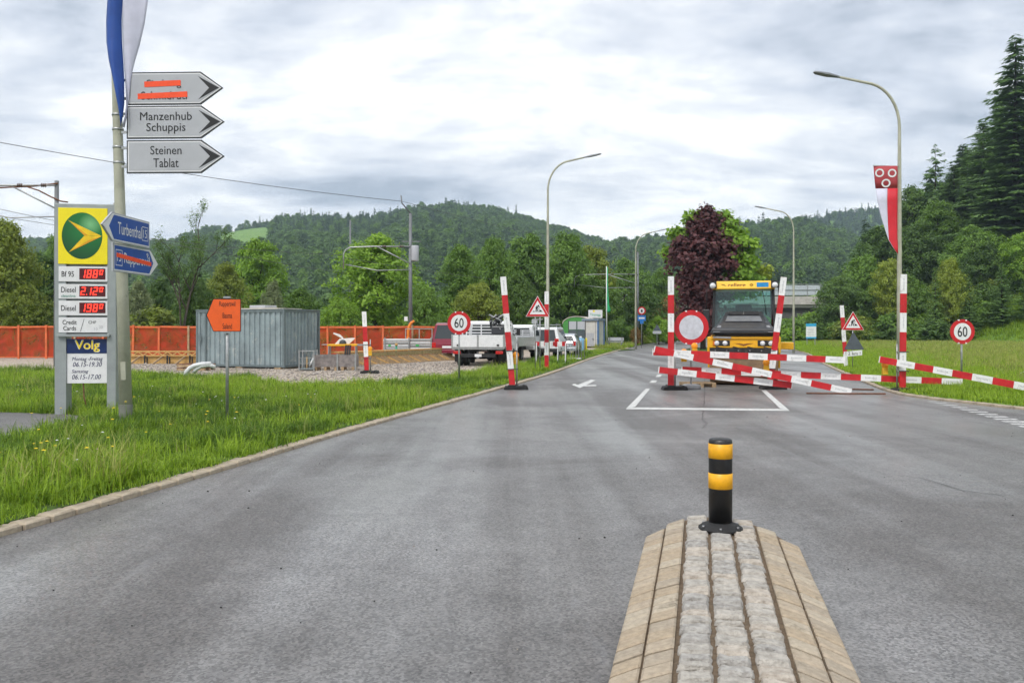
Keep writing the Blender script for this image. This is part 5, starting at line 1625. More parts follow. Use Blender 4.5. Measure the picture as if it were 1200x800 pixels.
# ------------------------------------------------------------------ yard clutter
wp_ = thing('drain_pipes', 'two bent white plastic pipes lying at the grass edge', 'pipes', G(228, 445) + Vector((0, 0, .12)), 0)
M_PVC = mat('white_pvc', (0.74, 0.75, 0.75), .35)
MB().tube([(-.30, 0, .02), (-.26, 0, .14), (-.15, 0, .26), (.0, 0, .34), (.2, .05, .38), (.5, .1, .40)], .075, 12).build('pipe', M_PVC, wp_)
MB().tube([(-.05, .05, .12), (.05, .05, .24), (.2, .06, .32), (.45, .1, .36), (.62, .1, .28)], .07, 12).build('pipe', M_PVC, wp_)
pal = thing('pallet_stack', 'dark timber pallets under the container corner', 'pallets', G(222, 434), R(-12))
for k in range(2):
    for j in range(4): MB().box((-.3 + j * .32, -.4, .10 + k * .15), (-.06 + j * .32, .4, .125 + k * .15)).build('slat', M_RUST, pal)
    for j in range(3): MB().box((-.3, -.4 + j * .33, k * .15), (.9, -.28 + j * .33, .10 + k * .15)).build('bearer', M_TIMB2, pal)
cr = thing('steel_crate', 'grey steel sided crate full of tools beside the container', 'crate', G(367, 434.5), R(4))
sc_ = G(367, 434.5).y / FPX
M_CRATE = mat('crate_boards', (0.26, 0.23, 0.22), .8, .0, var=.25, scale=5)
for a, b in ((0, 27), (29, 48)):
    MB().box((a * sc_, 0, .16), (b * sc_, .05, .62)).build('side_board', M_CRATE, cr)
    MB().box((a * sc_, .9, .16), (b * sc_, .95, .62)).build('side_board', M_CRATE, cr)
for x in (0, 28, 49):
    MB().box((x * sc_ - .03, -.02, .0), (x * sc_ + .03, .04, .66)).build('corner_post', M_GALV, cr)
    MB().box((x * sc_ - .03, .05, .16), (x * sc_ + .03, .9, .60)).build('end_board', M_CRATE, cr)
for x in (3, 14, 26, 34, 46): MB().box((x * sc_ - .05, -.02, 0), (x * sc_ + .05, .95, .15)).build('foot', M_TIMB2, cr)
for x in (36, 38.5, 41): MB().bar((x * sc_, .1, .4), (x * sc_ + .05, .2, 1.0), .07, .05, up=(0, 1, 0)).build('tool', M_CHAS, cr)
wc = thing('wire_crate', 'wire mesh crate with scrap left of the steel sided crate', 'crate', G(350.5, 435), R(4))
for z in (.08, .30, .52, .78): MB().bar((0, 0, z), (17 * sc_, 0, z), .025, .025).build('wire', M_GALV, wc)
for z in (.08, .78): MB().bar((0, .8, z), (17 * sc_, .8, z), .025, .025).build('wire', M_GALV, wc)
for x in (0, 17): 
    for y in (0, .8): MB().bar((x * sc_, y, 0), (x * sc_, y, .82), .04, .04, up=(0, 1, 0)).build('corner_post', M_GALV, wc)
for x in (3, 6, 9, 12, 15): MB().bar((x * sc_, 0, .08), (x * sc_, 0, .5), .012, .012, up=(0, 1, 0)).build('wire', M_GALV, wc)
MB().box((0, .02, .05), (17 * sc_, .8, .12)).build('floor', M_CONTF, wc)
MB().box((7 * sc_, .2, .12), (8.5 * sc_, .3, .55)).build('scrap_board', M_TIMB, wc)
MB().tube([(11 * sc_, .2, .2), (15 * sc_, .3, .5)], .04, 8).build('scrap_pipe', M_PVC, wc)
sw_ = thing('table_saw', 'yellow topped table saw with a white guard standing behind the crates', 'table saw', G(401, 431), R(6))
ss = G(401, 431).y / FPX
for x in (-.55, .55):
    for y in (0, .7): MB().bar((x * 1.1, y, 0), (x, y, .92), .05, .05, up=(0, 1, 0)).build('leg', M_GALV, sw_)
MB().box((-.62, -.05, .92), (.62, .75, 1.0)).build('table_top', M_CY, sw_, bevel=.01)
MB().box((-.85, -.02, .96), (-.62, .7, .99)).build('side_table', M_GALV, sw_)
MB().box((.62, -.02, .93), (.98, .7, .99)).build('side_table', M_GALV, sw_)
MB().prism([(-.34, 1.0), (.26, 1.0), (.52, 1.24), (.42, 1.26), (-.14, 1.22)], .3, .36).build('guard', M_WHITE, sw_, bevel=.01)
MB().prism([(-.42, 1.44), (-.02, 1.22), (.02, 1.26), (-.12, 1.40), (-.38, 1.48)], .32, .38).build('fence_arm', M_WHITE, sw_, bevel=.01)
MB().lathe([(0, -.01), (.15, -.01), (.15, .01), (0, .01)], (0, .28, 1.03), 24, axis='y').build('saw_blade', M_DARKG, sw_)
MB().tube([(.9, 0, .9), (.98, 0, .5), (.95, -.1, .1)], .05, 8).build('hose', M_CHAS, sw_)
# bundle of silver trench panels with a rail, orange drain pipe
al = thing('trench_panels', 'stack of silver trench panels with a rail on the formwork', 'panel stack', A(449, 411, 44.5), R(3))
sa = 44.5 / FPX
al.location.z = 0.0
zo = CAM_H + (HOR - 411) * sa
for k in range(4):
    for j, (a, b) in enumerate(((0, 31), (31.5, 57))):
        MB().box((a * sa, .0 + .02 * (k % 2), zo + .04 + k * .15), (b * sa, .9, zo + .17 + k * .15)).build('panel', M_ALU if (k + j) % 2 else M_GALV, al, bevel=.02)
for x in (2, 30, 56):
    MB().bar((x * sa, -.03, 0), (x * sa, -.03, zo + .70), .07, .05, up=(0, 1, 0)).build('stake', M_GALV, al)
for x in (26, 42, 57): MB().bar((x * sa, .1, zo + .65), (x * sa, .1, zo + 1.15), .05, .04, up=(0, 1, 0)).build('rail_post', M_GALV, al)
MB().bar((26 * sa, .1, zo + 1.15), (57 * sa, .1, zo + 1.15), .05, .04).build('rail', M_GALV, al)
for x, w_ in ((6, 3), (38, 4)): MB().box((x * sa, -.012, zo + .23), ((x + w_) * sa, -.002, zo + .33)).build('green_sticker', mat('sticker_green', (0.06, .45, .12), .5), al)
op = thing('drain_pipe', 'curved orange drain pipe sticking up behind the silver panels', 'pipe', (A(478.5, 411, 46.0).x, 46.0, 0), 0)
so2 = 46.0 / FPX
MB().tube([(0, 0, -.05), (0, 0, CAM_H + (HOR - 388) * so2), (.05, 0, CAM_H + (HOR - 382) * so2), (.14, 0, CAM_H + (HOR - 378.5) * so2), (.32, 0, CAM_H + (HOR - 376) * so2)], .075, 12).build('pipe', mat('orange_pipe', (0.85, .24, .02), .4), op)
MB().lathe([(.075, 0), (.10, .0), (.10, .14), (.075, .14)], (0, 0, 1.05), 14).build('socket', mat('orange_pipe', (0.85, .24, .02), .4), op)
for lab, u, v0, v1, m in (('green and yellow marker stake standing before the silver panels', 464.5, 402, 414, mat('stake_green', (0.02, .30, .16), .5)),):
    p = A(u, v1, 43.0); tm = thing('marker_stake', lab, 'stake', (p.x, 43.0, 0))
    MB().tube([(0, 0, 0), (0, 0, CAM_H + (HOR - v0 - 3) * .043)], .05, 8).build('shaft', m, tm)
    MB().lathe([(0, 0), (.07, .0), (.07, .12), (0, .13)], (0, 0, CAM_H + (HOR - v0 - 3) * .043), 10).build('cap', M_TIMB, tm)
# ------------------------------------------------------------------ vehicles in the yard
M_RIM = mat('wheel_rim', (0.45, 0.45, 0.46), .45, .6)
def wheel(parent, x, y, r=.36, w=.22):
    o = bpy.data.objects.new('wheel', None); COL.objects.link(o); o.parent = parent; o.location = (x, y, r)
    MB().lathe([(r * .58, -w / 2), (r * .9, -w / 2), (r, -w / 2 + .04), (r, w / 2 - .04), (r * .9, w / 2), (r * .58, w / 2)], (0, 0, 0), 28, axis='x').build('tyre', M_TYRE, o)
    MB().lathe([(0, -w * .36), (r * .25, -w * .42), (r * .50, -w * .30), (r * .60, -w * .46), (r * .60, w * .46), (r * .50, w * .30), (r * .25, w * .42), (0, w * .36)], (0, 0, 0), 20, axis='x').build('rim', M_RIM, o)
def dropside(name, label, loc, rz, wid, bed_z, side_h, rack, cab_h, twin=False, silver=False, cargo=False):
    """flatbed pickup seen from behind: local -y is the tail"""
    t = thing(name, label, 'truck', loc, rz, 'work vehicles in the yard')
    h = wid / 2; L = 3.3
    body = M_ALU if silver else M_VWHITE
    MB().box((-h, 0.02, bed_z - .06), (h, L, bed_z)).build('bed_floor', M_GALV, t)
    tg = MB().box((-h + .01, -.015, bed_z - .02), (h - .01, .02, bed_z + side_h)).build('tailgate', body, t, bevel=.01)
    MB().box((-.04, -.028, bed_z), (.04, -.016, bed_z + side_h)).build('tailgate_post', M_GALV, tg)
    for x in (-h + .25, h - .25): MB().box((x - .05, -.03, bed_z + .02), (x + .05, -.016, bed_z + .1)).build('hinge', M_CHAS, tg)
    for sg_ in (-1, 1):
        MB().box((sg_ * h - .02, .03, bed_z - .02), (sg_ * h + .02, L, bed_z + side_h)).build('side_board', body, t, bevel=.01)
        MB().box((sg_ * (h + .0) - .035, -.03, bed_z - .08), (sg_ * (h + .0) + .035, .028, bed_z + side_h + .03)).build('corner_post', M_GALV, t)
    MB().box((-h, -.02, bed_z - .12), (h, .06, bed_z - .065)).build('rear_rail', M_GALV, t)
    # headboard with bars
    for x in (-h + .05, -h * .33, h * .33, h - .05): MB().bar((x, L - .03, bed_z), (x, L - .03, bed_z + side_h + rack), .05, .05, up=(0, 1, 0)).build('rack_post', body, t)
    for k in range(4): MB().bar((-h + .05, L - .03, bed_z + side_h + rack * (k + .6) / 3.6), (h - .05, L - .03, bed_z + side_h + rack * (k + .6) / 3.6), .045, .05).build('rack_bar', body, t)
    # chassis
    for x in (-.42, .42): MB().box((x - .05, .15, bed_z - .28), (x + .05, 5.0, bed_z - .10)).build('chassis_rail', M_CHAS, t)
    MB().box((-.75, .10, bed_z - .45), (.75, .16, bed_z - .30)).build('underrun_bar', M_CHAS, t)
    MB().box((-.15, .06, bed_z - .44), (.15, .09, bed_z - .32)).build('number_plate', M_WHITE, t)
    MB().tube([(0, -.12, bed_z - .48), (0, .2, bed_z - .48)], .04, 8).build('tow_hitch', M_GALV, t)
    for sg_ in (-1, 1):
        MB().box((sg_ * (h - .2) - .16, .03, bed_z - .32), (sg_ * (h - .2) + .16, .09, bed_z - .18)).build('tail_light', M_TAIL, t, bevel=.015)
        MB().box((sg_ * (h - .16) - .17, .62, .18), (sg_ * (h - .16) + .17, .65, bed_z - .1)).build('mud_flap', M_TYRE, t)
    for sg_ in (-1, 1):
        wheel(t, sg_ * (h - .18), 1.0); 
        if twin: wheel(t, sg_ * (h - .46), 1.0)
        wheel(t, sg_ * (h - .16), 4.2)
    MB().tube([(-h + .2, 1.0, .36), (h - .2, 1.0, .36)], .06, 8).build('axle', M_CHAS, t)
    # cab
    cw = h * .93
    prof = [(L + .08, bed_z - .3), (L + 2.15, bed_z - .3), (L + 2.2, bed_z + .25), (L + 1.6, bed_z + .45), (L + 1.15, cab_h - .08), (L + .9, cab_h), (L + .25, cab_h), (L + .08, cab_h - .1)]
    mb = MB()
    V = []
    for sg_ in (-1, 1):
        for y, z in prof: V.append((sg_ * (cw - .10 * max(0, (z - bed_z - .45) / (cab_h - bed_z - .45))), y, z))
    n = len(prof)
    mb.add(V, [tuple(range(n)), tuple(range(2 * n - 1, n - 1, -1))] + [(i, n + i, n + (i + 1) % n, (i + 1) % n) for i in range(n)])
    cab = mb.build('cab', M_VWHITE, t, fix=True, bevel=.03)
    MB().add([(-cw + .2, L + .075, bed_z + .5), (cw - .2, L + .075, bed_z + .5), (cw - .25, L + .078, cab_h - .18), (-cw + .25, L + .078, cab_h - .18)], [(0, 1, 2, 3)]).build('rear_window', M_GLASS, cab)
    for sg_ in (-1, 1):
        MB().add([(sg_ * (cw + .006), L + .35, bed_z + .45), (sg_ * (cw + .006), L + 1.45, bed_z + .45), (sg_ * (cw - .085), L + 1.1, cab_h - .12), (sg_ * (cw - .085), L + .4, cab_h - .12)], [(0, 1, 2, 3)]).build('side_window', M_GLASS, cab)
        mo = MB().box((sg_ * (cw + .16) - .09, L + 1.45, bed_z + .45), (sg_ * (cw + .16) + .09, L + 1.53, bed_z + .75)).build('mirror', M_CHAS, t, bevel=.02)
        MB().bar((sg_ * cw, L + 1.45, bed_z + .5), (sg_ * (cw + .12), L + 1.5, bed_z + .55), .03, .03).build('mirror_arm', M_CHAS, mo)
    return t
tr1 = G(560, 429.5, .012)
T1 = dropside('flatbed_truck', 'white flatbed truck with a barred headboard seen from behind', (tr1.x, tr1.y, .012), R(-7), 2.25, .86, .50, .50, 2.0, twin=True)
# black machine lashed over the cab
eq = thing('compactor', 'black compactor machine loaded on the flatbed truck', 'machine', (tr1.x + .35 + .48, tr1.y + 2.5, .872), R(-7))
rq = random.Random(12)
MB().box((-.35, -.3, 0), (.35, .4, .5)).build('base', M_CHAS, eq, bevel=.04)
MB().box((-.28, -.25, .5), (.30, .25, .9)).build('engine', M_HOOD, eq, bevel=.05)
for k in range(9):
    MB().tube([(rq.uniform(-.4, .4), rq.uniform(-.3, .3), .75), (rq.uniform(-.5, .5), rq.uniform(-.3, .3), 1.15), (rq.uniform(-.42, .42), rq.uniform(-.3, .3), 1.42)], .035, 6).build('frame_tube', M_CHAS if k % 3 else M_GALV, eq)
MB().lathe([(0, -.12), (.14, -.12), (.16, 0), (.14, .12), (0, .12)], (0, 0, 1.18), 14, axis='y').build('engine_drum', M_CHAS, eq)
tr2 = Vector(((585 - 600) * .0425, 42.5, .012))
T2 = dropside('pickup_truck', 'light grey dropside pickup just beyond the leaning kerb post', tr2, R(-16), 1.95, .80, .40, .35, 1.85, silver=True)

def van(name, label, loc, rz, col, w=1.75, h=1.75, L=4.4, rack=False, cargo=False, tail_h=.9):
    t = thing(name, label, 'vehicle', loc, rz, 'work vehicles in the yard')
    hw_ = w / 2
    prof = [(0.0, .38), (.0, .80), (.04, tail_h), (.22, h - .06), (.5, h), (L * .52, h), (L * .72, tail_h + .08), (L * .97, tail_h - .08), (L, .62), (L, .34)]
    V = []; n = len(prof)
    for sg_ in (-1, 1):
        for y, z in prof:
            V.append((sg_ * (hw_ - .16 * max(0, (z - tail_h) / (h - tail_h))), y, z))
    b = MB().add(V, [tuple(range(n)), tuple(range(2 * n - 1, n - 1, -1))] + [(i, n + i, n + (i + 1) % n, (i + 1) % n) for i in range(n)])
    body = b.build('body', col, t, fix=True, bevel=.05)
    def tail(z): return .04 + (z - tail_h) / (h - .06 - tail_h) * .18
    za, zb2 = tail_h + .06, h - .14
    MB().add([(-hw_ + .16, tail(za) - .008, za), (hw_ - .16, tail(za) - .008, za), (hw_ - .28, tail(zb2) - .008, zb2), (-hw_ + .28, tail(zb2) - .008, zb2)], [(0, 1, 2, 3)]).build('rear_window', M_GLASS, body)
    for sg_ in (-1, 1):
        def xs_(z): return sg_ * (hw_ - .16 * max(0, (z - tail_h) / (h - tail_h)) + .006)
        MB().add([(xs_(za), .45, za), (xs_(za), L * .66, za), (xs_(zb2), L * .53, zb2), (xs_(zb2), .55, zb2)], [(0, 1, 2, 3)]).build('side_window', M_GLASS, body)
        MB().box((sg_ * (hw_ - .13) - .11, -.02, .66), (sg_ * (hw_ - .13) + .11, .03, .92 if not rack else 1.1)).build('tail_light', M_TAIL, body, bevel=.015)
        wheel(t, sg_ * (hw_ - .1), .85, .33, .2); wheel(t, sg_ * (hw_ - .1), L * .8, .33, .2)
    MB().box((-hw_ + .05, -.06, .36), (hw_ - .05, .05, .56)).build('bumper', M_CHAS if rack else col, t, bevel=.03)
    MB().box((-.26, -.03, .62), (.26, -.012, .74)).build('number_plate', M_WHITE, t)
    if rack:
        for y in (.5, 1.2, 1.9): MB().bar((-hw_ + .2, y, h + .12), (hw_ - .2, y, h + .12), .04, .04).build('roof_bar', M_GALV, t)
        for x in (-hw_ + .22, hw_ - .22):
            MB().bar((x, .4, h + .16), (x, 2.0, h + .16), .04, .04).build('roof_rail', M_GALV, t)
            for y in (.5, 1.9): MB().bar((x, y, h - .05), (x, y, h + .14), .04, .04, up=(0, 1, 0)).build('rack_foot', M_GALV, t)
        MB().bar((-hw_ + .25, .6, h + .2), (-hw_ + .25, .6, h + .42), .3, .3, up=(0, 1, 0)).build('roof_box', M_GALV, t)
    return t
pv = Vector(((637 - 600) * .0465, 46.5, .012))
van('white_van', 'white van with a roof rack and dark rear window beside the lamp', pv, R(-12), M_VWHITE, 1.7, 1.72, 4.6, rack=True)
pc = Vector(((661 - 600) * .049, 49.0, .012))
van('parked_car', 'silver hatchback parked between the white van and notice board', pc, R(-9), mat('car_silver', (0.40, 0.43, 0.46), .3, .4, coat=.5), 1.45, 1.36, 3.5, tail_h=.88)
pr = Vector(((524 - 600) * .0445, 44.5, .012))
van('red_van', 'dark red van parked at the end of the orange fence', pr, R(-10), mat('van_red', (0.22, 0.006, 0.03), .3, coat=.4), 1.7, 1.95, 4.4, tail_h=1.05)

# red and white hurdle with trestles in front of the cars
hu = thing('trestle_barrier', 'low red and white trestle barrier in front of the parked van', 'barrier', A(627, 417, 39.8) * 1.0, R(-8))
hu.location.z = .05
sh_ = 39.8 / FPX
mb = MB(); stripes(mb, (0, -.03, CAM_H - (404 - HOR) * sh_), (37 * sh_, -.03, CAM_H - (404 - HOR) * sh_), .2, .03, 7, 1, FRONT, False)
mb.build('striped_board', [M_WHITEB, M_REDB, M_PRINT], hu)
for x in (2, 14, 27, 36):
    for y in (-.3, .3): MB().bar((x * sh_, y, 0), (x * sh_, y * .1, .95), .04, .04, up=(0, 1, 0)).build('leg', M_GALV, hu)
    MB().bar((x * sh_, -.2, .4), (x * sh_, .2, .4), .03, .03).build('brace', M_GALV, hu)
# grey leaning frames by the kerb
fr2 = thing('fence_stand', 'folded grey steel frames leaning by the kerb near the notice board', 'frames', G(668, 421.5, .05), R(-12))
for k in range(4):
    x = k * .14
    MB().tube([(x, 0, 0), (x + .02, .1, 1.0), (x + .3, .12, 1.0), (x + .32, .02, 0)], .016, 6).build('frame_tube', M_GALV, fr2)
MB().box((-.1, -.15, 0), (.6, .15, .1)).build('foot_block', M_GALV, fr2, bevel=.03)
# notice board, green wagon, shed, stand
nb = Vector(((676 - 600) * .062, 62.0, .03)); sn = 62.0 / FPX
nbt = thing('notice_board', 'grey notice board with dark lower half beside the green wagon', 'notice board', nb, R(-6))
for x in (-9.6, 0, 9.8): MB().bar((x * sn, 0, 0), (x * sn, 0, CAM_H + (HOR - 376) * sn), .06, .06, up=(0, 1, 0)).build('post', M_DARKG, nbt)
for a, b in ((-9.6, -.2), (.2, 9.8)):
    MB().box((a * sn + .03, -.02, CAM_H + (HOR - 386.3) * sn), (b * sn - .03, .02, CAM_H + (HOR - 377) * sn)).build('upper_panel', M_SGREY, nbt)
    MB().box((a * sn + .03, -.02, CAM_H + (HOR - 398) * sn), (b * sn - .03, .02, CAM_H + (HOR - 386.8) * sn)).build('lower_panel', mat('board_slate', (0.07, .09, .10), .6), nbt)
gw = thing('site_wagon', 'green site wagon with an arched roof', 'wagon', ((675.5 - 600) * .078, 78.0, 0), R(-14))
sgw = 78.0 / FPX
arch = [(-1.25, .7), (1.25, .7), (1.25, 2.1)] + [(1.25 * math.cos(a), 2.1 + .62 * math.sin(a)) for a in [math.pi * k / 12 for k in range(1, 12)]] + [(-1.25, 2.1)]
MB().prism(arch, 0, 4.6).build('body', mat('wagon_green', (0.07, .30, .06), .55, var=.1), gw)
ar2 = [(1.32 * math.cos(a), 2.1 + .70 * math.sin(a)) for a in [math.pi * k / 12 for k in range(0, 13)]] + [(1.26 * math.cos(a), 2.1 + .635 * math.sin(a)) for a in [math.pi * k / 12 for k in range(12, -1, -1)]]
MB().prism(ar2, -.05, 4.7).build('roof', mat('wagon_roof', (0.62, .56, .50), .6), gw)
for x in (-1.0, 1.0):
    for y in (.9, 3.7): wheel(gw, x, y, .34, .2)
MB().box((-.45, -.02, .75), (.35, -.005, 2.2)).build('door', mat('wagon_green_dark', (0.04, .2, .05), .55), gw)
MB().box((1.252, 1.2, 1.3), (1.27, 2.4, 1.9)).build('window', M_GLASS, gw)
sd = thing('portable_shed', 'pale grey portable shed with blue corner trim', 'shed', ((702 - 600) * .072 - .90, 72.0 + .60, .03), R(-34))
M_SHED = mat('shed_panel', (0.58, .57, .54), .55, var=.08, scale=2)
M_SHB = mat('shed_trim', (0.10, .19, .36), .5)
MB().box((-.42, 0, .1), (1.0, 1.0, 2.28)).build('wall', M_SHED, sd)
for x in (-.42, 1.0):
    for y in (0, 1.0): MB().box((x - .07, y - .07, .05), (x + .07, y + .07, 2.3)).build('corner_trim', M_SHB, sd)
MB().box((-.55, -.12, 2.28), (1.12, 1.12, 2.46)).build('roof', mat('shed_roof', (0.20, .26, .33), .5), sd, bevel=.02)
for x in (-.2, .75): MB().box((x - .01, -.015, .2), (x + .01, -.002, 2.2)).build('panel_seam', M_DARKG, sd)
MB().box((-.1, -.03, .15), (.6, -.004, 1.25)).build('door', M_SGREY, sd)
MB().box((.50, -.06, .65), (.56, -.03, .8)).build('door_handle', M_CHAS, sd)
ws = thing('shop_sign', 'white sign with green lettering mounted above the shed', 'sign', ((699 - 600) * .0735, 74.5, 0), 0)
s7 = 74.5 / FPX
for x in (-.45, .45): MB().bar((x, .05, 0), (x, .05, CAM_H + (HOR - 364) * s7), .05, .05, up=(0, 1, 0)).build('post', M_GALV, ws)
MB().box((-8.2 * s7, -.03, CAM_H + (HOR - 372.5) * s7), (8.2 * s7, .0, CAM_H + (HOR - 363) * s7)).build('sign_plate', M_WHITE, ws)
textmesh('Tössegg', 0, CAM_H + (HOR - 369) * s7, 12.5 * s7, 3.6 * s7, -.034, mat('print_teal', (0.01, .38, .20), .5), 'lettering', ws, bold=.02)
MB().flat(circle(-1.8 * s7, CAM_H + (HOR - 364.6) * s7, 1.3 * s7, 14), -.034).build('sun_mark', M_LOGOY, ws)
gf = thing('flagpole', 'white pole with a narrow green flag behind the shed', 'flagpole', ((711 - 600) * .080, 80.0, 0), 0)
s8 = .080
MB().tube([(0, 0, 0), (-.02, 0, CAM_H + (HOR - 312) * s8)], [.06, .04], 10).build('pole', M_WHITE, gf)
cloth('flag', [(CAM_H + (HOR - v) * s8, [(.03 + w_ * i / 3, -.05 - .04 * math.sin(i + v)) for i in range(4)]) for v, w_ in ((313, .07), (330, .09), (345, .12), (356, .18), (363, .32), (366, .26))], mat('flag_green', (0.02, .42, .16), .6), gf)
# small things by the shed
for nm, lab, cat, u, Y, r_0, h_, m in (('rain_barrel', 'pale blue barrel by the notice board', 'barrel', 680.5, 61, .28, .95, mat('barrel_blue', (0.20, .42, .62), .5)),
                                     ('gas_bottle', 'yellow gas bottle left of the shed door', 'gas bottle', 685.5, 63.5, .16, .95, M_LOGOY)):
    t = thing(nm, lab, cat, ((u - 600) * Y / FPX, Y, .03))
    MB().lathe([(0, 0), (r_0 * .9, 0), (r_0, .06), (r_0 * 1.02, h_ * .35), (r_0, h_ * .5), (r_0 * 1.02, h_ * .65), (r_0, h_ * .92), (r_0 * .6, h_), (0, h_)], n=20).build('body', m, t)
    MB().lathe([(0, h_), (r_0 * .3, h_), (r_0 * .32, h_ + .12), (0, h_ + .13)], n=12).build('cap', M_WHITE, t)
bt = thing('garden_bench', 'small pale bench right of the shed', 'bench', ((721 - 600) * .074, 74, .04), R(-20))
MB().box((-.7, -.2, .42), (.7, .2, .47)).build('seat', M_SGREY, bt); MB().box((-.7, .2, .55), (.7, .24, .85)).build('backrest', M_SGREY, bt)
for x in (-.55, .55):
    MB().box((x - .04, -.18, 0), (x + .04, -.1, .42)).build('leg', M_GALV, bt); MB().box((x - .04, .12, 0), (x + .04, .24, .85)).build('leg', M_GALV, bt)
# distant signs
ds = thing('road_sign', 'small round sign above a blue plate at the bend', 'sign', ((752 - 600) * .07, 70.0, .04), 0); s9 = .07
MB().tube([(0, .03, 0), (0, .03, CAM_H + (HOR - 360) * s9)], .03, 8).build('post', M_GALV, ds)
MB().prism(circle(0, CAM_H + (HOR - 364.6) * s9, 4.8 * s9, 32), -.01, 0).build('ring_plate', M_RED, ds)
MB().flat(circle(0, CAM_H + (HOR - 364.6) * s9, 3.3 * s9, 32), -.013).build('sign_face', M_WHITE, ds)
MB().flat([(-.07, CAM_H + (HOR - 366.3) * s9), (.07, CAM_H + (HOR - 366.3) * s9), (.07, CAM_H + (HOR - 363.2) * s9), (-.07, CAM_H + (HOR - 363.2) * s9)], -.016).build('symbol', M_DARKG, ds)
zq = lambda v: CAM_H + (HOR - v) * s9
MB().prism([(-4.8 * s9, zq(376.5)), (-2 * s9, zq(376.5)), (-2 * s9, zq(379.8)), (2 * s9, zq(379.8)), (2 * s9, zq(376.5)), (4.8 * s9, zq(376.5)), (4.8 * s9, zq(370)), (-4.8 * s9, zq(370))], -.012, 0).build('blue_plate', mat('plate_blue2', (0.02, .20, .62), .4), ds)
MB().flat([(-3.4 * s9, zq(374.2)), (3.4 * s9, zq(374.2)), (3.4 * s9, zq(372.2)), (-3.4 * s9, zq(372.2))], -.015).build('symbol', M_WHITE, ds)
dt = thing('triangle_sign', 'back of a grey triangle sign with a plate beyond the bend', 'sign', ((770 - 600) * .078, 78.0, .04), 0); s10 = .078
zq = lambda v: CAM_H + (HOR - v) * s10
MB().tube([(0, .03, 0), (0, .03, zq(381))], .03, 8).build('post', M_GALV, dt)
MB().prism([(-4.6 * s10, zq(388)), (4.6 * s10, zq(388)), (0, zq(380))], -.01, 0).build('sign_plate', mat('slate_plate', (0.085, 0.10, 0.12), .6), dt)
MB().box((-5 * s10, -.012, zq(391.5)), (5 * s10, -.002, zq(388.3))).build('plate', M_SGREY, dt)
wb = thing('info_sign', 'white sign with a blue top and foot beyond the meadow lamp', 'sign', ((950.5 - 600) * .075, 75.0, .04), 0); s11 = .075
zq = lambda v: CAM_H + (HOR - v) * s11
for x in (-.35, .35): MB().bar((x, .03, 0), (x, .03, zq(380)), .05, .05, up=(0, 1, 0)).build('post', M_GALV, wb)
MB().box((-6 * s11, -.012, zq(397)), (6 * s11, 0, zq(379.5))).build('sign_plate', M_WHITE, wb)
for a, b in ((383, 379.5), (397, 395.2)): MB().box((-6 * s11, -.018, zq(a)), (6 * s11, -.0135, zq(b))).build('blue_band', mat('band_cyan', (0.03, .38, .68), .4), wb)
for v in (385.5, 387.3, 389.1, 390.9, 392.7): MB().box((-4.2 * s11, -.0155, zq(v) - .02), (3.6 * s11, -.0135, zq(v) + .02)).build('print_line', M_PRINT, wb)

# ------------------------------------------------------------------ railway masts and wires
M_MAST = mat('mast_steel', (0.19, 0.20, 0.21), .55, .4, var=.1)
M_WIRE = mat('wire_dark', (0.10, .10, .105), .5, .3)
def mast(label, u, Y, vtop, arm_u=None, arm_v=None, box=False):
    s_ = Y / FPX; x = (u - 600) * s_; H = CAM_H + (HOR - vtop) * s_
    t = thing('railway_mast', label, 'mast', (x, Y, 0), 0, 'overhead line masts')
    MB().tube([(0, 0, -.2), (0, 0, H)], [.13, .09], 10).build('post', M_MAST, t)
    if arm_u is not None:
        ax_ = (arm_u - u) * s_; az = CAM_H + (HOR - arm_v) * s_
        MB().tube([(0, -.1, az + .05), (ax_ * .55, -.1, az + .05), (ax_ * .9, -.1, az), (ax_ * .97, -.1, az - .15), (ax_, -.1, az - .4), (ax_, -.1, az - 1.25)], .04, 8).build('top_tube', M_GALV, t)
        MB().tube([(0, -.1, az - .95), (ax_ * .5, -.1, az + .05)], .035, 8).build('stay_tube', M_GALV, t)
        MB().tube([(0, -.1, az - 1.3), (ax_ * .5, -.1, az - 1.35), (ax_ * .97, -.1, az - 1.0)], .025, 8).build('steady_arm', M_GALV, t)
        for f in (.16, .42): MB().lathe([(.03, 0), (.09, .04), (.03, .08), (.09, .12), (.03, .16), (.09, .2), (.03, .24)], (ax_ * f, -.1, az + .05), 10, axis='x').build('insulator', mat('insulator_brown', (0.08, .04, .03), .3), t)
    if box:
        zt_ = CAM_H + (HOR - 288) * s_
        MB().lathe([(0, -.9), (.2, -.9), (.22, -.85), (.22, -.05), (.2, 0), (0, 0)], (.27, -.05, zt_), 18).build('transformer_tank', M_SGREY, t)
        MB().bar((-.5, 0, zt_ + .25), (.6, 0, zt_ + .25), .06, .06).build('cross_arm', M_MAST, t)
        MB().tube([(0, 0, H), (-.5, 0, H + .6), (-.55, 0, H + 1.05)], .04, 6).build('horn', M_MAST, t)
        MB().box((-.35, -.14, CAM_H + (HOR - 376) * s_), (-.15, -.12, CAM_H + (HOR - 371) * s_)).build('number_plate', M_WHITE, t)
    return t
mast('railway mast with a grey transformer behind the orange fence', 481, 50.0, 250, 403, 290, True)
mast('thin far mast seen above the trees left of the transformer mast', 410.5, 92.0, 258, None)
mast('railway mast standing beside the distant street lamp', 747.5, 88.0, 295, 673, 322)
mast('slim railway mast rising above the price pylon', 66.5, 37.0, 212, -40, 219)
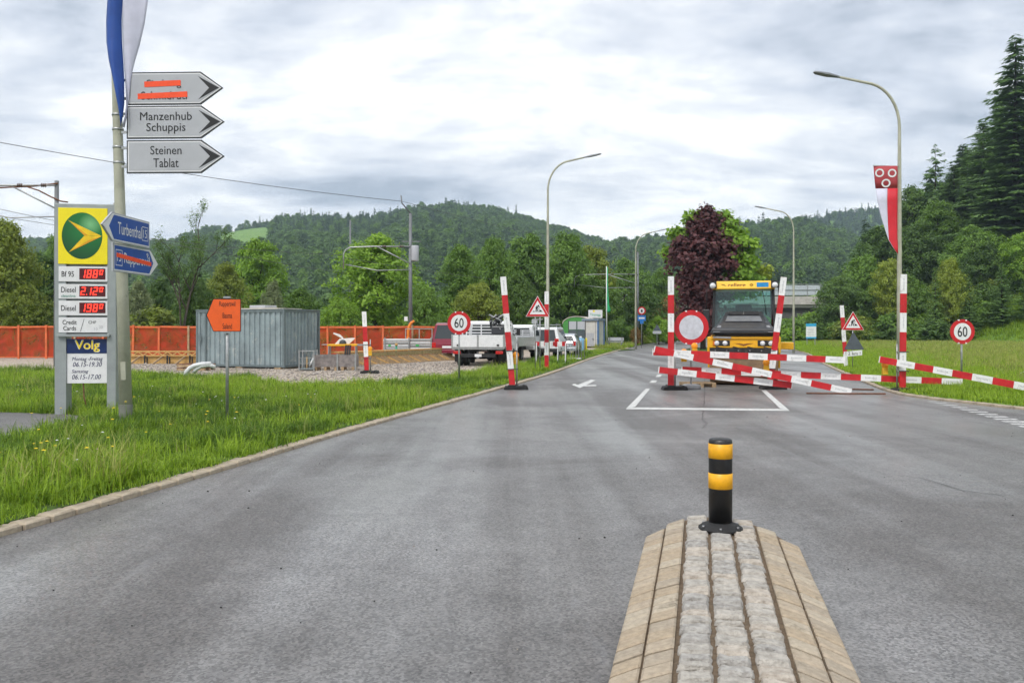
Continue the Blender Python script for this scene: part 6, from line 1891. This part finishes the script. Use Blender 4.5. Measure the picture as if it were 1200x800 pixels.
def wire(label, pts, r=.014, sag=0.0):
    P = []
    for a, b in zip(pts, pts[1:]):
        a = Vector(a); b = Vector(b)
        for k in range(9):
            f = k / 8
            if k == 8 and b is not pts[-1] and tuple(b) != tuple(pts[-1]): continue
            q = a.lerp(b, f); q.z -= sag * 4 * f * (1 - f); P.append(q)
    o0 = P[0].copy()
    o = MB().tube([p - o0 for p in P], r, 5).build('overhead_wire', M_WIRE, None, loc=o0)
    return tag(o, label, 'wire', 'overhead wires')
wire('long overhead wire running from the left edge to the transformer mast', [A(-260, 108, 29), A(-60, 156, 34.5), A(471, 236, 50)], .016, .25)
wire('overhead wire passing below the grey arrow signs behind the pole', [A(-60, 243, 37), A(403, 299, 50)], .012, .35)
wire('contact wire between the pylon mast and the transformer mast', [A(-60, 232, 37), A(404, 320, 50)], .012, .2)
wire('wire between the transformer mast and the distant lamp mast', [A(403, 302, 50), A(673, 334, 88)], .012, .3)
wire('upper wire between the transformer mast and the distant lamp mast', [A(471, 236, 50), A(747, 296, 88)], .012, .3)
# twisted brown cable at the left
tag(MB().tube([(0, 0, 0), (1.0, 0, .06), (2.0, 0, .10), (2.5, 0, .16), (3.05, 0, .22)], .035, 6).build('feeder_cable', M_RUST, None, loc=A(-15, 221, 36.9)), 'brown cable leading from the left edge to the slim mast', 'cable')
tag(MB().tube([(0, 0, 0), (.5, 0, -.16), (1.0, 0, -.42), (1.45, 0, -.62), (1.75, 0, -.66)], .035, 6).build('feeder_cable', M_RUST, None, loc=A(32, 219, 36.9)), 'brown cable sagging from the slim mast to the pylon top', 'cable')

# ------------------------------------------------------------------ road bridge and farmhouse
br = thing('road_bridge', 'concrete road bridge with a railing in front of the right hill', 'bridge', (30, 128, 0), R(-3))
sb = .128
M_CONC = mat('bridge_concrete', (0.54, .51, .47), .85, var=.12, scale=1.2, bump=.2, bscale=8)
zb_ = lambda v: CAM_H + (HOR - v) * sb
MB().box((-14, 0, zb_(360.5)), (22, 7, zb_(356.5))).build('deck', M_CONC, br)
MB().box((-14, -.35, zb_(357)), (22, .0, zb_(347.5))).build('fascia', M_CONC, br)
MB().box((-14, .6, zb_(373)), (22, 1.4, zb_(360.5) - .002)).build('girder', mat('girder_dark', (0.11, .105, .10), .8), br)
MB().box((-14, 5.2, zb_(373)), (22, 6.0, zb_(360.5) - .002)).build('girder', mat('girder_dark', (0.11, .105, .10), .8), br)
for x in (-9, 6, 20): MB().box((x - .5, 1.5, -.3), (x + .5, 5.5, zb_(362))).build('pier', M_CONC, br)
M_RAILG = mat('rail_glass', (0.55, .60, .63), .25)
k = 0
x = -14.0
while x < 22:
    MB().bar((x, -.2, zb_(347.5)), (x, -.2, zb_(333.5)), .09, .09, up=(0, 1, 0)).build('rail_post', M_GALV, br)
    MB().box((x + .06, -.22, zb_(346)), (x + 1.94, -.19, zb_(334.5))).build('rail_panel', M_RAILG, br)
    x += 2.0
for v in (333.5, 340): MB().bar((-14, -.27, zb_(v)), (22, -.27, zb_(v)), .06, .09).build('handrail', M_GALV, br)
fh = thing('farmhouse', 'distant farmhouse with a grey roof seen past the lamp pole', 'house', ((200 - 600) * .16, 160, 0), R(20))
zf_ = lambda v: CAM_H + (HOR - v) * .16
MB().box((-2.4, 0, 0), (2.4, 4, zf_(374.5))).build('wall', mat('house_wall', (0.30, .24, .19), .85), fh)
rfp = [(-2.9, zf_(375.5)), (2.9, zf_(375.5)), (1.2, zf_(364)), (-1.6, zf_(364))]
MB().prism([(-.0 - 2.9, zf_(375.5)), (2.9, zf_(375.5)), (0, zf_(363.5))], -.5, 4.5).build('roof', mat('house_roof', (0.20, .17, .17), .8, var=.2), fh)
for x in (-1.2, 0, 1.2):
    wd = MB().box((x - .3, -.03, 1.0), (x + .3, -.005, 1.9)).build('window', M_GLASS, fh)
    MB().box((x - .36, -.05, .94), (x + .36, -.004, .99)).build('sill', M_WHITE, wd)
sh2 = thing('barn', 'distant barn with a pale roof right of the farmhouse', 'house', ((210 - 600) * .165, 165, 0), R(0))
MB().box((-1.6, 0, 0), (1.6, 4, zf_(376))).build('wall', mat('house_wall', (0.30, .24, .19), .85), sh2)
MB().add([(-2.0, -.4, zf_(376.5)), (2.0, -.4, zf_(376.5)), (2.0, 4.4, zf_(376.5)), (-2.0, 4.4, zf_(376.5)), (-2.0, 2, zf_(365.5)), (2.0, 2, zf_(365.5))], [(0, 1, 5, 4), (2, 3, 4, 5), (1, 2, 5), (3, 0, 4), (3, 2, 1, 0)]).build('roof', mat('barn_roof', (0.46, .44, .43), .7), sh2)
# ------------------------------------------------------------------ trees
LG = 'riverside trees behind the building yard'
left_trees = [
 ('olive_a', 'olive tree cut by the left edge above the orange fence', 2, 252, 56, 95),
 ('dark_b', 'dark tree filling the gap left of the price pylon', 48, 292, 62, 70),
 ('mid_b', 'slender green tree rising right behind the price pylon', 75, 266, 74, 60),
 ('olive_c', 'low olive bush tree at the left above the fence', 30, 330, 54, 70),
 ('willow_a', 'pale green tree just right of the lamp pole with the signs', 163, 326, 66, 38),
 ('dark_a', 'dark green tree between the pale tree and the farmhouse', 186, 322, 74, 42),
 ('dark_c', 'dark tree at the foot of the tall sparse tree', 228, 318, 62, 55),
 ('olive_a', 'rounded olive tree behind the orange detour board', 265, 305, 68, 62),
 ('bright_b', 'tall bright green tree behind the container', 303, 276, 82, 72),
 ('willow_c', 'pale silvery willow just above the container roof', 320, 324, 60, 34),
 ('mid_c', 'green tree behind the right end of the container', 352, 334, 68, 62),
 ('bright_c', 'low bright tree right of the container', 398, 344, 60, 58),
 ('bright_a', 'big broad green tree left of the transformer mast', 440, 270, 64, 112),
 ('mid_c', 'grey green tree right below the transformer', 498, 330, 62, 58),
 ('mid_b', 'tall tree right of the transformer mast', 538, 282, 76, 62),
 ('olive_c', 'low tree behind the sixty sign and flatbed truck', 560, 326, 62, 70),
 ('mid_a', 'tall tree directly behind the leaning kerb post', 578, 274, 84, 66),
 ('dark_c', 'dark tree left of the verge street lamp', 606, 316, 66, 60),
 ('mid_b', 'tall tree just left of the verge street lamp', 618, 270, 92, 72),
 ('mid_a', 'tall tree just right of the verge street lamp', 664, 268, 90, 78),
 ('dark_c', 'dark tree behind the white van', 646, 318, 92, 72),
 ('olive_b', 'tree crown above the green wagon', 693, 284, 94, 60),
 ('mid_c', 'leafy tree behind the shed and its white sign', 700, 322, 92, 66),
 ('mid_a', 'tree behind the distant lamp mast', 735, 300, 104, 64),
 ('dark_c', 'dark tree behind the round sign at the bend', 752, 330, 90, 62),
 ('mid_b', 'tree between the distant lamp and the purple maple', 776, 312, 116, 56),
]
for kd, lab, u, vt, Y, w in left_trees: plant(kd, lab, u, vt, Y, w, LG)
for kd, lab, u, vt, Y, w in (('russet_bush', 'russet tinged shrub left of the maple at the bend', 782, 346, 96, 44), ('bright_bush', 'bright green shrub by the grey triangle sign', 772, 368, 88, 34),
                             ('russet_bush', 'small orange leaved shrub at the distant lamp foot', 745, 381, 82, 16), ('mid_bush', 'green shrub behind the shed bench', 725, 372, 86, 40)):
    plant(kd, lab, u, vt, Y, w, 'shrubs at the bend', name='shrub')
RG_ = 'trees on the right slope'
right_trees = [
 ('dark_c', 'dark bushy tree right of the bridge', 985, 318, 108, 70),
 ('mid_a', 'green tree behind the right road works triangle', 1012, 296, 112, 74),
 ('dark_b', 'dark tree left of the red and white banner', 1032, 262, 126, 66),
 ('mid_c', 'green tree behind the right kerb post', 1063, 318, 108, 64),
 ('dark_a', 'dark tree right of the banner tip', 1078, 258, 122, 70),
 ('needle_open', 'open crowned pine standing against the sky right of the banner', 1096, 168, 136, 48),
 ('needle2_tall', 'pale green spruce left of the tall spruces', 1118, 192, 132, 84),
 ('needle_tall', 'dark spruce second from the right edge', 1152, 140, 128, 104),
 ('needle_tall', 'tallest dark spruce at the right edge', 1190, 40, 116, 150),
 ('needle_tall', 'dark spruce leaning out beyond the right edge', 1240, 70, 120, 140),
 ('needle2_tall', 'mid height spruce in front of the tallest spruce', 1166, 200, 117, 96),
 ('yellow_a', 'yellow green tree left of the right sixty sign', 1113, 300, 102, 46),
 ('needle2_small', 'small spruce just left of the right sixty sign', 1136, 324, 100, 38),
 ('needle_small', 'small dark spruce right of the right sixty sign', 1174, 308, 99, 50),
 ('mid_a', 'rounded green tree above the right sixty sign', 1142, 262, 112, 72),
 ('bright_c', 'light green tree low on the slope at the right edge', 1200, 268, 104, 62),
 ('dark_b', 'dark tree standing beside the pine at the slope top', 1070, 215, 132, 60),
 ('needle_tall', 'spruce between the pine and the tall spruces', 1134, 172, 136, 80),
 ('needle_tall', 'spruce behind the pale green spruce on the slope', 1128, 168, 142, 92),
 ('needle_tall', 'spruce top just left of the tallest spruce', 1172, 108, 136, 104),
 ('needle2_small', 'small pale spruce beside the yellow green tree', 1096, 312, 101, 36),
 ('mid_b', 'green tree halfway up the slope below the pine', 1098, 232, 126, 58),
 ('dark_a', 'dark tree filling the slope below the spruces', 1160, 282, 108, 62),
 ('yellow_b', 'yellow green tree below the red and white banner', 1042, 300, 106, 44),
 ('needle_small', 'small spruce at the right edge above the grass bank', 1204, 318, 97, 46),
]
for kd, lab, u, vt, Y, w in right_trees:
    plant(kd, lab, u, vt, Y, w, RG_, zf=float(slope_z((u - 600) * Y / FPX, Y)))

# tall sparse tree at the left
def sparse_tree():
    rng = random.Random(17); mb = MB(); tips = []
    def grow(p, d, L, r, lev):
        n = 4; pts = [p]; q = p.copy(); dd = d.copy()
        for k in range(n):
            dd = (dd + Vector((rng.uniform(-.16, .16), rng.uniform(-.16, .16), .07))).normalized()
            q = q + dd * (L / n); pts.append(q.copy())
        mb.tube(pts, [r * (1 - .75 * k / n) for k in range(n + 1)], 6 if lev < 2 else 4, caps=False)
        if lev >= 3:
            tips.extend(pts[1:]); return
        for k in range(7 if lev == 0 else 4):
            f = .42 + .58 * (k + rng.random()) / (7 if lev == 0 else 4)
            i = min(n - 1, int(f * n)); b = pts[i].lerp(pts[i + 1], f * n - i)
            a = rng.uniform(0, 6.28); sp = rng.uniform(.5, .9)
            nd_ = (dd * .8 + Vector((math.cos(a) * sp, math.sin(a) * sp, .25))).normalized()
            grow(b, nd_, L * rng.uniform(.34, .48), r * .42, lev + 1)
        tips.append(pts[-1])
    grow(Vector((0, 0, -.2)), Vector((.05, 0, 1)), 8.6, .15, 0)
    grow(Vector((0, 0, .6)), Vector((-.20, .05, 1)), 6.4, .10, 0)
    r2 = np.random.default_rng(3)
    P = np.array([tuple(t) for t in tips]); P = np.repeat(P, 6, 0) + r2.normal(size=(len(P) * 6, 3)) * .15
    V, F, rn = leaf_cards(P, unit(r2.normal(size=P.shape) + np.array([0, 0, .5])), .14, .6, r2, r2.random(len(P)))
    return mb.mesh('sparse_branches', [M_BARK]), npmesh('sparse_leaves', V, F, LM['dark'], rn)
bm_, lm_ = sparse_tree()
Yt = 60.0
top_z = max(v.co.z for v in lm_.vertices)
zs_ = (CAM_H + (HOR - 222) * Yt / FPX) / top_z
stt = thing('tree', 'tall thin tree with sparse leaves standing against the sky', 'tree', ((214 - 600) * Yt / FPX, Yt, 0), 0.6, LG)
for nm, me in (('trunk', bm_), ('crown', lm_)):
    o = bpy.data.objects.new(nm, me); COL.objects.link(o); o.parent = stt; o.scale = (zs_, zs_, zs_)

# purple maple on the median, with green branches that have reverted
mp_ = thing('maple_tree', 'purple leaved maple with green branches behind the road roller', 'tree', (14.1, 63.0, .1), 0)
rngm = np.random.default_rng(77)
def lobe_leaves(lobes, leaf, m, name, per=26, nl=22, cs=.42):
    Vs, Fs, Rs = [], [], []; off = 0
    for (u, v, dy, rpx) in lobes:
        c = np.array(A(u, v, 63.0 + dy)) - np.array([14.1, 63.0, .1]); r = rpx * .063
        d = unit(rngm.normal(size=(per, 3))); d[:, 2] = d[:, 2] * .8 + .12; d = unit(d)
        cc = c + d * r * rngm.uniform(.5, 1.05, (per, 1))
        for k in range(per):
            cr_ = rngm.random()
            p = cc[k] + rngm.normal(size=(nl, 3)) * cs * np.array([.6, .6, .42])
            nr = unit(d[k] * .6 + np.array([0, -.15, .5]) + rngm.normal(size=(nl, 3)) * .55)
            V, F, rn = leaf_cards(p, nr, leaf, .8, rngm, np.clip(.6 * cr_ + .4 * rngm.random(nl), 0, 1))
            Vs.append(V); Fs.append(F + off); Rs.append(rn); off += len(V)
    me = npmesh(name, np.concatenate(Vs), np.concatenate(Fs), m, np.concatenate(Rs))
    o = bpy.data.objects.new('crown', me); COL.objects.link(o); o.parent = mp_
    return o
purp = [(828, 255, 0, 11), (818, 268, -.5, 13), (834, 276, -.8, 15), (850, 268, .3, 10), (806, 290, -.8, 15), (828, 296, -1.6, 19), (852, 292, -1.2, 13), (800, 308, -1.4, 16), (822, 318, -2.0, 19), (846, 314, -1.6, 16), (860, 304, -.8, 9),
        (806, 332, -1.5, 17), (828, 340, -1.8, 18), (812, 356, -1.3, 15), (830, 362, -1.4, 15), (844, 338, -1.4, 12), (822, 378, -.8, 13), (838, 384, -.6, 10)]
grn = [(797, 276, .4, 9), (787, 298, .5, 8), (814, 258, .6, 9), (856, 274, -.5, 14), (868, 288, -1.0, 15), (872, 306, -.8, 15), (866, 324, -1.0, 16), (877, 332, -.4, 13), (846, 300, 2.4, 18), (820, 300, 2.8, 22), (858, 342, 0, 15), (815, 335, 2.6, 20), (844, 258, .6, 10)]
yel = [(886, 322, .6, 8), (896, 318, .9, 6), (878, 338, .8, 8)]
o_ = lobe_leaves(purp, .34, LM['purple'], 'purple_crown'); tag(o_, 'dark purple leaves')
o_ = lobe_leaves(grn, .34, LM['bright'], 'green_crown'); tag(o_, 'green leaves')
o_ = lobe_leaves(yel, .30, LM['yellow'], 'yellow_crown', 14, 14); tag(o_, 'yellowish leaves at the right tip')
mb = MB(); mb.tube([(0, 0, -.1), (0, 0, 1.6), (.2, 0, 3.5), (.4, 0, 6.5), (.5, 0, 9)], [.22, .17, .15, .09, .02], 10)
for (u, v, dy, rpx) in purp[::2] + grn[::2] + yel:
    e1 = A(u, v, 63 + dy) - Vector((14.1, 63, .1)); z_s = max(1.6, e1.z * .55)
    mb.tube([(.02 * z_s, 0, z_s), tuple((Vector((.02 * z_s, 0, z_s)) + e1) / 2 + Vector((0, 0, .25))), tuple(e1)], [.07, .045, .015], 5, caps=False)
mb.build('trunk', M_BARK, mp_)

# ------------------------------------------------------------------ undergrowth masses
rngu = np.random.default_rng(41)
BUSH = [broadleaf('undergrowth_%d' % i, LM[k], M_BARK, 80 + i, 3.0, 4.0, .02, 9, 16, 14, leaf=.30, csize=.42)[0] for i, k in enumerate(('mid', 'dark', 'bright', 'olive'))]
def mass(name, pts, s0, s1, wts):
    n = len(pts); idx = rngu.choice(4, n, p=wts); s = rngu.uniform(s0, s1, n)
    return scatter(name, pts, rngu.uniform(0, 6.28, n), np.stack([s, s, s * rngu.uniform(.8, 1.2, n)], 1), idx, BUSH)
P = []
for k in range(150):
    u = rngu.uniform(-260, 800); Y = rngu.uniform(64, 100) + max(0, (u - 520)) * .09
    if 636 < u < 745: Y = max(Y, 90)
    P.append(((u - 600) * Y / FPX, Y, -.2))
mass('undergrowth_left', np.array(P), .55, 1.15, (.35, .4, .1, .15))
P = []
for k in range(120):
    u = rngu.uniform(915, 1300); Y = rngu.uniform(98, 118)
    x = (u - 600) * Y / FPX; P.append((x, Y, float(slope_z(x, Y)) - .2))
for k in range(420):
    u = rngu.uniform(1000, 1500); Y = rngu.uniform(95, 170); x = (u - 600) * Y / FPX
    if x > 47: P.append((x, Y, float(slope_z(x, Y)) - .2))
P = [p for p in P if not (p[1] < 101 and (p[0] * FPX / p[1] + 600) > 1140)]
mass('undergrowth_right', np.array(P), .5, 1.3, (.4, .3, .2, .1))
P = []
for k in range(130):
    u = rngu.uniform(840, 1000); Y = rngu.uniform(140, 230); P.append(((u - 600) * Y / FPX, Y, -.2))
for k in range(60):
    u = rngu.uniform(880, 985); Y = rngu.uniform(108, 124); P.append(((u - 600) * Y / FPX, Y, -.3))
mass('undergrowth_bridge', np.array(P), .8, 1.35, (.5, .3, .15, .05))
# woods that close the view on the slope and behind the riverside trees
P = []; I = []
for k in range(520):
    u = rngu.uniform(1010, 1700); Y = rngu.uniform(128, 205); x = (u - 600) * Y / FPX; z = float(slope_z(x, Y))
    v_top = HOR - (z + 12 - CAM_H) * FPX / Y
    if x > 52 and v_top > np.interp(u, [1000, 1060, 1100, 1140, 1180, 1250], [262, 236, 205, 170, 100, 60]): P.append((x, Y, z - .3)); I.append(rngu.choice(6, p=(.2, .25, .15, .05, .2, .15)))
n = len(P); s = rngu.uniform(.7, 1.05, n)
scatter('woods_right_slope', np.array(P), rngu.uniform(0, 6.28, n), np.stack([s, s, s], 1), I, FAR)
P = []; I = []
for k in range(260):
    u = rngu.uniform(-400, 790); Y = rngu.uniform(120, 230); P.append(((u - 600) * Y / FPX, Y, -.2)); I.append(rngu.choice(6, p=(.35, .3, .2, .15, 0, 0)))
n = len(P); s = rngu.uniform(.55, .95, n)
scatter('woods_valley_floor', np.array(P), rngu.uniform(0, 6.28, n), np.stack([s, s, s], 1), I, FAR)

# ------------------------------------------------------------------ grass
M_GRASS = leafmat('grass_blade', (0.085, 0.18, 0.012), (0.40, 0.56, 0.05), .42)
M_GRASSD = leafmat('grass_deep', (0.045, 0.11, 0.012), (0.20, 0.33, 0.035), .4)
M_GRASSY = leafmat('grass_dry', (0.15, 0.22, 0.035), (0.46, 0.46, 0.13), .35)
def tuft(name, seed, n, rad, h0, h1, wid, m, lean=.5, heads=0.0):
    rng = np.random.default_rng(seed)
    a = rng.uniform(0, 6.28, n); r = rad * np.sqrt(rng.random(n))
    b = np.stack([r * np.cos(a), r * np.sin(a), np.zeros(n)], 1)
    h = rng.uniform(h0, h1, n); la = rng.uniform(0, 6.28, n); ll = rng.random(n) * lean
    d = np.stack([np.cos(la) * ll, np.sin(la) * ll, np.ones(n)], 1)
    side = np.stack([-np.sin(la), np.cos(la), np.zeros(n)], 1) * (wid * rng.uniform(.6, 1.3, n))[:, None]
    mid = b + d * (h * .55)[:, None] * np.array([.6, .6, 1]); tip = b + d * h[:, None] * np.array([1.25, 1.25, 1]); tip[:, 2] -= ll * h * .35
    V = np.stack([b - side, b + side, mid + side * .8, mid - side * .8, tip + side * .12, tip - side * .12], 1).reshape(-1, 3)
    k = np.arange(n)[:, None] * 6
    F = np.concatenate([k + np.array([[0, 1, 2, 3]]), k + np.array([[3, 2, 4, 5]])])
    rn = rng.random(n); rn = np.concatenate([rn, np.clip(rn + .1, 0, 1)])
    return npmesh(name, V, F, m, rn)
TALL = [tuft('lush_%d' % i, 100 + i, 38, .15, .07, .30 + .03 * i, .0055, M_GRASS, 1.0) for i in range(4)]
SHORT = [tuft('short_%d' % i, 110 + i, 34, .13, .05, .14, .005, M_GRASS, .9) for i in range(2)]
DRY = [tuft('dry_%d' % i, 120 + i, 40, .28, .12, .50, .009, M_GRASSY, .45) for i in range(3)]
LUSHF = [tuft('meadow_%d' % i, 130 + i, 44, .26, .10, .36, .010, M_GRASS, .55) for i in range(3)]
rgg = np.random.default_rng(9)
def fillp(poly, dens, box, cond=None):
    x0_, x1_, y0_, y1_ = box
    n = int((x1_ - x0_) * (y1_ - y0_) * dens); x = rgg.uniform(x0_, x1_, n); y = rgg.uniform(y0_, y1_, n)
    k = inpoly(x, y, poly)
    u = 600 + x * FPX / np.maximum(y, .5)
    k &= (u > -60) & (u < 1260)
    if cond is not None: k &= cond(x, y)
    return np.stack([x[k], y[k], np.full(k.sum(), .045)], 1)
kx = np.array([p.y for p in LKo]); kxx = np.array([p.x for p in LKo])
def kdist(x, y): return np.interp(y, kx, kxx) - x
notpath = lambda x, y: ~inpoly(x, y, PATH_POLY)
pts = np.concatenate([fillp(verge_poly, 75, (-12, 1, 4, 14), lambda x, y: (kdist(x, y) > -.02) & notpath(x, y)),
                      fillp(verge_poly, 42, (-22, 3, 14, 22), lambda x, y: (kdist(x, y) > -.02) & notpath(x, y)),
                      fillp(verge_poly, 26, (-30, 9, 22, 62), lambda x, y: kdist(x, y) > .1)])
kd = kdist(pts[:, 0], pts[:, 1])
n = len(pts)
short = (kd < .55 + .4 * np.sin(pts[:, 1] * 1.3)) & (rgg.random(n) < .8)
patch = np.sin(pts[:, 0] * 1.1 + 1.3 * np.sin(pts[:, 1] * .7)) * np.cos(pts[:, 1] * .9 + pts[:, 0] * .4)
idx = np.where(short, rgg.integers(4, 6, n), rgg.integers(0, 4, n))
thin = (patch < -.45) & (rgg.random(n) < .6); idx = np.where(thin, rgg.integers(4, 6, n), idx)
dry = (rgg.random(n) < .05 + .10 * (patch > .5)); idx = np.where(dry & ~short, 6, idx)
weed = rgg.random(n) < .035; idx = np.where(weed & ~short, rgg.integers(7, 9, n), idx)
patch2 = np.sin(pts[:, 0] * .55 + 2.1 * np.sin(pts[:, 1] * .33)) + .6 * np.cos(pts[:, 1] * 1.7 - pts[:, 0] * 1.2) + rgg.normal(size=n) * .35
idx = np.where((patch2 > .55) & (idx < 4), rgg.integers(9, 11, n), idx)
s = rgg.uniform(.65, 1.15, n) * (1 + .22 * patch)
hgt = s * rgg.uniform(.45, 1.05, n)
scatter('verge_grass', pts, rgg.uniform(0, 6.28, n), np.stack([s, s, hgt], 1), idx, TALL + SHORT + [tuft('straw', 140, 14, .14, .15, .48, .004, M_GRASSY, .5)] + [tuft('weed_%d' % i, 150 + i, 26, .12, .08, .22, .022, M_GRASS, 1.5) for i in range(2)] + [tuft('deep_%d' % i, 160 + i, 38, .15, .07, .34, .006, M_GRASSD, .9) for i in range(2)])
# the meadow on the right: lush by the kerb, hay coloured farther in
kyr = np.array([p.y for p in RKo]); kxr = np.array([p.x for p in RKo]); oo = np.argsort(kyr)
def rdist(x, y): return x - np.interp(y, kyr[oo], kxr[oo])
mp_pts = np.concatenate([fillp(field_poly, 26, (9, 24, 16, 34), lambda x, y: rdist(x, y) > .1),
                         fillp(field_poly, 10, (10, 48, 34, 70), lambda x, y: rdist(x, y) > .1),
                         fillp(field_poly, 5, (20, 66, 70, 112))])
n = len(mp_pts); rd = rdist(mp_pts[:, 0], mp_pts[:, 1])
lush = rgg.random(n) < np.clip(1.15 - (rd - 1.5) / 8.0, .40, 1)
lush |= (rgg.random(n) < .25)
idx = np.where(lush, rgg.integers(3, 6, n), rgg.integers(0, 3, n))
s = rgg.uniform(.7, 1.2, n) * (1 + np.clip((mp_pts[:, 1] - 40) / 60, 0, .8)); sz = rgg.uniform(.6, 1.0, n) * np.clip(.5 + rd * .25, .5, 1)
scatter('meadow_grass', mp_pts, rgg.uniform(0, 6.28, n), np.stack([s, s, sz], 1), idx, DRY + LUSHF)
fl = fillp([(p[0], p[1]) for p in far_l] + [(60, 160), (-30, 160), (-30, 88), (2, 86), (8.5, 66)], 6, (0, 40, 60, 120))
n = len(fl); s = rgg.uniform(.9, 1.5, n)
scatter('bend_grass', fl, rgg.uniform(0, 6.28, n), np.stack([s, s, s * .7], 1), rgg.integers(0, 6, n), DRY + LUSHF)
bk = fillp([(50, 84), (60, 70), (110, 70), (110, 130), (62, 130)], 4, (46, 90, 80, 128), lambda x, y: slope_z(x, y) > .02)
bk[:, 2] = slope_z(bk[:, 0], bk[:, 1]) - .32; n = len(bk); s = rgg.uniform(1.6, 3.0, n)
scatter('bank_grass', bk, rgg.uniform(0, 6.28, n), np.stack([s, s, s * .8], 1), rgg.integers(0, 6, n), LUSHF + LUSHF)
# wild flowers
def flower(name, col, r, h, seed):
    mb = MB(); mb.tube([(0, 0, 0), (.02, .01, h)], .003, 4)
    pts_ = [(.02 + r * math.cos(t) * (1 if k % 2 else .55), .01 + r * math.sin(t) * (1 if k % 2 else .55), h + .004) for k, t in enumerate([6.283 * i / 12 for i in range(12)])]
    mb.add([(.02, .01, h + .012)] + pts_, [(0, 1 + i, 1 + (i + 1) % 12) for i in range(12)], 1)
    return mb.mesh(name, [M_GRASS, col])
FLW = [flower('yellow_flower', mat('petal_yellow', (0.85, .60, .01), .6), .021, .34, 1), flower('white_flower', mat('petal_white', (0.75, .75, .70), .6), .017, .30, 2), flower('clover', mat('petal_mauve', (0.42, .22, .32), .6), .016, .27, 3)]
cl = [(-6.0, 8.4, 1.2, 26), (-5.0, 8.7, .6, 14), (-7.5, 9.2, 1.3, 22), (-4.2, 12.2, .6, 7), (-5.2, 15, 1.4, 24), (-4.5, 19, 1.4, 14), (-3, 21, 1, 12), (14, 25, 2, 18), (-10, 20, 3, 16)]
P = []; I = []
for cx, cy_, r0, k in cl:
    for _ in range(k):
        P.append((cx + rgg.normal() * r0, cy_ + rgg.normal() * r0, .05)); I.append(rgg.choice(3, p=(.78, .14, .08) if cy_ < 13 else (.35, .6, .05)))
P = np.array(P); k = ((kdist(P[:, 0], P[:, 1]) > .3) & inpoly(P[:, 0], P[:, 1], verge_poly) & notpath(P[:, 0], P[:, 1])) | (P[:, 0] > 12)
P = P[k]; I = np.array(I)[k]; n = len(P); s = rgg.uniform(.8, 1.25, n)
scatter('wild_flowers', P, rgg.uniform(0, 6.28, n), np.stack([s, s, s], 1), I, FLW)
# pebbles and crumbs on the gravel and asphalt
def pebble(name, seed, m):
    r = np.random.default_rng(seed); bm = bmesh.new(); bmesh.ops.create_icosphere(bm, subdivisions=1, radius=1)
    for v in bm.verts: v.co *= r.uniform(.7, 1.25); v.co.z *= .6
    me = bpy.data.meshes.new(name); bm.to_mesh(me); bm.free(); me.materials.append(m); return me
M_STN = [mat('pebble_a', (.36, .32, .28), .9), mat('pebble_b', (.24, .21, .19), .9), mat('pebble_c', (.46, .42, .38), .9), mat('crumb', (.03, .028, .026), .9)]
PB_ = [pebble('pebble_%d' % i, i, M_STN[i]) for i in range(4)]
gp = fillp(grav_poly, 45, (-18, 2, 20, 42)); n = len(gp); gp[:, 2] = .02
s = rgg.gamma(2.0, .009, n) + .008
scatter('gravel_stones', gp, rgg.uniform(0, 6.28, n), np.stack([s, s, s], 1), rgg.integers(0, 3, n), PB_)
rp_ = fillp([(p.x, p.y) for p in LKs if p.y < 40] + [(p.x, p.y) for p in reversed(RKs) if p.y < 40], 2.2, (-5, 9, 3.4, 22)); n = len(rp_); rp_[:, 2] = .004
s = rgg.gamma(2.0, .0016, n) + .002
scatter('road_crumbs', rp_, rgg.uniform(0, 6.28, n), np.stack([s, s, s], 1), np.where(rgg.random(n) < .8, 3, 0), PB_)

# ------------------------------------------------------------------ haze
hz = MB().box((-1960, -250, -6.5), (1960, 1900, 260))
hz = hz.build('haze', mat('haze_placeholder', (1, 1, 1)))
hm = bpy.data.materials.new('haze'); hm.use_nodes = True; hm.node_tree.nodes.clear()
ho = hm.node_tree.nodes.new('ShaderNodeOutputMaterial'); hv = hm.node_tree.nodes.new('ShaderNodeVolumePrincipled')
hv.inputs['Color'].default_value = (0.66, 0.83, 1.0, 1); hv.inputs['Density'].default_value = 0.00030; hv.inputs['Anisotropy'].default_value = 0.2
hm.node_tree.links.new(hv.outputs[0], ho.inputs['Volume'])
hz.data.materials.clear(); hz.data.materials.append(hm)
hz['kind'] = 'stuff'
